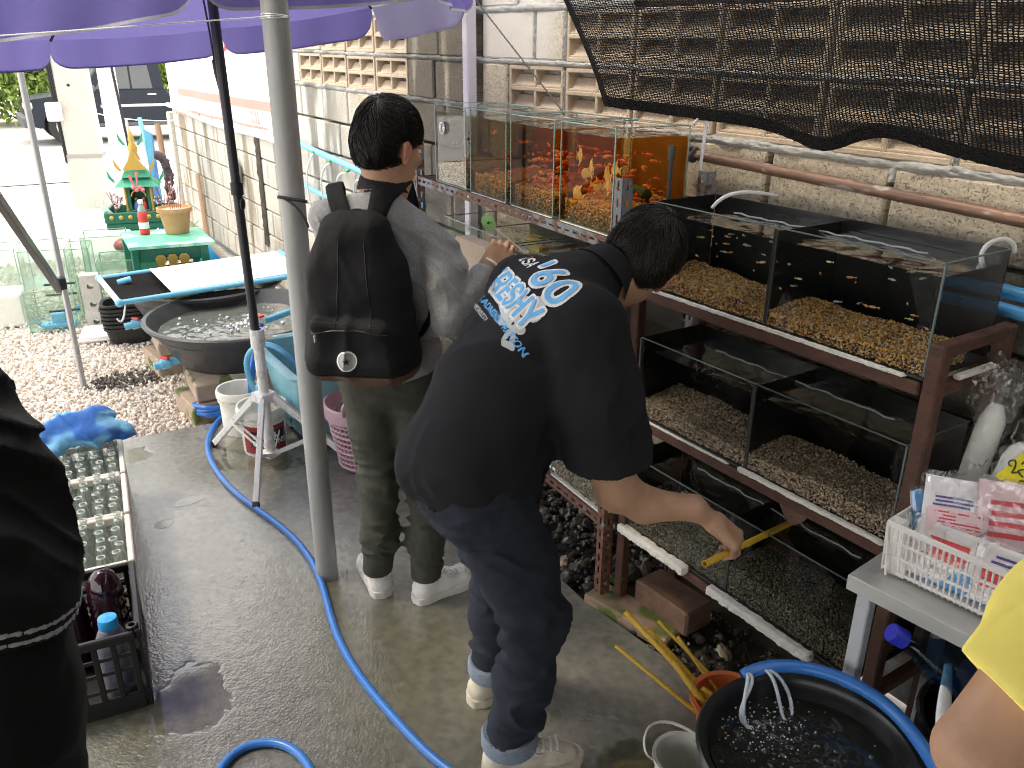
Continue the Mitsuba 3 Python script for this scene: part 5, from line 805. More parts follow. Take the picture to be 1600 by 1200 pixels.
for x, y in ((0, 0.03), (W_, .03), (0, .03 - L_), (W_, .03 - L_)):
    sx, sy = (1 if x == 0 else -1), (1 if y < 0 else -1); part(ba, 'corner', Bk(hexa([(x + sx * bw(0), y + sy * bw(0), .002), (x + sx * (bw(0) + .035), y + sy * bw(0), .002), (x + sx * (bw(0) + .035), y + sy * (bw(0) + .03), .002), (x + sx * bw(0), y + sy * (bw(0) + .03), .002), (x, y, H_), (x + sx * .03, y, H_), (x + sx * .03, y + sy * .028, H_), (x, y + sy * .028, H_)])), 'm_basket')
def wallslots(p0, p1, n, rows):
    p0, p1 = np.array(p0), np.array(p1); d = (p1 - p0) / np.linalg.norm(p1 - p0); nr = np.array([-d[1], d[0]]); c = np.array([W_ / 2, .03 - L_ / 2]); s = 1 if np.dot(c - p0, nr) > 0 else -1
    def P(t_, z): q = p0 + (p1 - p0) * t_ + nr * s * bw(z); return np.array([*q, z])
    for i in range(n): part(ba, 'bar', Bk(bar(P(i / (n - 1), .004), P(i / (n - 1), H_ - .006), .0052, .0035, up=(*d, 0), bev=.0008)), 'm_basket')
    for z in rows: part(ba, 'rail', Bk(bar(P(0, z), P(1, z), .0045, .007 if z < H_ - .02 else .014, bev=.001)), 'm_basket')
wallslots((0, .03), (0, .03 - L_), 34, (.012, .05, .088, H_ - .008)); wallslots((0, .03), (W_, .03), 22, (.012, .05, .088, H_ - .008)); wallslots((W_, .03), (W_, .03 - L_), 26, (.02, .07, H_ - .008)); wallslots((0, .03 - L_), (W_, .03 - L_), 16, (.02, .07, H_ - .008))
mat('m_packwhite', (.80, .78, .79), .25); mat('m_packpink', (.82, .62, .66), .25); mat('m_packred', (.72, .06, .06), .3); mat('m_packyellow', (.85, .62, .06), .35); mat('m_packblue', (.14, .38, .72), .3); mat('m_ink', (.10, .08, .30), .5); mat('m_inkred', (.62, .08, .10), .5); mat('m_inkorange', (.85, .40, .08), .5)
scene['m_cling'] = {'type': 'thindielectric', 'int_ior': 1.5}
def pillow(w, h, t, seed, n=18):
    def f(u, v): e = np.sin(np.pi * u) ** .5 * np.sin(np.pi * v) ** .5; q = np.stack([u * w, v * h, 0 * u], -1); return np.stack([(u - .5) * w, (v - .5) * h, t * e * (.8 + .6 * meshkit.fbm(q * 22, 3, seed)) + .003 * meshkit.noise(q * 60, seed)], -1)
    a = grid(n, n, f); b = (a[0] * (1, 1, -1), a[1][:, ::-1]); return J([a, b]), f
def packet(lab, c, R, w, h, t, m_, prints, seed, cling=True):
    k = thing('medicine_packet', lab, 'packet', 'medicine packets in the white basket'); m, f = pillow(w, h, t, seed); part(k, 'sachet', Bk(mv(m, c, R)), m_)
    for (x0, x1, y0, y1, pm, nm) in prints:
        g = grid(10, 5, lambda u, v: f(x0 + (x1 - x0) * u, y0 + (y1 - y0) * v) + np.array([0, 0, .0018])); part(k, nm, Bk(mv(g, c, R)), pm)
    if cling: g, _ = pillow(w * 1.1, h * 1.12, t * 1.25 + .003, seed + 50, 14); part(k, 'wrapper', Bk(mv(g, (c[0], c[1], c[2] + .002), R)), 'm_cling')
def lines(n, y0, y1, m_, x0=.1, x1=.9): return [(x0 + RG.uniform(0, .05), x1 - RG.uniform(0, .25), y0 + (y1 - y0) * i / n, y0 + (y1 - y0) * (i + .45) / n, m_, 'print_line') for i in range(n)]
# tilted so that they lean on the basket's back and face the open side
def face(tilt_, yaw): return rz(yaw) @ rotm((1, 0, 0), math.radians(tilt_))
packet('largest white and pink medicine packet with blue and orange print leaning on top', (.125, -.085, .14), face(48, -62), .19, .17, .012, 'm_packwhite', [(.55, .72, .78, .93, 'm_inkorange', 'emblem'), (.05, .95, .28, .58, 'm_packpink', 'band')] + lines(3, .60, .76, 'm_ink', .08, .7) + lines(6, .3, .56, 'm_inkred', .1, .9) + [(.68, .97, .62, .70, 'm_packyellow', 'price_tag')] + lines(2, .1, .22, 'm_ink', .3, .95), 1)
packet('white medicine packet with red print lying low at the near side of the basket', (.075, -.235, .075), face(62, -80), .2, .12, .010, 'm_packwhite', [(.05, .62, .28, .62, 'm_packred', 'red_block'), (.66, .95, .45, .75, 'm_packyellow', 'price_tag')] + lines(2, .7, .9, 'm_ink'), 2)
packet('packet with red ring print at the left end of the basket', (.06, -.08, .075), face(70, -82), .15, .12, .009, 'm_packwhite', [(.15, .75, .4, .78, 'm_packred', 'red_block')], 3)
packet('blue and white packet standing at the left end of the basket', (.13, .0, .115), face(68, -30), .085, .11, .012, 'm_packblue', [(.5, .85, .3, .6, 'm_inkred', 'badge'), (.08, .5, .05, .25, 'm_packwhite', 'band')], 4)
packet('small light blue packet low in the basket', (.05, -.12, .035), face(80, -86), .16, .05, .008, 'm_packblue', [], 5, False)
packet('small yellow packet low in the basket', (.055, -.26, .04), face(80, -88), .10, .06, .007, 'm_packyellow', lines(2, .3, .7, 'm_inkred'), 6, False)
packet('second red and white packet at the near end of the basket', (.065, -.33, .06), face(70, -85), .12, .11, .009, 'm_packwhite', [(.1, .9, .2, .55, 'm_packred', 'red_block')] + lines(2, .62, .85, 'm_ink'), 7)
packet('pink packet at the back of the basket', (.17, -.16, .16), face(52, -58), .16, .15, .010, 'm_packpink', lines(4, .2, .8, 'm_inkred') + [(.6, .92, .55, .68, 'm_packyellow', 'price_tag')], 8)
solo('metal_probe', 'thin grey stick leaning in the white basket', 'stick', Bk(rod((.035, -.06, .05), (.10, -.13, .15), .003, 8)), 'm_silvergrey')
# clear bags with white rolls, price tag, black lined box
mat('m_roll', (.74, .75, .73), .55)
def roll(lab, a, b, r):
    k = thing('white_roll', lab, 'roll'); a, b = np.array(a, float), np.array(b, float); pts = np.linspace(a, b, 14); rr = np.full(14, r); rr[-2:] = (r * .85, r * .45); rr = rr * (1 + .05 * (RG.random(14) - .5))
    part(k, 'roll', tube(pts, rr, 20), 'm_roll', True); g = tube(np.linspace(a, b + (b - a) * .22, 30) + .004 * RG.normal(size=(30, 3)), np.r_[np.full(22, r * 1.15), np.linspace(r * 1.2, r * .8, 8)] * (1 + .12 * RG.normal(size=30)), 16); part(k, 'bag', g, 'm_cling')
    return k
roll('left white roll in a clear plastic bag behind the basket', (1.825, .855, .80), (1.83, .823, 1.125), .028); roll('right white roll in a clear plastic bag behind the basket', (1.80, .785, .80), (1.80, .735, 1.07), .031); roll('third white roll at the picture edge behind the price tag', (1.82, .70, .80), (1.84, .665, 1.13), .033)
def crumple(c, r, seed, n=26):
    g = trimesh.creation.icosphere(3); v = np.array(g.vertices); d = 1 + .9 * (meshkit.fbm(v * 3.2, 3, seed) - .5) + .25 * (meshkit.noise(v * 11, seed) - .5); return v * d[:, None] * r + np.array(c), np.array(g.faces)
solo('clear_bag', 'crumpled clear plastic bag behind the white rolls', 'bag', crumple((1.85, .84, 1.14), np.array([.05, .05, .08]), 5), 'm_cling'); solo('clear_bag', 'crumpled clear plastic bag over the medicine packets', 'bag', crumple((1.70, .70, .97), np.array([.06, .09, .05]), 6), 'm_cling')
solo('clear_bag', 'pointed clear plastic bag at the left corner of the basket', 'bag', crumple((1.685, .80, .945), np.array([.03, .035, .06]), 7), 'm_cling')
mat('m_framedark', (.05, .055, .055), .3); k = thing('framed_sheet', 'black edged glass sheet leaning behind the packages', 'glass sheet'); part(k, 'glass', (np.array([(1.97, .80, .80), (1.97, .52, .80), (1.985, .52, 1.14), (1.985, .80, 1.14)], float), np.array([[0, 1, 2, 3]])), 'm_cling'); part(k, 'frame_edge', J([bar((1.97, .80, .80), (1.985, .80, 1.14), .012, .006), bar((1.985, .52, 1.14), (1.985, .80, 1.14), .012, .006)]), 'm_silvergrey')
mat('m_tag', (.80, .70, .03), .5); k = thing('price_tag', 'bright yellow handwritten price tag on the white rolls', 'price tag'); tgR = frame((-.78, -.42, .46)); tgc = np.array([1.745, .697, 1.03])
tg_c = np.array([(-.055, -.015), (-.01, .05), (.07, .01), (.03, -.06)]); part(k, 'card', prism(sg.Polygon(tg_c), .0015, tgc, tgR @ rz(0)), 'm_tag')
def scribble(pts, r=.0016): return mv(tube(curve([(x, y, .003) for x, y in pts], 26), r, 5), tgc, tgR)
part(k, 'handwriting', J([scribble([(-.028, .012), (-.034, .022), (-.026, .026), (-.022, .014), (-.026, .0), (-.014, .004)]), scribble([(-.012, .02), (-.004, .026), (-.002, .014), (-.012, .008), (-.004, -.006)]), scribble([(.006, .018), (.012, .006), (.02, .016), (.026, .004)]), scribble([(-.012, -.022), (-.002, -.014), (.004, -.026), (-.008, -.034), (-.014, -.026)]), scribble([(.014, -.012), (.022, -.022), (.03, -.016)])]), 'm_labelblack')
# under the table: water bottle, black scoop bucket with white brush
scene['m_bluebottle'] = {'type': 'thindielectric', 'int_ior': 1.45, 'specular_transmittance': C(.30, .48, .62)}; mat('m_capblue', (.02, .03, .42), .35)
wb = thing('water_bottle', 'large dark water bottle with bright blue cap lying under the table', 'bottle'); a, b = np.array([1.455, .735, .715]), np.array([1.72, .52, .52]); Rb_ = frame(b - a)
part(wb, 'body', lathe([(.016, .0), (.017, .03), (.05, .10), (.062, .15), (.06, .19), (.063, .3), (.05, .33), (0, .335)], 28, a, Rb_), 'm_bluebottle', True); part(wb, 'cap', lathe([(0, -.022), (.019, -.022), (.021, -.018), (.021, .012), (.017, .013)], 24, a, Rb_), 'm_capblue', 40); part(wb, 'label', lathe([(.0635, .20), (.065, .29)], 28, a, Rb_), 'm_tapeblue')
kb = thing('black_scoop_bucket', 'black plastic scoop bucket with white handled brush under the table', 'bucket'); kc = np.array([1.60, .60, .12])
part(kb, 'body', lathe([(0, .0), (.13, .0), (.165, .40), (.172, .405), (.168, .415), (.158, .41), (.125, .02), (0, .02)], 40, kc, rotm((1, 0, 0), .12)), 'm_blackgloss', 40); part(kb, 'lid_ring', torus(kc + np.array([-.04, -.02, .47]), .034, .006, 24, 8, frame((-.6, -.5, .6))), 'm_silvergrey', True)
solo('white_brush', 'white curved brush handle resting in the black scoop bucket', 'brush', tube(curve([(1.455, .56, .50), (1.475, .615, .56), (1.50, .64, .62), (1.515, .655, .675)], 20), [.028] * 3 + list(np.linspace(.026, .010, 17)), 14, flat=.5), 'm_white', True)
# big black tub with bubbling water, hose and air tubes
bg = tubround('black_barrel', 'black round barrel of bubbling dark water in the right foreground', (1.235, .755), .212, .17, .02, .515, 'm_tubblack', .018)
RB_ = random.Random(4)
def bubz(X, Y):
    q = np.stack([X * 60, Y * 60, 0 * X], -1); d1 = np.exp(-((X - 1.24) ** 2 + (Y - .84) ** 2) / .006); return .468 + .012 * (meshkit.fbm(q * .8, 3, 2) - .45) * (.25 + 1.1 * d1)
part(bg, 'water', grid(60, 130, lambda u, v: (lambda X, Y: np.stack([X, Y, bubz(X, Y)], -1))(1.235 + .205 * u * np.cos(2 * np.pi * v), .755 + .205 * u * np.sin(2 * np.pi * v))), 'm_darkwater', True)
bb, dr_ = [], []
for j in range(120):
    r, a_ = .185 * math.sqrt(RB_.random()), RB_.uniform(0, 6.3); X, Y = 1.235 + r * math.cos(a_), .755 + r * math.sin(a_); bb.append(ball((X, Y, .466), RB_.choice([.0022, .003, .004, .0065]), 1))
part(bg, 'bubbles', J(bb), 'm_cling2', True); stuffpart(bg + '__bubbles'); scene['m_cling2'] = {'type': 'thindielectric', 'int_ior': 1.6}
for j in range(170):
    x0 = RB_.choice([1.20, 1.275]); X, Y = RB_.gauss(x0, .035), RB_.gauss(.87, .04); 
    if (X - 1.235) ** 2 + (Y - .755) ** 2 < .19 ** 2: dr_.append(ball((X, Y, .470 + abs(RB_.gauss(0, .008))), RB_.uniform(.0008, .0022), 0))
part(bg, 'splash_drops', J(dr_), 'm_bubble', True); stuffpart(bg + '__splash_drops')
solo('thick_hose', 'thick blue hose arching over the rim of the bubbling barrel', 'hose', tube(curve([(1.255, .955, .545), (1.30, .945, .552), (1.37, .905, .553), (1.43, .82, .550), (1.445, .73, .545), (1.41, .62, .540), (1.36, .54, .535), (1.28, .45, .52), (1.2, .3, .3)], 60), .0145, 14), 'm_hose', True)
scene['m_clearhose'] = {'type': 'thindielectric', 'int_ior': 1.5, 'specular_transmittance': C(.80, .84, .9)}
mat('m_clearhosew', (.50, .55, .62), .25)
for j, (x, y, s) in enumerate(((1.215, .885, -1), (1.30, .86, 1), (1.325, .865, 1), (1.222, .887, -1))): solo('air_tube', ['left clear air tube bubbling into the barrel', 'middle clear air tube bubbling into the barrel', 'right clear air tube bubbling into the barrel', 'second left clear air tube bubbling into the barrel'][j], 'tube', tube(curve([(1.26 + .03 * (s > 0), .95, .553), (1.245 + .05 * (s > 0) + .004 * j, .935, .556), (x + .005, (y + .93) / 2 + .01, .53), (x, y, .465)], 24), .0042, 8), 'm_clearhosew', True)
# orange pot with yellow tubes, white scoop bucket
mat('m_orangepot', (.62, .17, .05), .45); solo('orange_pot', 'orange plastic pot holding yellow tubes behind the barrel', 'pot', lathe([(0, .01), (.075, .01), (.10, .145), (.112, .15), (.112, .16), (.098, .158), (.073, .02), (0, .018)], 40, (1.525, 1.195, 0)), 'm_orangepot', 40)
mat('m_yellowtube', (.66, .43, .045), .4)
def ytube(lab, a, b, r):
    a, b = np.array(a, float), np.array(b, float); L = np.linalg.norm(b - a); k = thing('yellow_tube', lab, 'tube'); scene[k] = mikit.ply(lathe([(r, 0), (r, L), (r * .78, L), (r * .74, L - .08)], 16, a, frame(b - a)), 'm_yellowtube', 40)
ytube('longest thick yellow tube in the orange pot', (1.56, 1.16, .03), (1.40, 1.515, .30), .0085); ytube('yellow tube pointing farthest left from the orange pot', (1.50, 1.19, .05), (1.325, 1.465, .245), .006); ytube('rightmost thin yellow tube in the orange pot', (1.60, 1.22, .08), (1.515, 1.49, .235), .005); ytube('short wide yellow tube at the near side of the orange pot', (1.49, 1.14, .06), (1.43, 1.335, .235), .010)
ytube('second thin yellow tube between the others in the orange pot', (1.56, 1.2, .05), (1.455, 1.475, .25), .0055); ytube('short thin yellow tube in the middle of the orange pot', (1.57, 1.2, .06), (1.51, 1.40, .24), .005); ytube('low yellow tube lying across the orange pot', (1.56, 1.13, .10), (1.47, 1.25, .18), .006)
wbk = thing('white_pail', 'small translucent white pail with handle at the bottom edge', 'bucket'); part(wbk, 'body', lathe([(0, .01), (.058, .01), (.072, .195), (.079, .2), (.079, .208), (.07, .206), (.055, .02), (0, .02)], 40, (1.235, 1.085, 0)), 'm_pail', 40); mat('m_pail', (.55, .55, .50), .4)
part(wbk, 'handle', tube(curve([(1.165, 1.125, .20), (1.15, 1.14, .235), (1.19, 1.17, .25), (1.27, 1.15, .235), (1.305, 1.06, .20)], 24), .006, 8, flat=.5), 'm_pail', True)
for c, lab in (((1.60, 1.38, .0), 'blue grey chip of plastic in the soil'), ((1.36, 1.26, .008), 'small pale chip beside the orange pot')): solo('plastic_chip', lab, 'chip', box(c, (.05, .02, .006), 40, .002), 'm_hosecyan' if c[0] > 1.5 else 'm_white')
# ---------------------------------------------------------------- crates of bottles on the left
scene['m_bottleglass'] = {'type': 'blendbsdf', 'weight': .22, 'bsdf_0': {'type': 'thindielectric', 'int_ior': 1.8, 'specular_transmittance': C(.97, .985, .975)}, 'bsdf_1': {'type': 'twosided', 'bsdf': {'type': 'principled', 'base_color': C(.62, .68, .64), 'roughness': .25}}}
mat('m_bottlelip', (.60, .66, .62), .15, specular=.8); mat('m_crate', lambda p, n, uv: mix((.66, .61, .53), (.76, .73, .68), fbm(p.x * 18, p.y * 18, p.z * 18, 3)), .5); mat('m_crateblack', (.008, .008, .009), .45)
ce = np.array([.13, .9915]); cn = np.array([-.9915, .13]); cR = rz(-7.47); CO = np.array([.178, 2.235, 0])
def Cr(m): return mv(m, CO, cR)     # local y along the row (away), x to the right (negative = left)
def crate(nm, lab, y0, L, W, H, m_, nb):
    k = thing(nm, lab, 'crate')
    for x in (-.008, -W + .008): part(k, 'long_side', Cr(box((x, y0 + L / 2, H - .015), (.02, L - .012, .03), bev=.004)), m_); part(k, 'long_side', Cr(box((x, y0 + L / 2, .03), (.012, L - .012, .06), bev=.004)), m_)
    for y in (y0 + .008, y0 + L - .008): part(k, 'end', Cr(box((-W / 2, y, H - .015), (W - .04, .018, .03), bev=.004)), m_); part(k, 'end', Cr(box((-W / 2, y, .03), (W - .04, .012, .06), bev=.004)), m_)
    for x in (-.008, -W + .008):
        for i in range(nb): part(k, 'upright', Cr(box((x, y0 + .02 + (L - .04) * i / (nb - 1), H / 2), (.010, .016, H - .062), bev=.002)), m_)
    for y in (y0 + .008, y0 + L - .008):
        for i in range(nb - 2): part(k, 'upright', Cr(box((-.03 - (W - .06) * i / (nb - 3), y, H / 2), (.016, .010, H - .062), bev=.002)), m_)
    for z in (.09, .15, .20):
        for x in (-.0085, -W + .0085): part(k, 'slat', Cr(box((x, y0 + L / 2, z), (.007, L - .03, .012), bev=.002)), m_)
        for y in (y0 + .0085, y0 + L - .0085): part(k, 'slat', Cr(box((-W / 2, y, z), (W - .05, .007, .012), bev=.002)), m_)
    part(k, 'base', Cr(box((-W / 2, y0 + L / 2, .012), (W - .02, L - .02, .012), bev=.003)), m_)
    return k
crate('black_crate', 'black plastic crate holding a dark bottle, nearest of the crate row', .0, .40, .36, .275, 'm_crateblack', 9)
mat('m_cratefloor', (.62, .64, .60), .6)
CL = ['nearest white crate of empty glass bottles beside the black crate', 'middle white crate of empty glass bottles', 'farthest white crate of empty glass bottles under the blue towel']
bp = [(0, .0), (.024, .0), (.026, .006), (.026, .085), (.0235, .10), (.013, .125), (.0115, .132), (.0115, .152), (.0135, .154), (.0135, .163), (.0105, .165)]
BOT = None; OR = ['first', 'second', 'third', 'fourth', 'fifth', 'sixth']
for i in range(3):
    y0 = .405 + .345 * i; crate('white_crate', CL[i], y0, .34, .36, .27, 'm_crate', 8)
    part(f'white_crate' + (f'_{i:03d}' if i else ''), 'inner_floor', Cr(box((-.18, y0 + .17, .118), (.32, .30, .006), bev=.002)), 'm_cratefloor')
    for r in range(6):
        for c in range(6):
            x, y = -.045 - .0545 * c + RG.normal(0, .002) - .0 , y0 + .034 + .0545 * r + RG.normal(0, .002); p = Cr((np.array([[x, y, .133]]), None))[0][0]
            if BOT is None: BOT = mikit.ply(lathe(bp, 20), 'm_bottleglass', 35); LIP = mikit.ply(torus((0, 0, .159), .0122, .0022, 16, 6), 'm_bottlelip', True)
            k = thing('glass_bottle', f"glass bottle {OR[c]} from the right in the {OR[r]} row of the {['nearest', 'middle', 'farthest'][i]} white crate", 'bottle', ['bottles in the nearest white crate', 'bottles in the middle white crate', 'bottles in the farthest white crate'][i])
            T = mi.ScalarTransform4f().translate(list(map(float, p))).rotate([1, 0, 0], float(RG.normal(0, 2.0))).rotate([0, 1, 0], float(RG.normal(0, 2.0)))
            scene[k + '__body'] = {**BOT, 'to_world': T}; scene[k + '__lip'] = {**LIP, 'to_world': T}
scene['m_darkglass'] = {'type': 'principled', 'base_color': C(.02, .004, .012), 'roughness': .06, 'specular': .7}
db = thing('dark_bottle', 'big bottle of dark purple liquid in the black crate', 'bottle'); p = Cr((np.array([[-.09, .25, 0]]), None))[0][0]
prof = [(0, .03), (.05, .03)] + [(.052 + .0025 * math.cos(i * math.pi), .05 + .012 * i) for i in range(20)] + [(.049, .30), (.036, .335), (.018, .352), (.0, .355)]; part(db, 'body', lathe(prof, 28, p), 'm_darkglass', True)
db2 = solo('dark_bottle', 'second dark bottle half hidden behind the black jacket', 'bottle', lathe([(a * .95, b * .93) for a, b in prof], 28, Cr((np.array([[-.20, .27, 0]]), None))[0][0]), 'm_darkglass', True)
cb = thing('capped_bottle', 'grey bottle with sky blue cap in the black crate', 'bottle'); p = Cr((np.array([[-.085, .075, 0]]), None))[0][0]; part(cb, 'body', lathe([(0, .03), (.042, .03), (.044, .2), (.04, .235), (.028, .262), (.022, .27), (0, .27)], 28, p), 'm_greylav', True); mat('m_greylav', (.16, .16, .21), .3); part(cb, 'cap', lathe([(.023, .262), (.027, .264), (.028, .285), (.026, .297), (.0, .3)], 24, p), 'm_capsky', 40); mat('m_capsky', (.03, .32, .66), .3)
part('black_crate', 'corner_ring', torus(Cr((np.array([[-.022, .03, .28]]), None))[0][0], .013, .005, 18, 8), 'm_crateblack', True)
# towel and bowl on the far end
mat('m_towel', lambda p, n, uv: mix(mix((.035, .13, .42), (.16, .40, .62), smoothstep(.40, .56, fbm(p.x * 9, p.y * 9, p.z * 16, 2))), (.55, .62, .22), smoothstep(.64, .67, fbm(p.x * 7 + 9, p.y * 7, p.z * 7, 2)) * .7), .95, bump=lambda p, n, uv: fbm(p.x * 240, p.y * 240, p.z * 240, 2), bs=.002)
tw = Blob(); 
for a, b, r in (((.02, 3.56, .33), (.12, 3.64, .375), .04), ((.12, 3.64, .375), (.26, 3.62, .385), .05), ((.26, 3.62, .385), (.37, 3.57, .335), .035), ((.05, 3.50, .30), (.14, 3.57, .345), .035), ((.14, 3.57, .345), (.30, 3.55, .355), .038), ((.02, 3.48, .27), (.08, 3.42, .25), .025), ((.06, 3.60, .35), (.30, 3.66, .37), .05)): tw.cap(a, b, r, k=.025)
_tf = folds(.020, 15, (.7, .2, .5), 61, .006, 14); tw.disp = lambda X: _tf(X)
solo('blue_towel', 'crumpled blue towel draped over the farthest bottle crate', 'towel', tw.mesh(.005), 'm_towel', True)
solo('white_bowl', 'translucent white bowl at the far left behind the towel', 'bowl', lathe([(0, .02), (.08, .02), (.13, .16), (.14, .165), (.135, .172), (.12, .16), (.075, .03), (0, .03)], 36, (-.10, 3.78, .05)), 'm_pail', 40)
# ---------------------------------------------------------------- people
def _heather(p, n, uv): g = fbm(p.x * 420, p.y * 420, p.z * 160, 2); return mix((.20, .20, .205), (.40, .40, .41), g)
mat('m_sweater', _heather, .95, bump=lambda p, n, uv: fbm(p.x * 300, p.y * 300, p.z * 300, 2), bs=.0012, sheen=.3)
mat('m_polo', lambda p, n, uv: C3(.016, .016, .019) * (.8 + .4 * fbm(p.x * 500, p.y * 500, p.z * 500, 2)), .9, bump=lambda p, n, uv: noise(p.x * 700, p.y * 700, p.z * 700), bs=.0008, sheen=.08, specular=.2)
C3 = lambda a, b, c: mi.Color3f(a, b, c)
mat('m_olive', lambda p, n, uv: mix((.032, .033, .026), (.062, .064, .05), fbm(p.x * 60, p.y * 60, p.z * 25, 3)), .9, bump=lambda p, n, uv: fbm(p.x * 300, p.y * 300, p.z * 300, 2), bs=.001)
mat('m_denim', lambda p, n, uv: mix((.006, .008, .014), (.018, .025, .040), fbm(p.x * 26, p.y * 26, p.z * 12, 3)) * (.75 + .5 * noise(p.x * 600, p.y * 600, p.z * 300)), .9, bump=lambda p, n, uv: noise(p.x * 600, p.y * 600, p.z * 400), bs=.001)
mat('m_cuff', lambda p, n, uv: mix((.12, .15, .20), (.22, .265, .33), noise(p.x * 300, p.y * 300, p.z * 300)), .9)
mat('m_skin', lambda p, n, uv: mix((.40, .225, .145), (.50, .30, .20), fbm(p.x * 35, p.y * 35, p.z * 35, 3)), .48, bump=lambda p, n, uv: fbm(p.x * 500, p.y * 500, p.z * 500, 2), bs=.0004, specular=.4)
mat('m_skinear', (.56, .25, .18), .5); mat('m_hair', (.008, .0075, .007), .45, specular=.4); mat('m_hairb', (.018, .0135, .011), .42, specular=.45); mat('m_eye', (.7, .68, .65), .2); mat('m_lip', (.42, .18, .14), .5)
mat('m_pack', lambda p, n, uv: C3(.009, .009, .0105) * (.7 + .6 * noise(p.x * 400, p.y * 400, p.z * 400)), .8, bump=lambda p, n, uv: noise(p.x * 420, p.y * 420, p.z * 420), bs=.0008, specular=.3); mat('m_leather', (.085, .045, .032), .6)
mat('m_shoe', (.72, .71, .69), .55); mat('m_shoesole', (.62, .60, .56), .5); mat('m_shoedirty', lambda p, n, uv: mix((.42, .38, .29), (.62, .58, .48), fbm(p.x * 40, p.y * 40, p.z * 40, 3)), .7); mat('m_lace', (.66, .64, .60), .7)
mat('m_jacket', lambda p, n, uv: C3(.0055, .0055, .006) * (.8 + .4 * noise(p.x * 300, p.y * 300, p.z * 300)), .6, specular=.2); mat('m_stripe', (.30, .30, .31), .6); mat('m_yellow', lambda p, n, uv: mix((.78, .66, .13), (.86, .75, .20), fbm(p.x * 20, p.y * 20, p.z * 20, 2)), .85)
def rodrot(z, y): z = np.asarray(z, float) / np.linalg.norm(z); y = np.asarray(y, float); y = y - z * (y @ z); y /= np.linalg.norm(y); return np.stack([np.cross(y, z), y, z], 1)
def headR(yaw, pitch, roll=0): return rz(-yaw) @ rotm((1, 0, 0), math.radians(pitch)) @ rotm((0, 1, 0), math.radians(roll))
def head(P, c, R, neck, hairmat, seed, whorl=(0.015, -.075, .095), hs=1.0):
    c = np.asarray(c, float); L = lambda p: c + R @ np.asarray(p, float)
    b = Blob().ell(L((0, -.012, .03)), (.075, .095, .093), R, .03).ell(L((0, .025, -.045)), (.058, .066, .064), R, .035).ell(L((0, .062, -.085)), (.026, .026, .022), R, .03)
    b.cap(L((0, .088, .0)), L((0, .106, -.030)), .009, .013, .014)
    for s in (-1, 1): b.ell(L((s * .034, .07, -.02)), (.022, .022, .018), R, .02); b.cap(L((s * .012, .094, .022)), L((s * .045, .082, .020)), .008, .006, .015); b.cap(L((s * .009, .099, -.032)), L((s * .013, .094, -.036)), .007, .006, .008)
    b.cap(L((-.018, .09, -.058)), L((.018, .09, -.058)), .007, .007, .01).cap(L((-.014, .087, -.066)), L((.014, .087, -.066)), .007, .007, .01)
    for i, (n, r) in enumerate(neck): b.cap(n, neck[i + 1][0], r, neck[i + 1][1], .03) if i + 1 < len(neck) else None
    b.cap(L((0, -.03, -.05)), neck[0][0], .062, neck[0][1], .04)
    HK = part(P, 'head', b.mesh(.006), 'm_skin', True)
    for s in (-1, 1):
        e = Blob().ell(L((s * .077, -.012, -.008)), (.008, .02, .032), R @ rotm((0, 0, 1), -s * .45), .01).cap(L((s * .094, -.034, .010)), L((s * .088, -.026, -.026)), .0055, .005, .010).cap(L((s * .094, -.034, .010)), L((s * .082, -.008, .024)), .0055, .004, .010).cap(L((s * .078, -.012, -.005)), L((s * .090, -.030, .005)), .006, .005, .012).ell(L((s * .076, -.008, -.034)), (.006, .009, .011), R, .008)
        part(HK, 'ear', e.mesh(.0035), 'm_skinear', True); part(HK, 'eye', ball(L((s * .032, .0715, .004)), .011, 2), 'm_eye', True); part(HK, 'eyebrow', tube(curve([L((s * .015, .095, .026)), L((s * .032, .09, .032)), L((s * .05, .078, .028))], 8), .003, 5), hairmat, True)
    part(HK, 'lips', tube(curve([L((-.02, .093, -.061)), L((0, .099, -.060)), L((.02, .093, -.061))], 8), .004, 6), 'm_lip', True)
    h = Blob().ell(L((0, -.02, .045)), tuple(hs * np.array((.086, .104, .097))), R, .02).ell(L((0, -.052, -.005)), tuple(hs * np.array((.076, .068, .078))), R, .03)
    h.disp = lambda X: .004 * 2 * (meshkit.fbm(((X - c) @ R) * np.array([46, 46, 16]), 3, seed) - .45)
    h.plane(L((0, .045, .02)), R @ np.array([0, .86, -.5])).plane(L((0, -.085, -.075)), R @ np.array([0, .25, -1]))
    for s in (-1, 1): h.plane(L((s * .06, .0, -.028)), R @ np.array([s * .55, .62, -.62]))
    for s in (-1, 1): h.neg.append((L((s * .092, -.016, -.012)), np.array((.030, .030, .040)), R)); h.plane(L((s * .07, -.03, -.045)), R @ np.array([s * .6, .1, -.8]))
    hm = h.mesh(.006); hk = part(P, 'hair', hm, hairmat, True)
    # strands combed from the crown down over the cap
    rg = np.random.default_rng(seed); wd = np.array(whorl) - np.array((0, -.02, .03)); wd /= np.linalg.norm(wd); F = frame(wd, (0, 1, .1)); ms = []
    N = 2600; az = rg.uniform(0, 2 * np.pi, N); t0 = rg.uniform(.0, 1.0, N) ** .7 * 2.0; ln = rg.uniform(.4, 1.0, N); tt = np.linspace(0, 1, 9)
    th = t0[:, None] + ln[:, None] * tt; ph = az[:, None] + .35 * th + .10 * np.sin(th * 5 + az[:, None] * 7) + rg.normal(0, .05, (N, 1)); lift = 1.012 + .022 * rg.random((N, 1)) * np.sin(tt * np.pi) + .012 * rg.random((N, 1))
    d = np.stack([np.sin(th) * np.cos(ph), np.sin(th) * np.sin(ph), np.cos(th)], -1) @ F.T
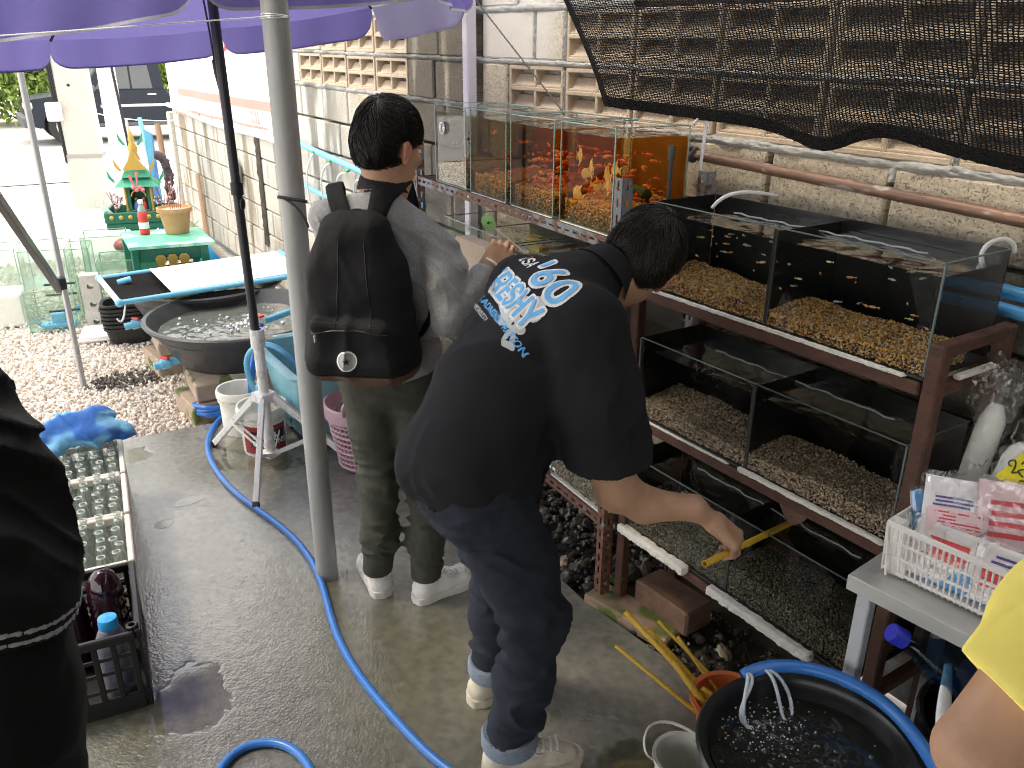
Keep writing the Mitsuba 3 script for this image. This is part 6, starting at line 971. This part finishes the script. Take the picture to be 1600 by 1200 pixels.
    q = d * hs * np.array([.086, .104, .097]) * lift[..., None] + np.array([0, -.02, .045]); q[..., 2] -= .0; low = np.clip(-(q[..., 2] - .0), 0, 1); q[..., 1] += low * .25
    X = c + q @ R.T; off = (.0008 + .0055 * rg.random((N, 1)) * np.sin(tt * 2.6 + .25)) * np.ones((N, 9)); X = h.settle(X, off); ok = (h.cuts(X) < .007)
    w = .0009 + .0011 * rg.random(N)
    for i in range(N):
        k = int(ok[i].argmin()) if not ok[i].all() else 9
        if k >= 3: ms.append(tube(X[i, :k], np.linspace(w[i], w[i] * .25, k), 3, cap=False))
    sk = part(hk, 'strands', J(ms), hairmat, True); stuffpart(sk)
def hand(P, wrist, fore, R, curl, thumb, hold=None, mat_='m_skin', arm=None, flip=1, spread=.0):
    # R columns: x to the thumb side, y along the fingers, z out of the back of the hand
    w = np.asarray(wrist, float); L = lambda p: w + R @ np.asarray(p, float); b = Blob()
    for x, k in ((.030, .012), (.010, .012), (-.010, .012), (-.0295, .012)): b.cap(L((x * .62, .008, 0)), L((x, .082 - abs(x - .009) * .25, .002)), .0175, .0125, .014)
    b.cap(L((.014, .012, -.006)), L((.036, .045, -.012)), .017, .014, .015)
    lens = ((.043, .026, .021), (.047, .029, .022), (.044, .027, .021), (.034, .021, .018)); rs = (.0086, .0088, .0083, .0076)
    for i, x in enumerate((.0305, .0102, -.0102, -.0298)):
        p = np.array([x, .084 - abs(x - .009) * .25, .001]); a = 0; cu = curl[i] if isinstance(curl[0], (tuple, list)) else curl; sp = spread * (x / .027)
        b.cap(L(p + (0, -.002, .003)), L(p + (0, .002, .003)), .0105, k=.005)
        for j in range(3):
            a += cu[j]; d = np.array([math.sin(sp) * math.cos(a), math.cos(sp) * math.cos(a), -math.sin(a)]); q = p + d * lens[i][j]; b.cap(L(p), L(q), rs[i] * (1 - .07 * j), rs[i] * (1 - .07 * (j + 1)), .004); p = q
    p = np.array([.036, .040, -.012]); 
    for j, (d, l, r) in enumerate(thumb): d = np.array(d, float) / np.linalg.norm(d); q = p + d * l; b.cap(L(p), L(q), r, r * .9, .006); p = q
    if arm is not None: b.chain([w + R @ np.array([0, .01, 0])] + [np.asarray(a, float) for a, _ in arm], [.022] + [r for _, r in arm], .02)
    part(P, 'hand' if arm is None else 'forearm', b.mesh(.0028), mat_, True); return b
def shoe(P, heel, yaw, m_, L=.275, pitch=0., dirty=False):
    R = rz(-yaw); h = np.asarray(heel, float); o = lambda p: h + R @ np.asarray(p, float)       # local y to the toe
    ol = sg.Polygon([(.0, -.004), (.028, .004), (.036, .03), (.034, .09), (.046, .17), (.046, .215), (.032, .258), (.006, L), (-.022, L - .012), (-.040, .225), (-.042, .18), (-.034, .09), (-.036, .03), (-.028, .004)]).buffer(-.012, 8).buffer(.018, 8)
    b = Blob().chain([o((0, .035, .045)), o((0, .12, .042)), o((0, .20, .034)), o((.002, .235, .03))], [.036, .036, .036, .029], .02).cap(o((0, .035, .05)), o((0, .05, .088)), .036, .037, .02).cap(o((0, .06, .08)), o((0, .14, .052)), .03, .028, .02)
    b.plane(o((0, 0, .022)), (0, 0, -1)); b.plane(o((0, .05, .095)), R @ np.array([0, -.12, 1])); SK = part(P, 'shoe', b.mesh(.005), m_, True); part(SK, 'sole', mv(prism(ol, .027), o((0, 0, .001)), R), 'm_shoesole' if not dirty else m_, 40)
    part(SK, 'toe_cap', torus(o((0, .226, .032)), .030, .003, 20, 6, R @ rotm((1, 0, 0), -.55)), 'm_shoesole' if not dirty else m_, True)
    b0 = _cp.copy(b); lay = lambda pts, r: tube(b0.settle(curve([o(p) for p in pts], 14), np.full(14, r * .6)), r, 6)
    ms = [lay([(-.032, .125 + .019 * i + .004, .075), (0, .130 + .019 * i, .095), (.032, .123 + .019 * i, .075)], .0036) for i in range(5)] + [lay([(s * .006, .125, .1), (s * .026, .118, .1), (s * .04, .135, .08), (s * .037, .155, .07)], .003) for s in (-1, 1)]
    ms.append(lay([(.018, .10, .09), (.024, .15, .08), (.022, .21, .05)], .002)); ms.append(lay([(-.018, .10, .09), (-.024, .15, .08), (-.022, .21, .05)], .002))
    part(SK, 'laces', J(ms), 'm_lace', True)
import copy as _cp
# ---- standing man with the backpack
G = thing('person', 'man in grey sweater and olive trousers standing with a black backpack, holding a small net', 'person')
f45 = np.array([.707, .707, 0]); r45 = np.array([.80, -.60, 0]); 
head(G, (1.088, 2.322, 1.578), headR(72, -14, 0), [((1.068, 2.32, 1.48), .056), ((1.055, 2.325, 1.44), .062), ((1.055, 2.33, 1.36), .06)], 'm_hair', 3, hs=1.04)
part(G, 'collar', J([lathe([(.066, -.03), (.063, .020), (.067, .028), (.073, .010), (.0775, -.016)], 28, (1.056, 2.322, 1.470), rotm((.6, -.8, 0), -.22))]), 'm_polo', 40)
sw_ = Blob().ell((1.055, 2.36, 1.20), (.175, .125, .30), np.stack([r45, [.6, .8, 0], [0, 0, 1]], 1), .05).cap((.945, 2.435, 1.385), (1.175, 2.265, 1.365), .066, .068, .05).cap((1.055, 2.33, 1.40), (1.055, 2.33, 1.44), .085, .075, .04).ell((1.055, 2.355, .95), (.175, .13, .16), np.stack([r45, [.6, .8, 0], [0, 0, 1]], 1), .05)
sw_.chain([(1.185, 2.25, 1.355), (1.185, 2.185, 1.22), (1.160, 2.13, 1.085)], [.066, .060, .056], .03).chain([(1.160, 2.13, 1.085), (1.235, 2.145, 1.145), (1.30, 2.15, 1.20)], [.056, .047, .038], .010).chain([(.94, 2.44, 1.37), (.93, 2.47, 1.1), (1.05, 2.62, 1.12)], [.062, .052, .045], .03)
_sf = folds(.010, 21, (.6, -.3, .7), 5, .003, 12); sw_.disp = lambda X: _sf(X) * np.clip((1.44 - X[..., 2]) / .08, .05, 1); sw_.plane((1.05, 2.35, .845), (0, 0, -1)).plane((1.055, 2.33, 1.462), (-.1, .2, 1)); sw_.plane((1.318, 2.152, 1.215), (.72, .05, .69)); part(G, 'sweater', sw_.mesh(.0065), 'm_sweater', True)
cu_ = Blob().cap((1.298, 2.150, 1.198), (1.325, 2.151, 1.223), .034, .031); part(G, 'sleeve_cuff', cu_.plane((1.322, 2.152, 1.219), (.72, .05, .69)).mesh(.005), 'm_sweater', True)
pn = Blob().ell((1.05, 2.355, .86), (.155, .115, .12), np.stack([r45, [.6, .8, 0], [0, 0, 1]], 1), .05).chain([(.995, 2.395, .84), (1.00, 2.375, .66), (1.005, 2.36, .47), (.998, 2.375, .24), (.99, 2.39, .11)], [.090, .076, .060, .058, .054], .04).chain([(1.12, 2.305, .84), (1.13, 2.285, .66), (1.135, 2.275, .47), (1.13, 2.27, .24), (1.125, 2.27, .105)], [.090, .076, .060, .058, .056], .04)
pn.disp = lambda X: folds(.010, 27, (.25, .2, .95), 8, .003, 14)(X) * np.clip((.95 - X[..., 2]) / .3, .4, 1); pn.plane((1.0, 2.3, .088), (0, 0, -1)); part(G, 'trousers', pn.mesh(.0065), 'm_olive', True)
shoe(G, (.985, 2.345, .0), 10, 'm_shoe'); shoe(G, (1.07, 2.258, .0), 86, 'm_shoe')
hw = np.array([1.318, 2.151, 1.217]); hy = np.array([.66, .14, .62]); hz = np.array([-.3, -.85, .25]); hy /= np.linalg.norm(hy); hz = hz - hy * (hz @ hy); hz /= np.linalg.norm(hz)
hand(G, hw, None, np.stack([np.cross(hy, hz), hy, hz], 1), [(.55, .9, .5), (.7, 1.0, .6), (.85, 1.05, .6), (.95, 1.1, .6)], [((.25, .75, -.55), .036, .0115), ((-.35, .8, -.5), .03, .0105)], arm=[((1.27, 2.15, 1.175), .028)])
part(G, 'bracelet', torus((1.333, 2.152, 1.231), .0285, .0042, 28, 8, frame((.70, .08, .68)), (1, 1.0, 1)), 'm_white', True)
nt = thing('hand_net', 'small round green fish net on a thin stick in the standing man hand', 'net'); na, nb = np.array([1.405, 2.12, 1.285]), np.array([1.345, 2.19, 1.352]); part(nt, 'stick', rod(na + (na - nb) * .25, nb, .0022, 8), 'm_palewood'); scene['m_netgreen'] = {'type': 'principledthin', 'base_color': C(.30, .55, .22), 'roughness': .6, 'diff_trans': 1.0}
part(nt, 'disc', mv((lambda g: g)(lathe([(0, .008), (.012, .004), (.026, .0), (.027, .0)], 28)), nb, frame((.75, .35, .25), (0, 0, 1)), 1.0), 'm_netgreen', True); part(nt, 'hub', ball(nb, .0045, 1), 'm_black', True)
def onto(b, p, d, off=.001):   # slide points along d until they reach the body's surface
    p = np.array(p, float); d = np.asarray(d, float)
    for _ in range(60): p = p + d * np.clip(b.sdf(p) - off, -.02, .05)[..., None] * .8
    return p
# backpack
PK = thing('backpack', 'black canvas backpack with round star patch worn by the standing man', 'backpack'); bx_ = r45; by_ = -f45; PC = np.array([.932, 2.235, 0])
def K(x, y, z): return PC + bx_ * x * .9 - bx_ * .012 + np.array([-.60, -.80, 0]) * y + np.array([0, 0, z])
pb = Blob()
for x, z0, z1, r in ((-.10, .98, 1.24, .075), (.10, .98, 1.24, .075), (0, .97, 1.33, .085), (-.06, 1.2, 1.36, .06), (.06, 1.2, 1.36, .06), (-.125, .98, 1.08, .055), (.125, .98, 1.08, .055)): pb.cap(K(x, -.01, z0), K(x * .92, -.02, z1), r, r * .85, .05)
pb.cap(K(-.11, .06, .985), K(.11, .06, .985), .055, .055, .03).cap(K(-.10, .055, 1.05), K(.10, .055, 1.05), .045, .045, .03).cap(K(-.12, .085, 1.10), K(.09, .085, 1.085), .020, .020, .02)
_pf = folds(.012, 13, (.8, -.6, .15), 44, .003, 13)
pb.disp = lambda X: _pf(X) + .004 * (1 - 2.4 * np.abs(meshkit.noise(np.stack([((X - PC) @ bx_) * 15, X[..., 2] * 3, X[..., 0] * 0], -1), 4) - .5)) + .004 * 2 * (meshkit.fbm(X * 13, 3, 2) - .45)
low_ = lambda s, z: s.plane((0, 0, z), (0, 0, -1))
pb2 = _cp.deepcopy(pb); pb.plane((0, 0, .952), (.0, .0, -1)); part(PK, 'bag', pb.mesh(.0085), 'm_pack', True); pb2.plane((0, 0, .951), (0, 0, 1)); part(PK, 'leather_base', pb2.mesh(.0085), 'm_leather', True)
def strap_mesh(path, w, th=.007):
    P0 = curve(path, 34); T0 = np.gradient(P0, axis=0); A = np.linspace(-w, w, 7); lay = []
    for off in (.003, .003 + th): 
        sw0 = _cp.copy(sw_); sw0.disp = None
        Q = P0[:, None] + r45[None, None] * A[None, :, None]; Q = sw0.settle(Q, np.full(Q.shape[:-1], off + .007) - .004 * (np.abs(A) > w * .9)[None] * (off > .005)); lay.append(Q)
    V = np.concatenate([lay[1], lay[0][:, ::-1]], 1); n, m = V.shape[:2]; i, j = np.meshgrid(np.arange(n - 1), np.arange(m), indexing='ij'); j2 = (j + 1) % m
    return V.reshape(-1, 3), np.stack([i * m + j, i * m + j2, (i + 1) * m + j2, (i + 1) * m + j], -1).reshape(-1, 4)
for s in (-1, 1):
    part(PK, 'strap', strap_mesh([K(s * .055, -.03, 1.36), K(s * .075, -.08, 1.43), K(s * .10, -.16, 1.46), K(s * .125, -.25, 1.42), K(s * .14, -.30, 1.30)], .030), 'm_pack', True)
zp = np.array([K(x, .17, 1.083 + .012 * math.cos(x * 14)) for x in np.linspace(-.135, .12, 40)]); zp = onto(pb, zp, np.array([.6, .8, 0]), .0015)
part(PK, 'zip', tube(zp, .0028, 6), 'm_blackgloss', True); part(PK, 'zip_pull', box(zp[2] + np.array([-.004, -.006, -.014]), (.006, .004, .024), bev=.001), 'm_silver')
for x in (-.055, .06): sp_ = onto(pb, np.array([K(x * (1 - .3 * t_), .17, 1.10 + .24 * t_) for t_ in np.linspace(0, 1, 24)]), np.array([.6, .8, 0]), .0008); part(PK, 'seam', tube(sp_, .0016, 5), 'm_blackgloss', True)
part(PK, 'grab_loop', tube(curve([K(-.04, -.06, 1.37), K(-.02, -.05, 1.405), K(.02, -.05, 1.405), K(.04, -.06, 1.37)], 16), .010, 8, flat=.4), 'm_pack', True); part(PK, 'side_strap', tube(curve([K(.13, -.02, 1.02), K(.19, -.08, 1.03), K(.20, -.14, 1.09)], 14), .014, 8, flat=.3), 'm_pack', True)
def decal(par, nm, m2, b, org, R, m_, off, e=.012):     # flat print laid on cloth: x,y of the mesh on the plane org,R, pressed along -z
    v, f = sub2(m2, e); P_ = org + np.asarray(v) @ R.T * 1.0; zz = np.asarray(v)[:, 2]; P_ = onto(b, P_ - R[:, 2] * zz[:, None], -R[:, 2], off); part(par, nm, (P_ + R[:, 2] * zz[:, None], f), m_)
pkR = np.stack([bx_, np.cross(np.array([-.6, -.8, 0]), bx_) * 1.0, np.array([-.6, -.8, 0])], 1)
em = K(-.02, .16, 1.003)
star = sg.Polygon([(math.sin(i * math.pi / 5) * (.012 if i % 2 == 0 else .0052), math.cos(i * math.pi / 5) * (.012 if i % 2 == 0 else .0052)) for i in range(10)])
pl_ = lambda g, h=.0004: tm(trimesh.creation.extrude_polygon(g, h))
decal(PK, 'patch', pl_(sg.Point(0, 0).buffer(.030)), pb, em, pkR, 'm_roll', .0012, .01); decal(PK, 'patch_ring', pl_(sg.Point(0, 0).buffer(.0255).difference(star)), pb, em, pkR, 'm_silvergrey', .0022, .01); decal(PK, 'patch_star', pl_(star), pb, em, pkR, 'm_labelblack', .0024, .006)
# ---- man bending over the tanks
B = thing('person', 'man in black printed polo and jeans bending over the tanks with a yellow tube', 'person')
head(B, (1.442, 1.60, 1.330), headR(40, -30, 28), [((1.365, 1.585, 1.305), .058), ((1.315, 1.58, 1.305), .064), ((1.24, 1.58, 1.27), .06)], 'm_hairb', 9, hs=1.12)
tdir = np.array([.62, -.03, .78]); po = Blob().ell((.915, 1.60, .90), (.155, .185, .16), None, .06).ell((1.00, 1.60, 1.06), (.15, .175, .19), rotm((0, 1, 0), .6), .06).ell((1.13, 1.59, 1.205), (.135, .18, .17), rotm((0, 1, 0), .8), .06).cap((1.175, 1.75, 1.275), (1.15, 1.44, 1.27), .072, .075, .06).cap((1.24, 1.59, 1.29), (1.315, 1.585, 1.325), .10, .078, .05)
po.chain([(1.15, 1.43, 1.255), (1.155, 1.40, 1.10), (1.19, 1.385, .93)], [.082, .095, .108], .04).chain([(1.18, 1.76, 1.255), (1.24, 1.80, 1.10), (1.28, 1.80, .95)], [.075, .08, .085], .04)
po.cap((1.03, 1.60, .93), (.96, 1.6, .80), .14, .13, .05)
po.disp = folds(.016, 12, (.75, .5, -.35), 12, .006, 10); po.plane((1.19, 1.385, .925), (.15, -.05, -1)) if 0 else None
po_all = po
def polosdf_cut(): pass
slv = Blob(); slv.p = po.p; slv.disp = po.disp
po.cut = []; _o = po.sdf
def _cutpolo(X):
    d = Blob.sdf(po, X); sl = ((X - np.array([1.19, 1.385, .925])) @ np.array([.10, -.03, -.99])); near = np.linalg.norm((X - np.array([1.18, 1.395, .95]))[..., :2] , axis=-1) - .145
    d = np.maximum(d, np.minimum(sl, np.maximum(-near, -9)) if False else np.where(near < 0, np.maximum(d, sl), d)); hem = (X - np.array([.95, 1.6, .765])) @ np.array([-.28, 0, -.96]); d = np.where(near < 0, d, np.maximum(d, hem)); 
    return np.maximum(d, ((X - np.array([1.325, 1.585, 1.33])) @ np.array([.85, 0, .5])))
po.sdf = _cutpolo; part(B, 'polo_shirt', po.mesh(.0075), 'm_polo', True)
part(B, 'collar', lathe([(.068, -.03), (.064, .02), (.068, .028), (.078, .0), (.088, -.03)], 28, (1.322, 1.583, 1.333), frame((.80, .05, .42), (0, 1, 0))), 'm_polo', 40)
jn = Blob().ell((.915, 1.61, .86), (.13, .165, .13), None, .06).chain([(.915, 1.525, .84), (.975, 1.475, .66), (1.018, 1.435, .48), (.985, 1.442, .30), (.948, 1.452, .10)], [.115, .096, .074, .070, .068], .05).chain([(.93, 1.69, .84), (1.02, 1.70, .65), (1.075, 1.705, .48), (1.07, 1.712, .30), (1.06, 1.72, .10)], [.110, .090, .071, .067, .066], .05)
jn.disp = lambda X: folds(.013, 21, (.3, .15, .95), 21, .003, 12)(X); jn0 = _cp.deepcopy(jn); jn.plane((1, 1.5, .135), (0, 0, -1)); part(B, 'jeans', jn.mesh(.007), 'm_denim', True)
for (x, y, r) in ((.951, 1.451, .077), (1.061, 1.719, .073)): part(B, 'turned_cuff', lathe([(r - .012, .086), (r - .002, .088), (r + .002, .10), (r + .001, .132), (r - .004, .138), (r - .014, .137)], 32, (x, y, 0), None), 'm_cuff', 40)
shoe(B, (.885, 1.475, .0), 112, 'm_shoedirty', dirty=True); shoe(B, (.985, 1.725, .0), 99, 'm_shoedirty', dirty=True)
ra, rb = np.array([1.365, 1.20, .662]), np.array([1.84, 1.312, .566]); rd = (rb - ra) / np.linalg.norm(rb - ra)
yt = thing('yellow_tube', 'yellow tube held in the hand of the bending man', 'tube'); scene[yt] = mikit.ply(lathe([(.0068, 0), (.0088, 0), (.0088, np.linalg.norm(rb - ra)), (.007, np.linalg.norm(rb - ra)), (.0066, .05)][::-1], 18, ra, frame(rb - ra)), 'm_yellowtube', 40)
hy = np.array([.52, -.56, -.62]); hy /= np.linalg.norm(hy); hx = rd - hy * (rd @ hy); hx /= np.linalg.norm(hx); hz = -np.cross(hx, hy); HR = np.stack([hx, hy, hz], 1)
wr = ra + rd * .150 - HR @ np.array([0.004, .098, -.030])
hb_ = hand(B, wr, None, HR, [(.78, 1.05, .6), (.84, 1.1, .6), (.9, 1.1, .6), (.95, 1.05, .5)], [((-.1, .85, -.5), .034, .012), ((-.75, .5, -.45), .03, .0105)], arm=[((wr[0] - .055, wr[1] + .025, wr[2] + .045), .031), ((1.30, 1.362, .772), .046), ((1.225, 1.385, .828), .054), ((1.19, 1.388, .95), .058)])
# print on the back of the polo
bd = np.array([-.62, .0, .78]); px_ = np.array([.10, -.985, .12]); 
def ortho(zv, xv): zv = np.asarray(zv, float) / np.linalg.norm(zv); xv = np.asarray(xv, float); xv = xv - zv * (xv @ zv); xv /= np.linalg.norm(xv); return np.stack([xv, np.cross(zv, xv), zv], 1)
PRT_Z = np.array([-.58, -.10, .80]); PRT_R = ortho(PRT_Z, (.0, -1.0, -.10)) @ rz(-12); PRT_O = np.array([1.085, 1.66, 1.30]) + PRT_Z * .12
mat('m_printblue', (.14, .44, .80), .6); mat('m_printwhite', (.72, .73, .75), .6); mat('m_printgrey', (.50, .52, .53), .6)
def tx(t, h, x, y, bold=True, sk=0., sx=1.0): m = tm(meshkit.text_mesh(t, h, .0004, bold)); v = m[0].copy(); v[:, 0] = v[:, 0] * sx + sk * v[:, 1]; return mv((v, m[1]), (x, y, 0))
def outline(m, w, h=.0003):
    tri = trimesh.Trimesh(*m, process=False); ps = [sg.Polygon(t[:, :2]) for t in tri.triangles if abs(np.cross(t[1, :2] - t[0, :2], t[2, :2] - t[0, :2])) > 1e-9]
    return J([pl_(g, h) for g in (lambda u: list(u.geoms) if hasattr(u, 'geoms') else [u])(so.unary_union(ps).buffer(.0004).buffer(w).simplify(.0006))])
def D(nm, m, m_, off, e=.01): decal(B, nm, m, po_all, PRT_O, PRT_R, m_, off, e)
a60 = tx("'60", .075, .01, .045, sx=1.2); fr_ = tx('FRESHY', .062, -.10, -.04, sk=.1, sx=.86); isa = tx('ISA', .032, -.075, .062, sk=.1)
D('print_outline', outline(a60, .0075), 'm_printwhite', .0012); D('print_outline', outline(fr_, .0065), 'm_printwhite', .0014); D('print_60', a60, 'm_printblue', .0026); D('print_word', fr_, 'm_printblue', .0028); D('print_isa', isa, 'm_printwhite', .002)
spl = sg.Point(.13, -.055).buffer(.042).union(sg.Point(.165, -.02).buffer(.030)).union(sg.Point(.11, -.085).buffer(.022)).union(sg.Polygon([(.10, -.05), (-.04, -.055), (-.09, -.075), (.0, -.07), (.09, -.09)])).union(sg.Point(.175, -.075).buffer(.012)).union(sg.Polygon([(.15, -.08), (.205, -.115), (.185, -.125), (.16, -.105)]).buffer(.006))
for g in (sg.Polygon([(.12, -.03), (.15, -.02), (.15, -.026)]), sg.Polygon([(.11, -.045), (.13, -.05), (.12, -.06)]), sg.Polygon([(.14, -.055), (.17, -.05), (.16, -.06)]), sg.Point(.125, -.075).buffer(.005), sg.Point(.145, -.08).buffer(.004), sg.Polygon([(.165, -.095), (.19, -.112), (.182, -.117)])): spl = spl.difference(g)
from shapely.affinity import translate as _tr; spl = _tr(spl, -.005, .03)
D('print_splash', J([pl_(g) for g in (spl.geoms if hasattr(spl, 'geoms') else [spl])]), 'm_printgrey', .0008)
D('print_line', tx('BUSINESS ADMINISTRATION', .0165, -.165, -.078, sx=1.2), 'm_printblue', .001); D('print_line', tx('MAEJO UNIVERSITY', .0115, -.155, -.100, False, sx=1.3), 'm_printwhite', .001)
# ---- people at the picture edges
Lp = thing('person', 'person in black jacket with two grey hem stripes at the left edge, seen from behind', 'person')
jk = Blob().chain([(-.20, 1.36, 1.46), (-.175, 1.30, 1.28), (-.145, 1.235, 1.12)], [.145, .165, .170], .06).cap((-.115, 1.36, 1.40), (-.07, 1.34, 1.20), .085, .085, .05).cap((-.07, 1.33, 1.20), (-.075, 1.24, 1.14), .085, .08, .05)
jk.disp = folds(.018, 13, (.45, .2, .75), 31, .005, 9); jkn = np.array([-.33, -.12, -.94]); jkp = np.array([.0, 1.16, 1.085]); jk0 = _cp.deepcopy(jk); jk.plane(jkp, jkn); part(Lp, 'jacket', jk.mesh(.008), 'm_jacket', True)
for o in (.012, .027):
    s_ = _cp.deepcopy(jk0); d0 = s_.disp; s_.disp = lambda X, d0=d0: d0(X) + .0025; n_ = jkn / np.linalg.norm(jkn); s_.plane(jkp - n_ * (o - .0045), n_).plane(jkp - n_ * (o + .0045), -n_); part(Lp, 'hem_stripe', s_.mesh(.006), 'm_stripe', True)
tr = Blob().chain([(-.16, 1.24, 1.10), (-.17, 1.23, .95), (-.22, 1.22, .80)], [.165, .165, .15], .06).chain([(-.14, 1.19, .82), (-.13, 1.18, .5), (-.12, 1.2, .06)], [.12, .09, .07], .05).chain([(-.32, 1.24, .82), (-.33, 1.25, .5), (-.33, 1.28, .06)], [.12, .09, .07], .05); tr.disp = folds(.010, 14, (.3, .2, .9), 33, .005, 9); part(Lp, 'trousers', tr.mesh(.011), 'm_jacket', True)
hd = Blob().ell((-.24, 1.42, 1.72), (.085, .10, .12)).cap((-.23, 1.40, 1.55), (-.24, 1.42, 1.66), .06, .055); part(Lp, 'head', hd.mesh(.01), 'm_skin', True); hr = Blob().ell((-.24, 1.41, 1.745), (.095, .11, .115)); part(Lp, 'hair', hr.mesh(.01), 'm_hair', True)
shoe(Lp, (-.13, 1.15, 0), 20, 'm_shoe'); shoe(Lp, (-.34, 1.2, 0), 0, 'm_shoe')
Rp = thing('person', 'person in bright yellow shirt with bent bare elbow at the right edge', 'person')
ar = Blob().chain([(1.03, .30, 1.30), (.945, .30, 1.21), (.845, .315, 1.105)], [.055, .050, .044], .02).chain([(.845, .315, 1.105), (.93, .255, 1.055), (1.06, .20, 1.03)], [.044, .042, .034], .008); part(Rp, 'arm', ar.mesh(.006), 'm_skin', True)
ys = Blob().chain([(1.10, .27, 1.33), (.99, .295, 1.245), (.905, .305, 1.17)], [.085, .076, .073], .04).ell((1.14, .20, 1.15), (.13, .12, .22), None, .06); ys.disp = lambda X: folds(.010, 15, (.6, .3, .3), 41, .003, 12)(X) + .0; sn = np.array([-.62, .25, -.62]); ys.plane((.893, .307, 1.157), sn); 
part(Rp, 'yellow_shirt', ys.mesh(.006), 'm_yellow', True)
lg = Blob().chain([(1.14, .20, 1.0), (1.14, .2, .5), (1.14, .2, .06)], [.14, .10, .07], .05); part(Rp, 'trousers', lg.mesh(.012), 'm_denim', True); part(Rp, 'head', Blob().ell((1.12, .22, 1.60), (.08, .095, .11)).cap((1.12, .22, 1.4), (1.12, .22, 1.55), .06, .055).mesh(.01), 'm_skin', True); part(Rp, 'hair', Blob().ell((1.125, .20, 1.64), (.09, .105, .10)).mesh(.01), 'm_hair', True)
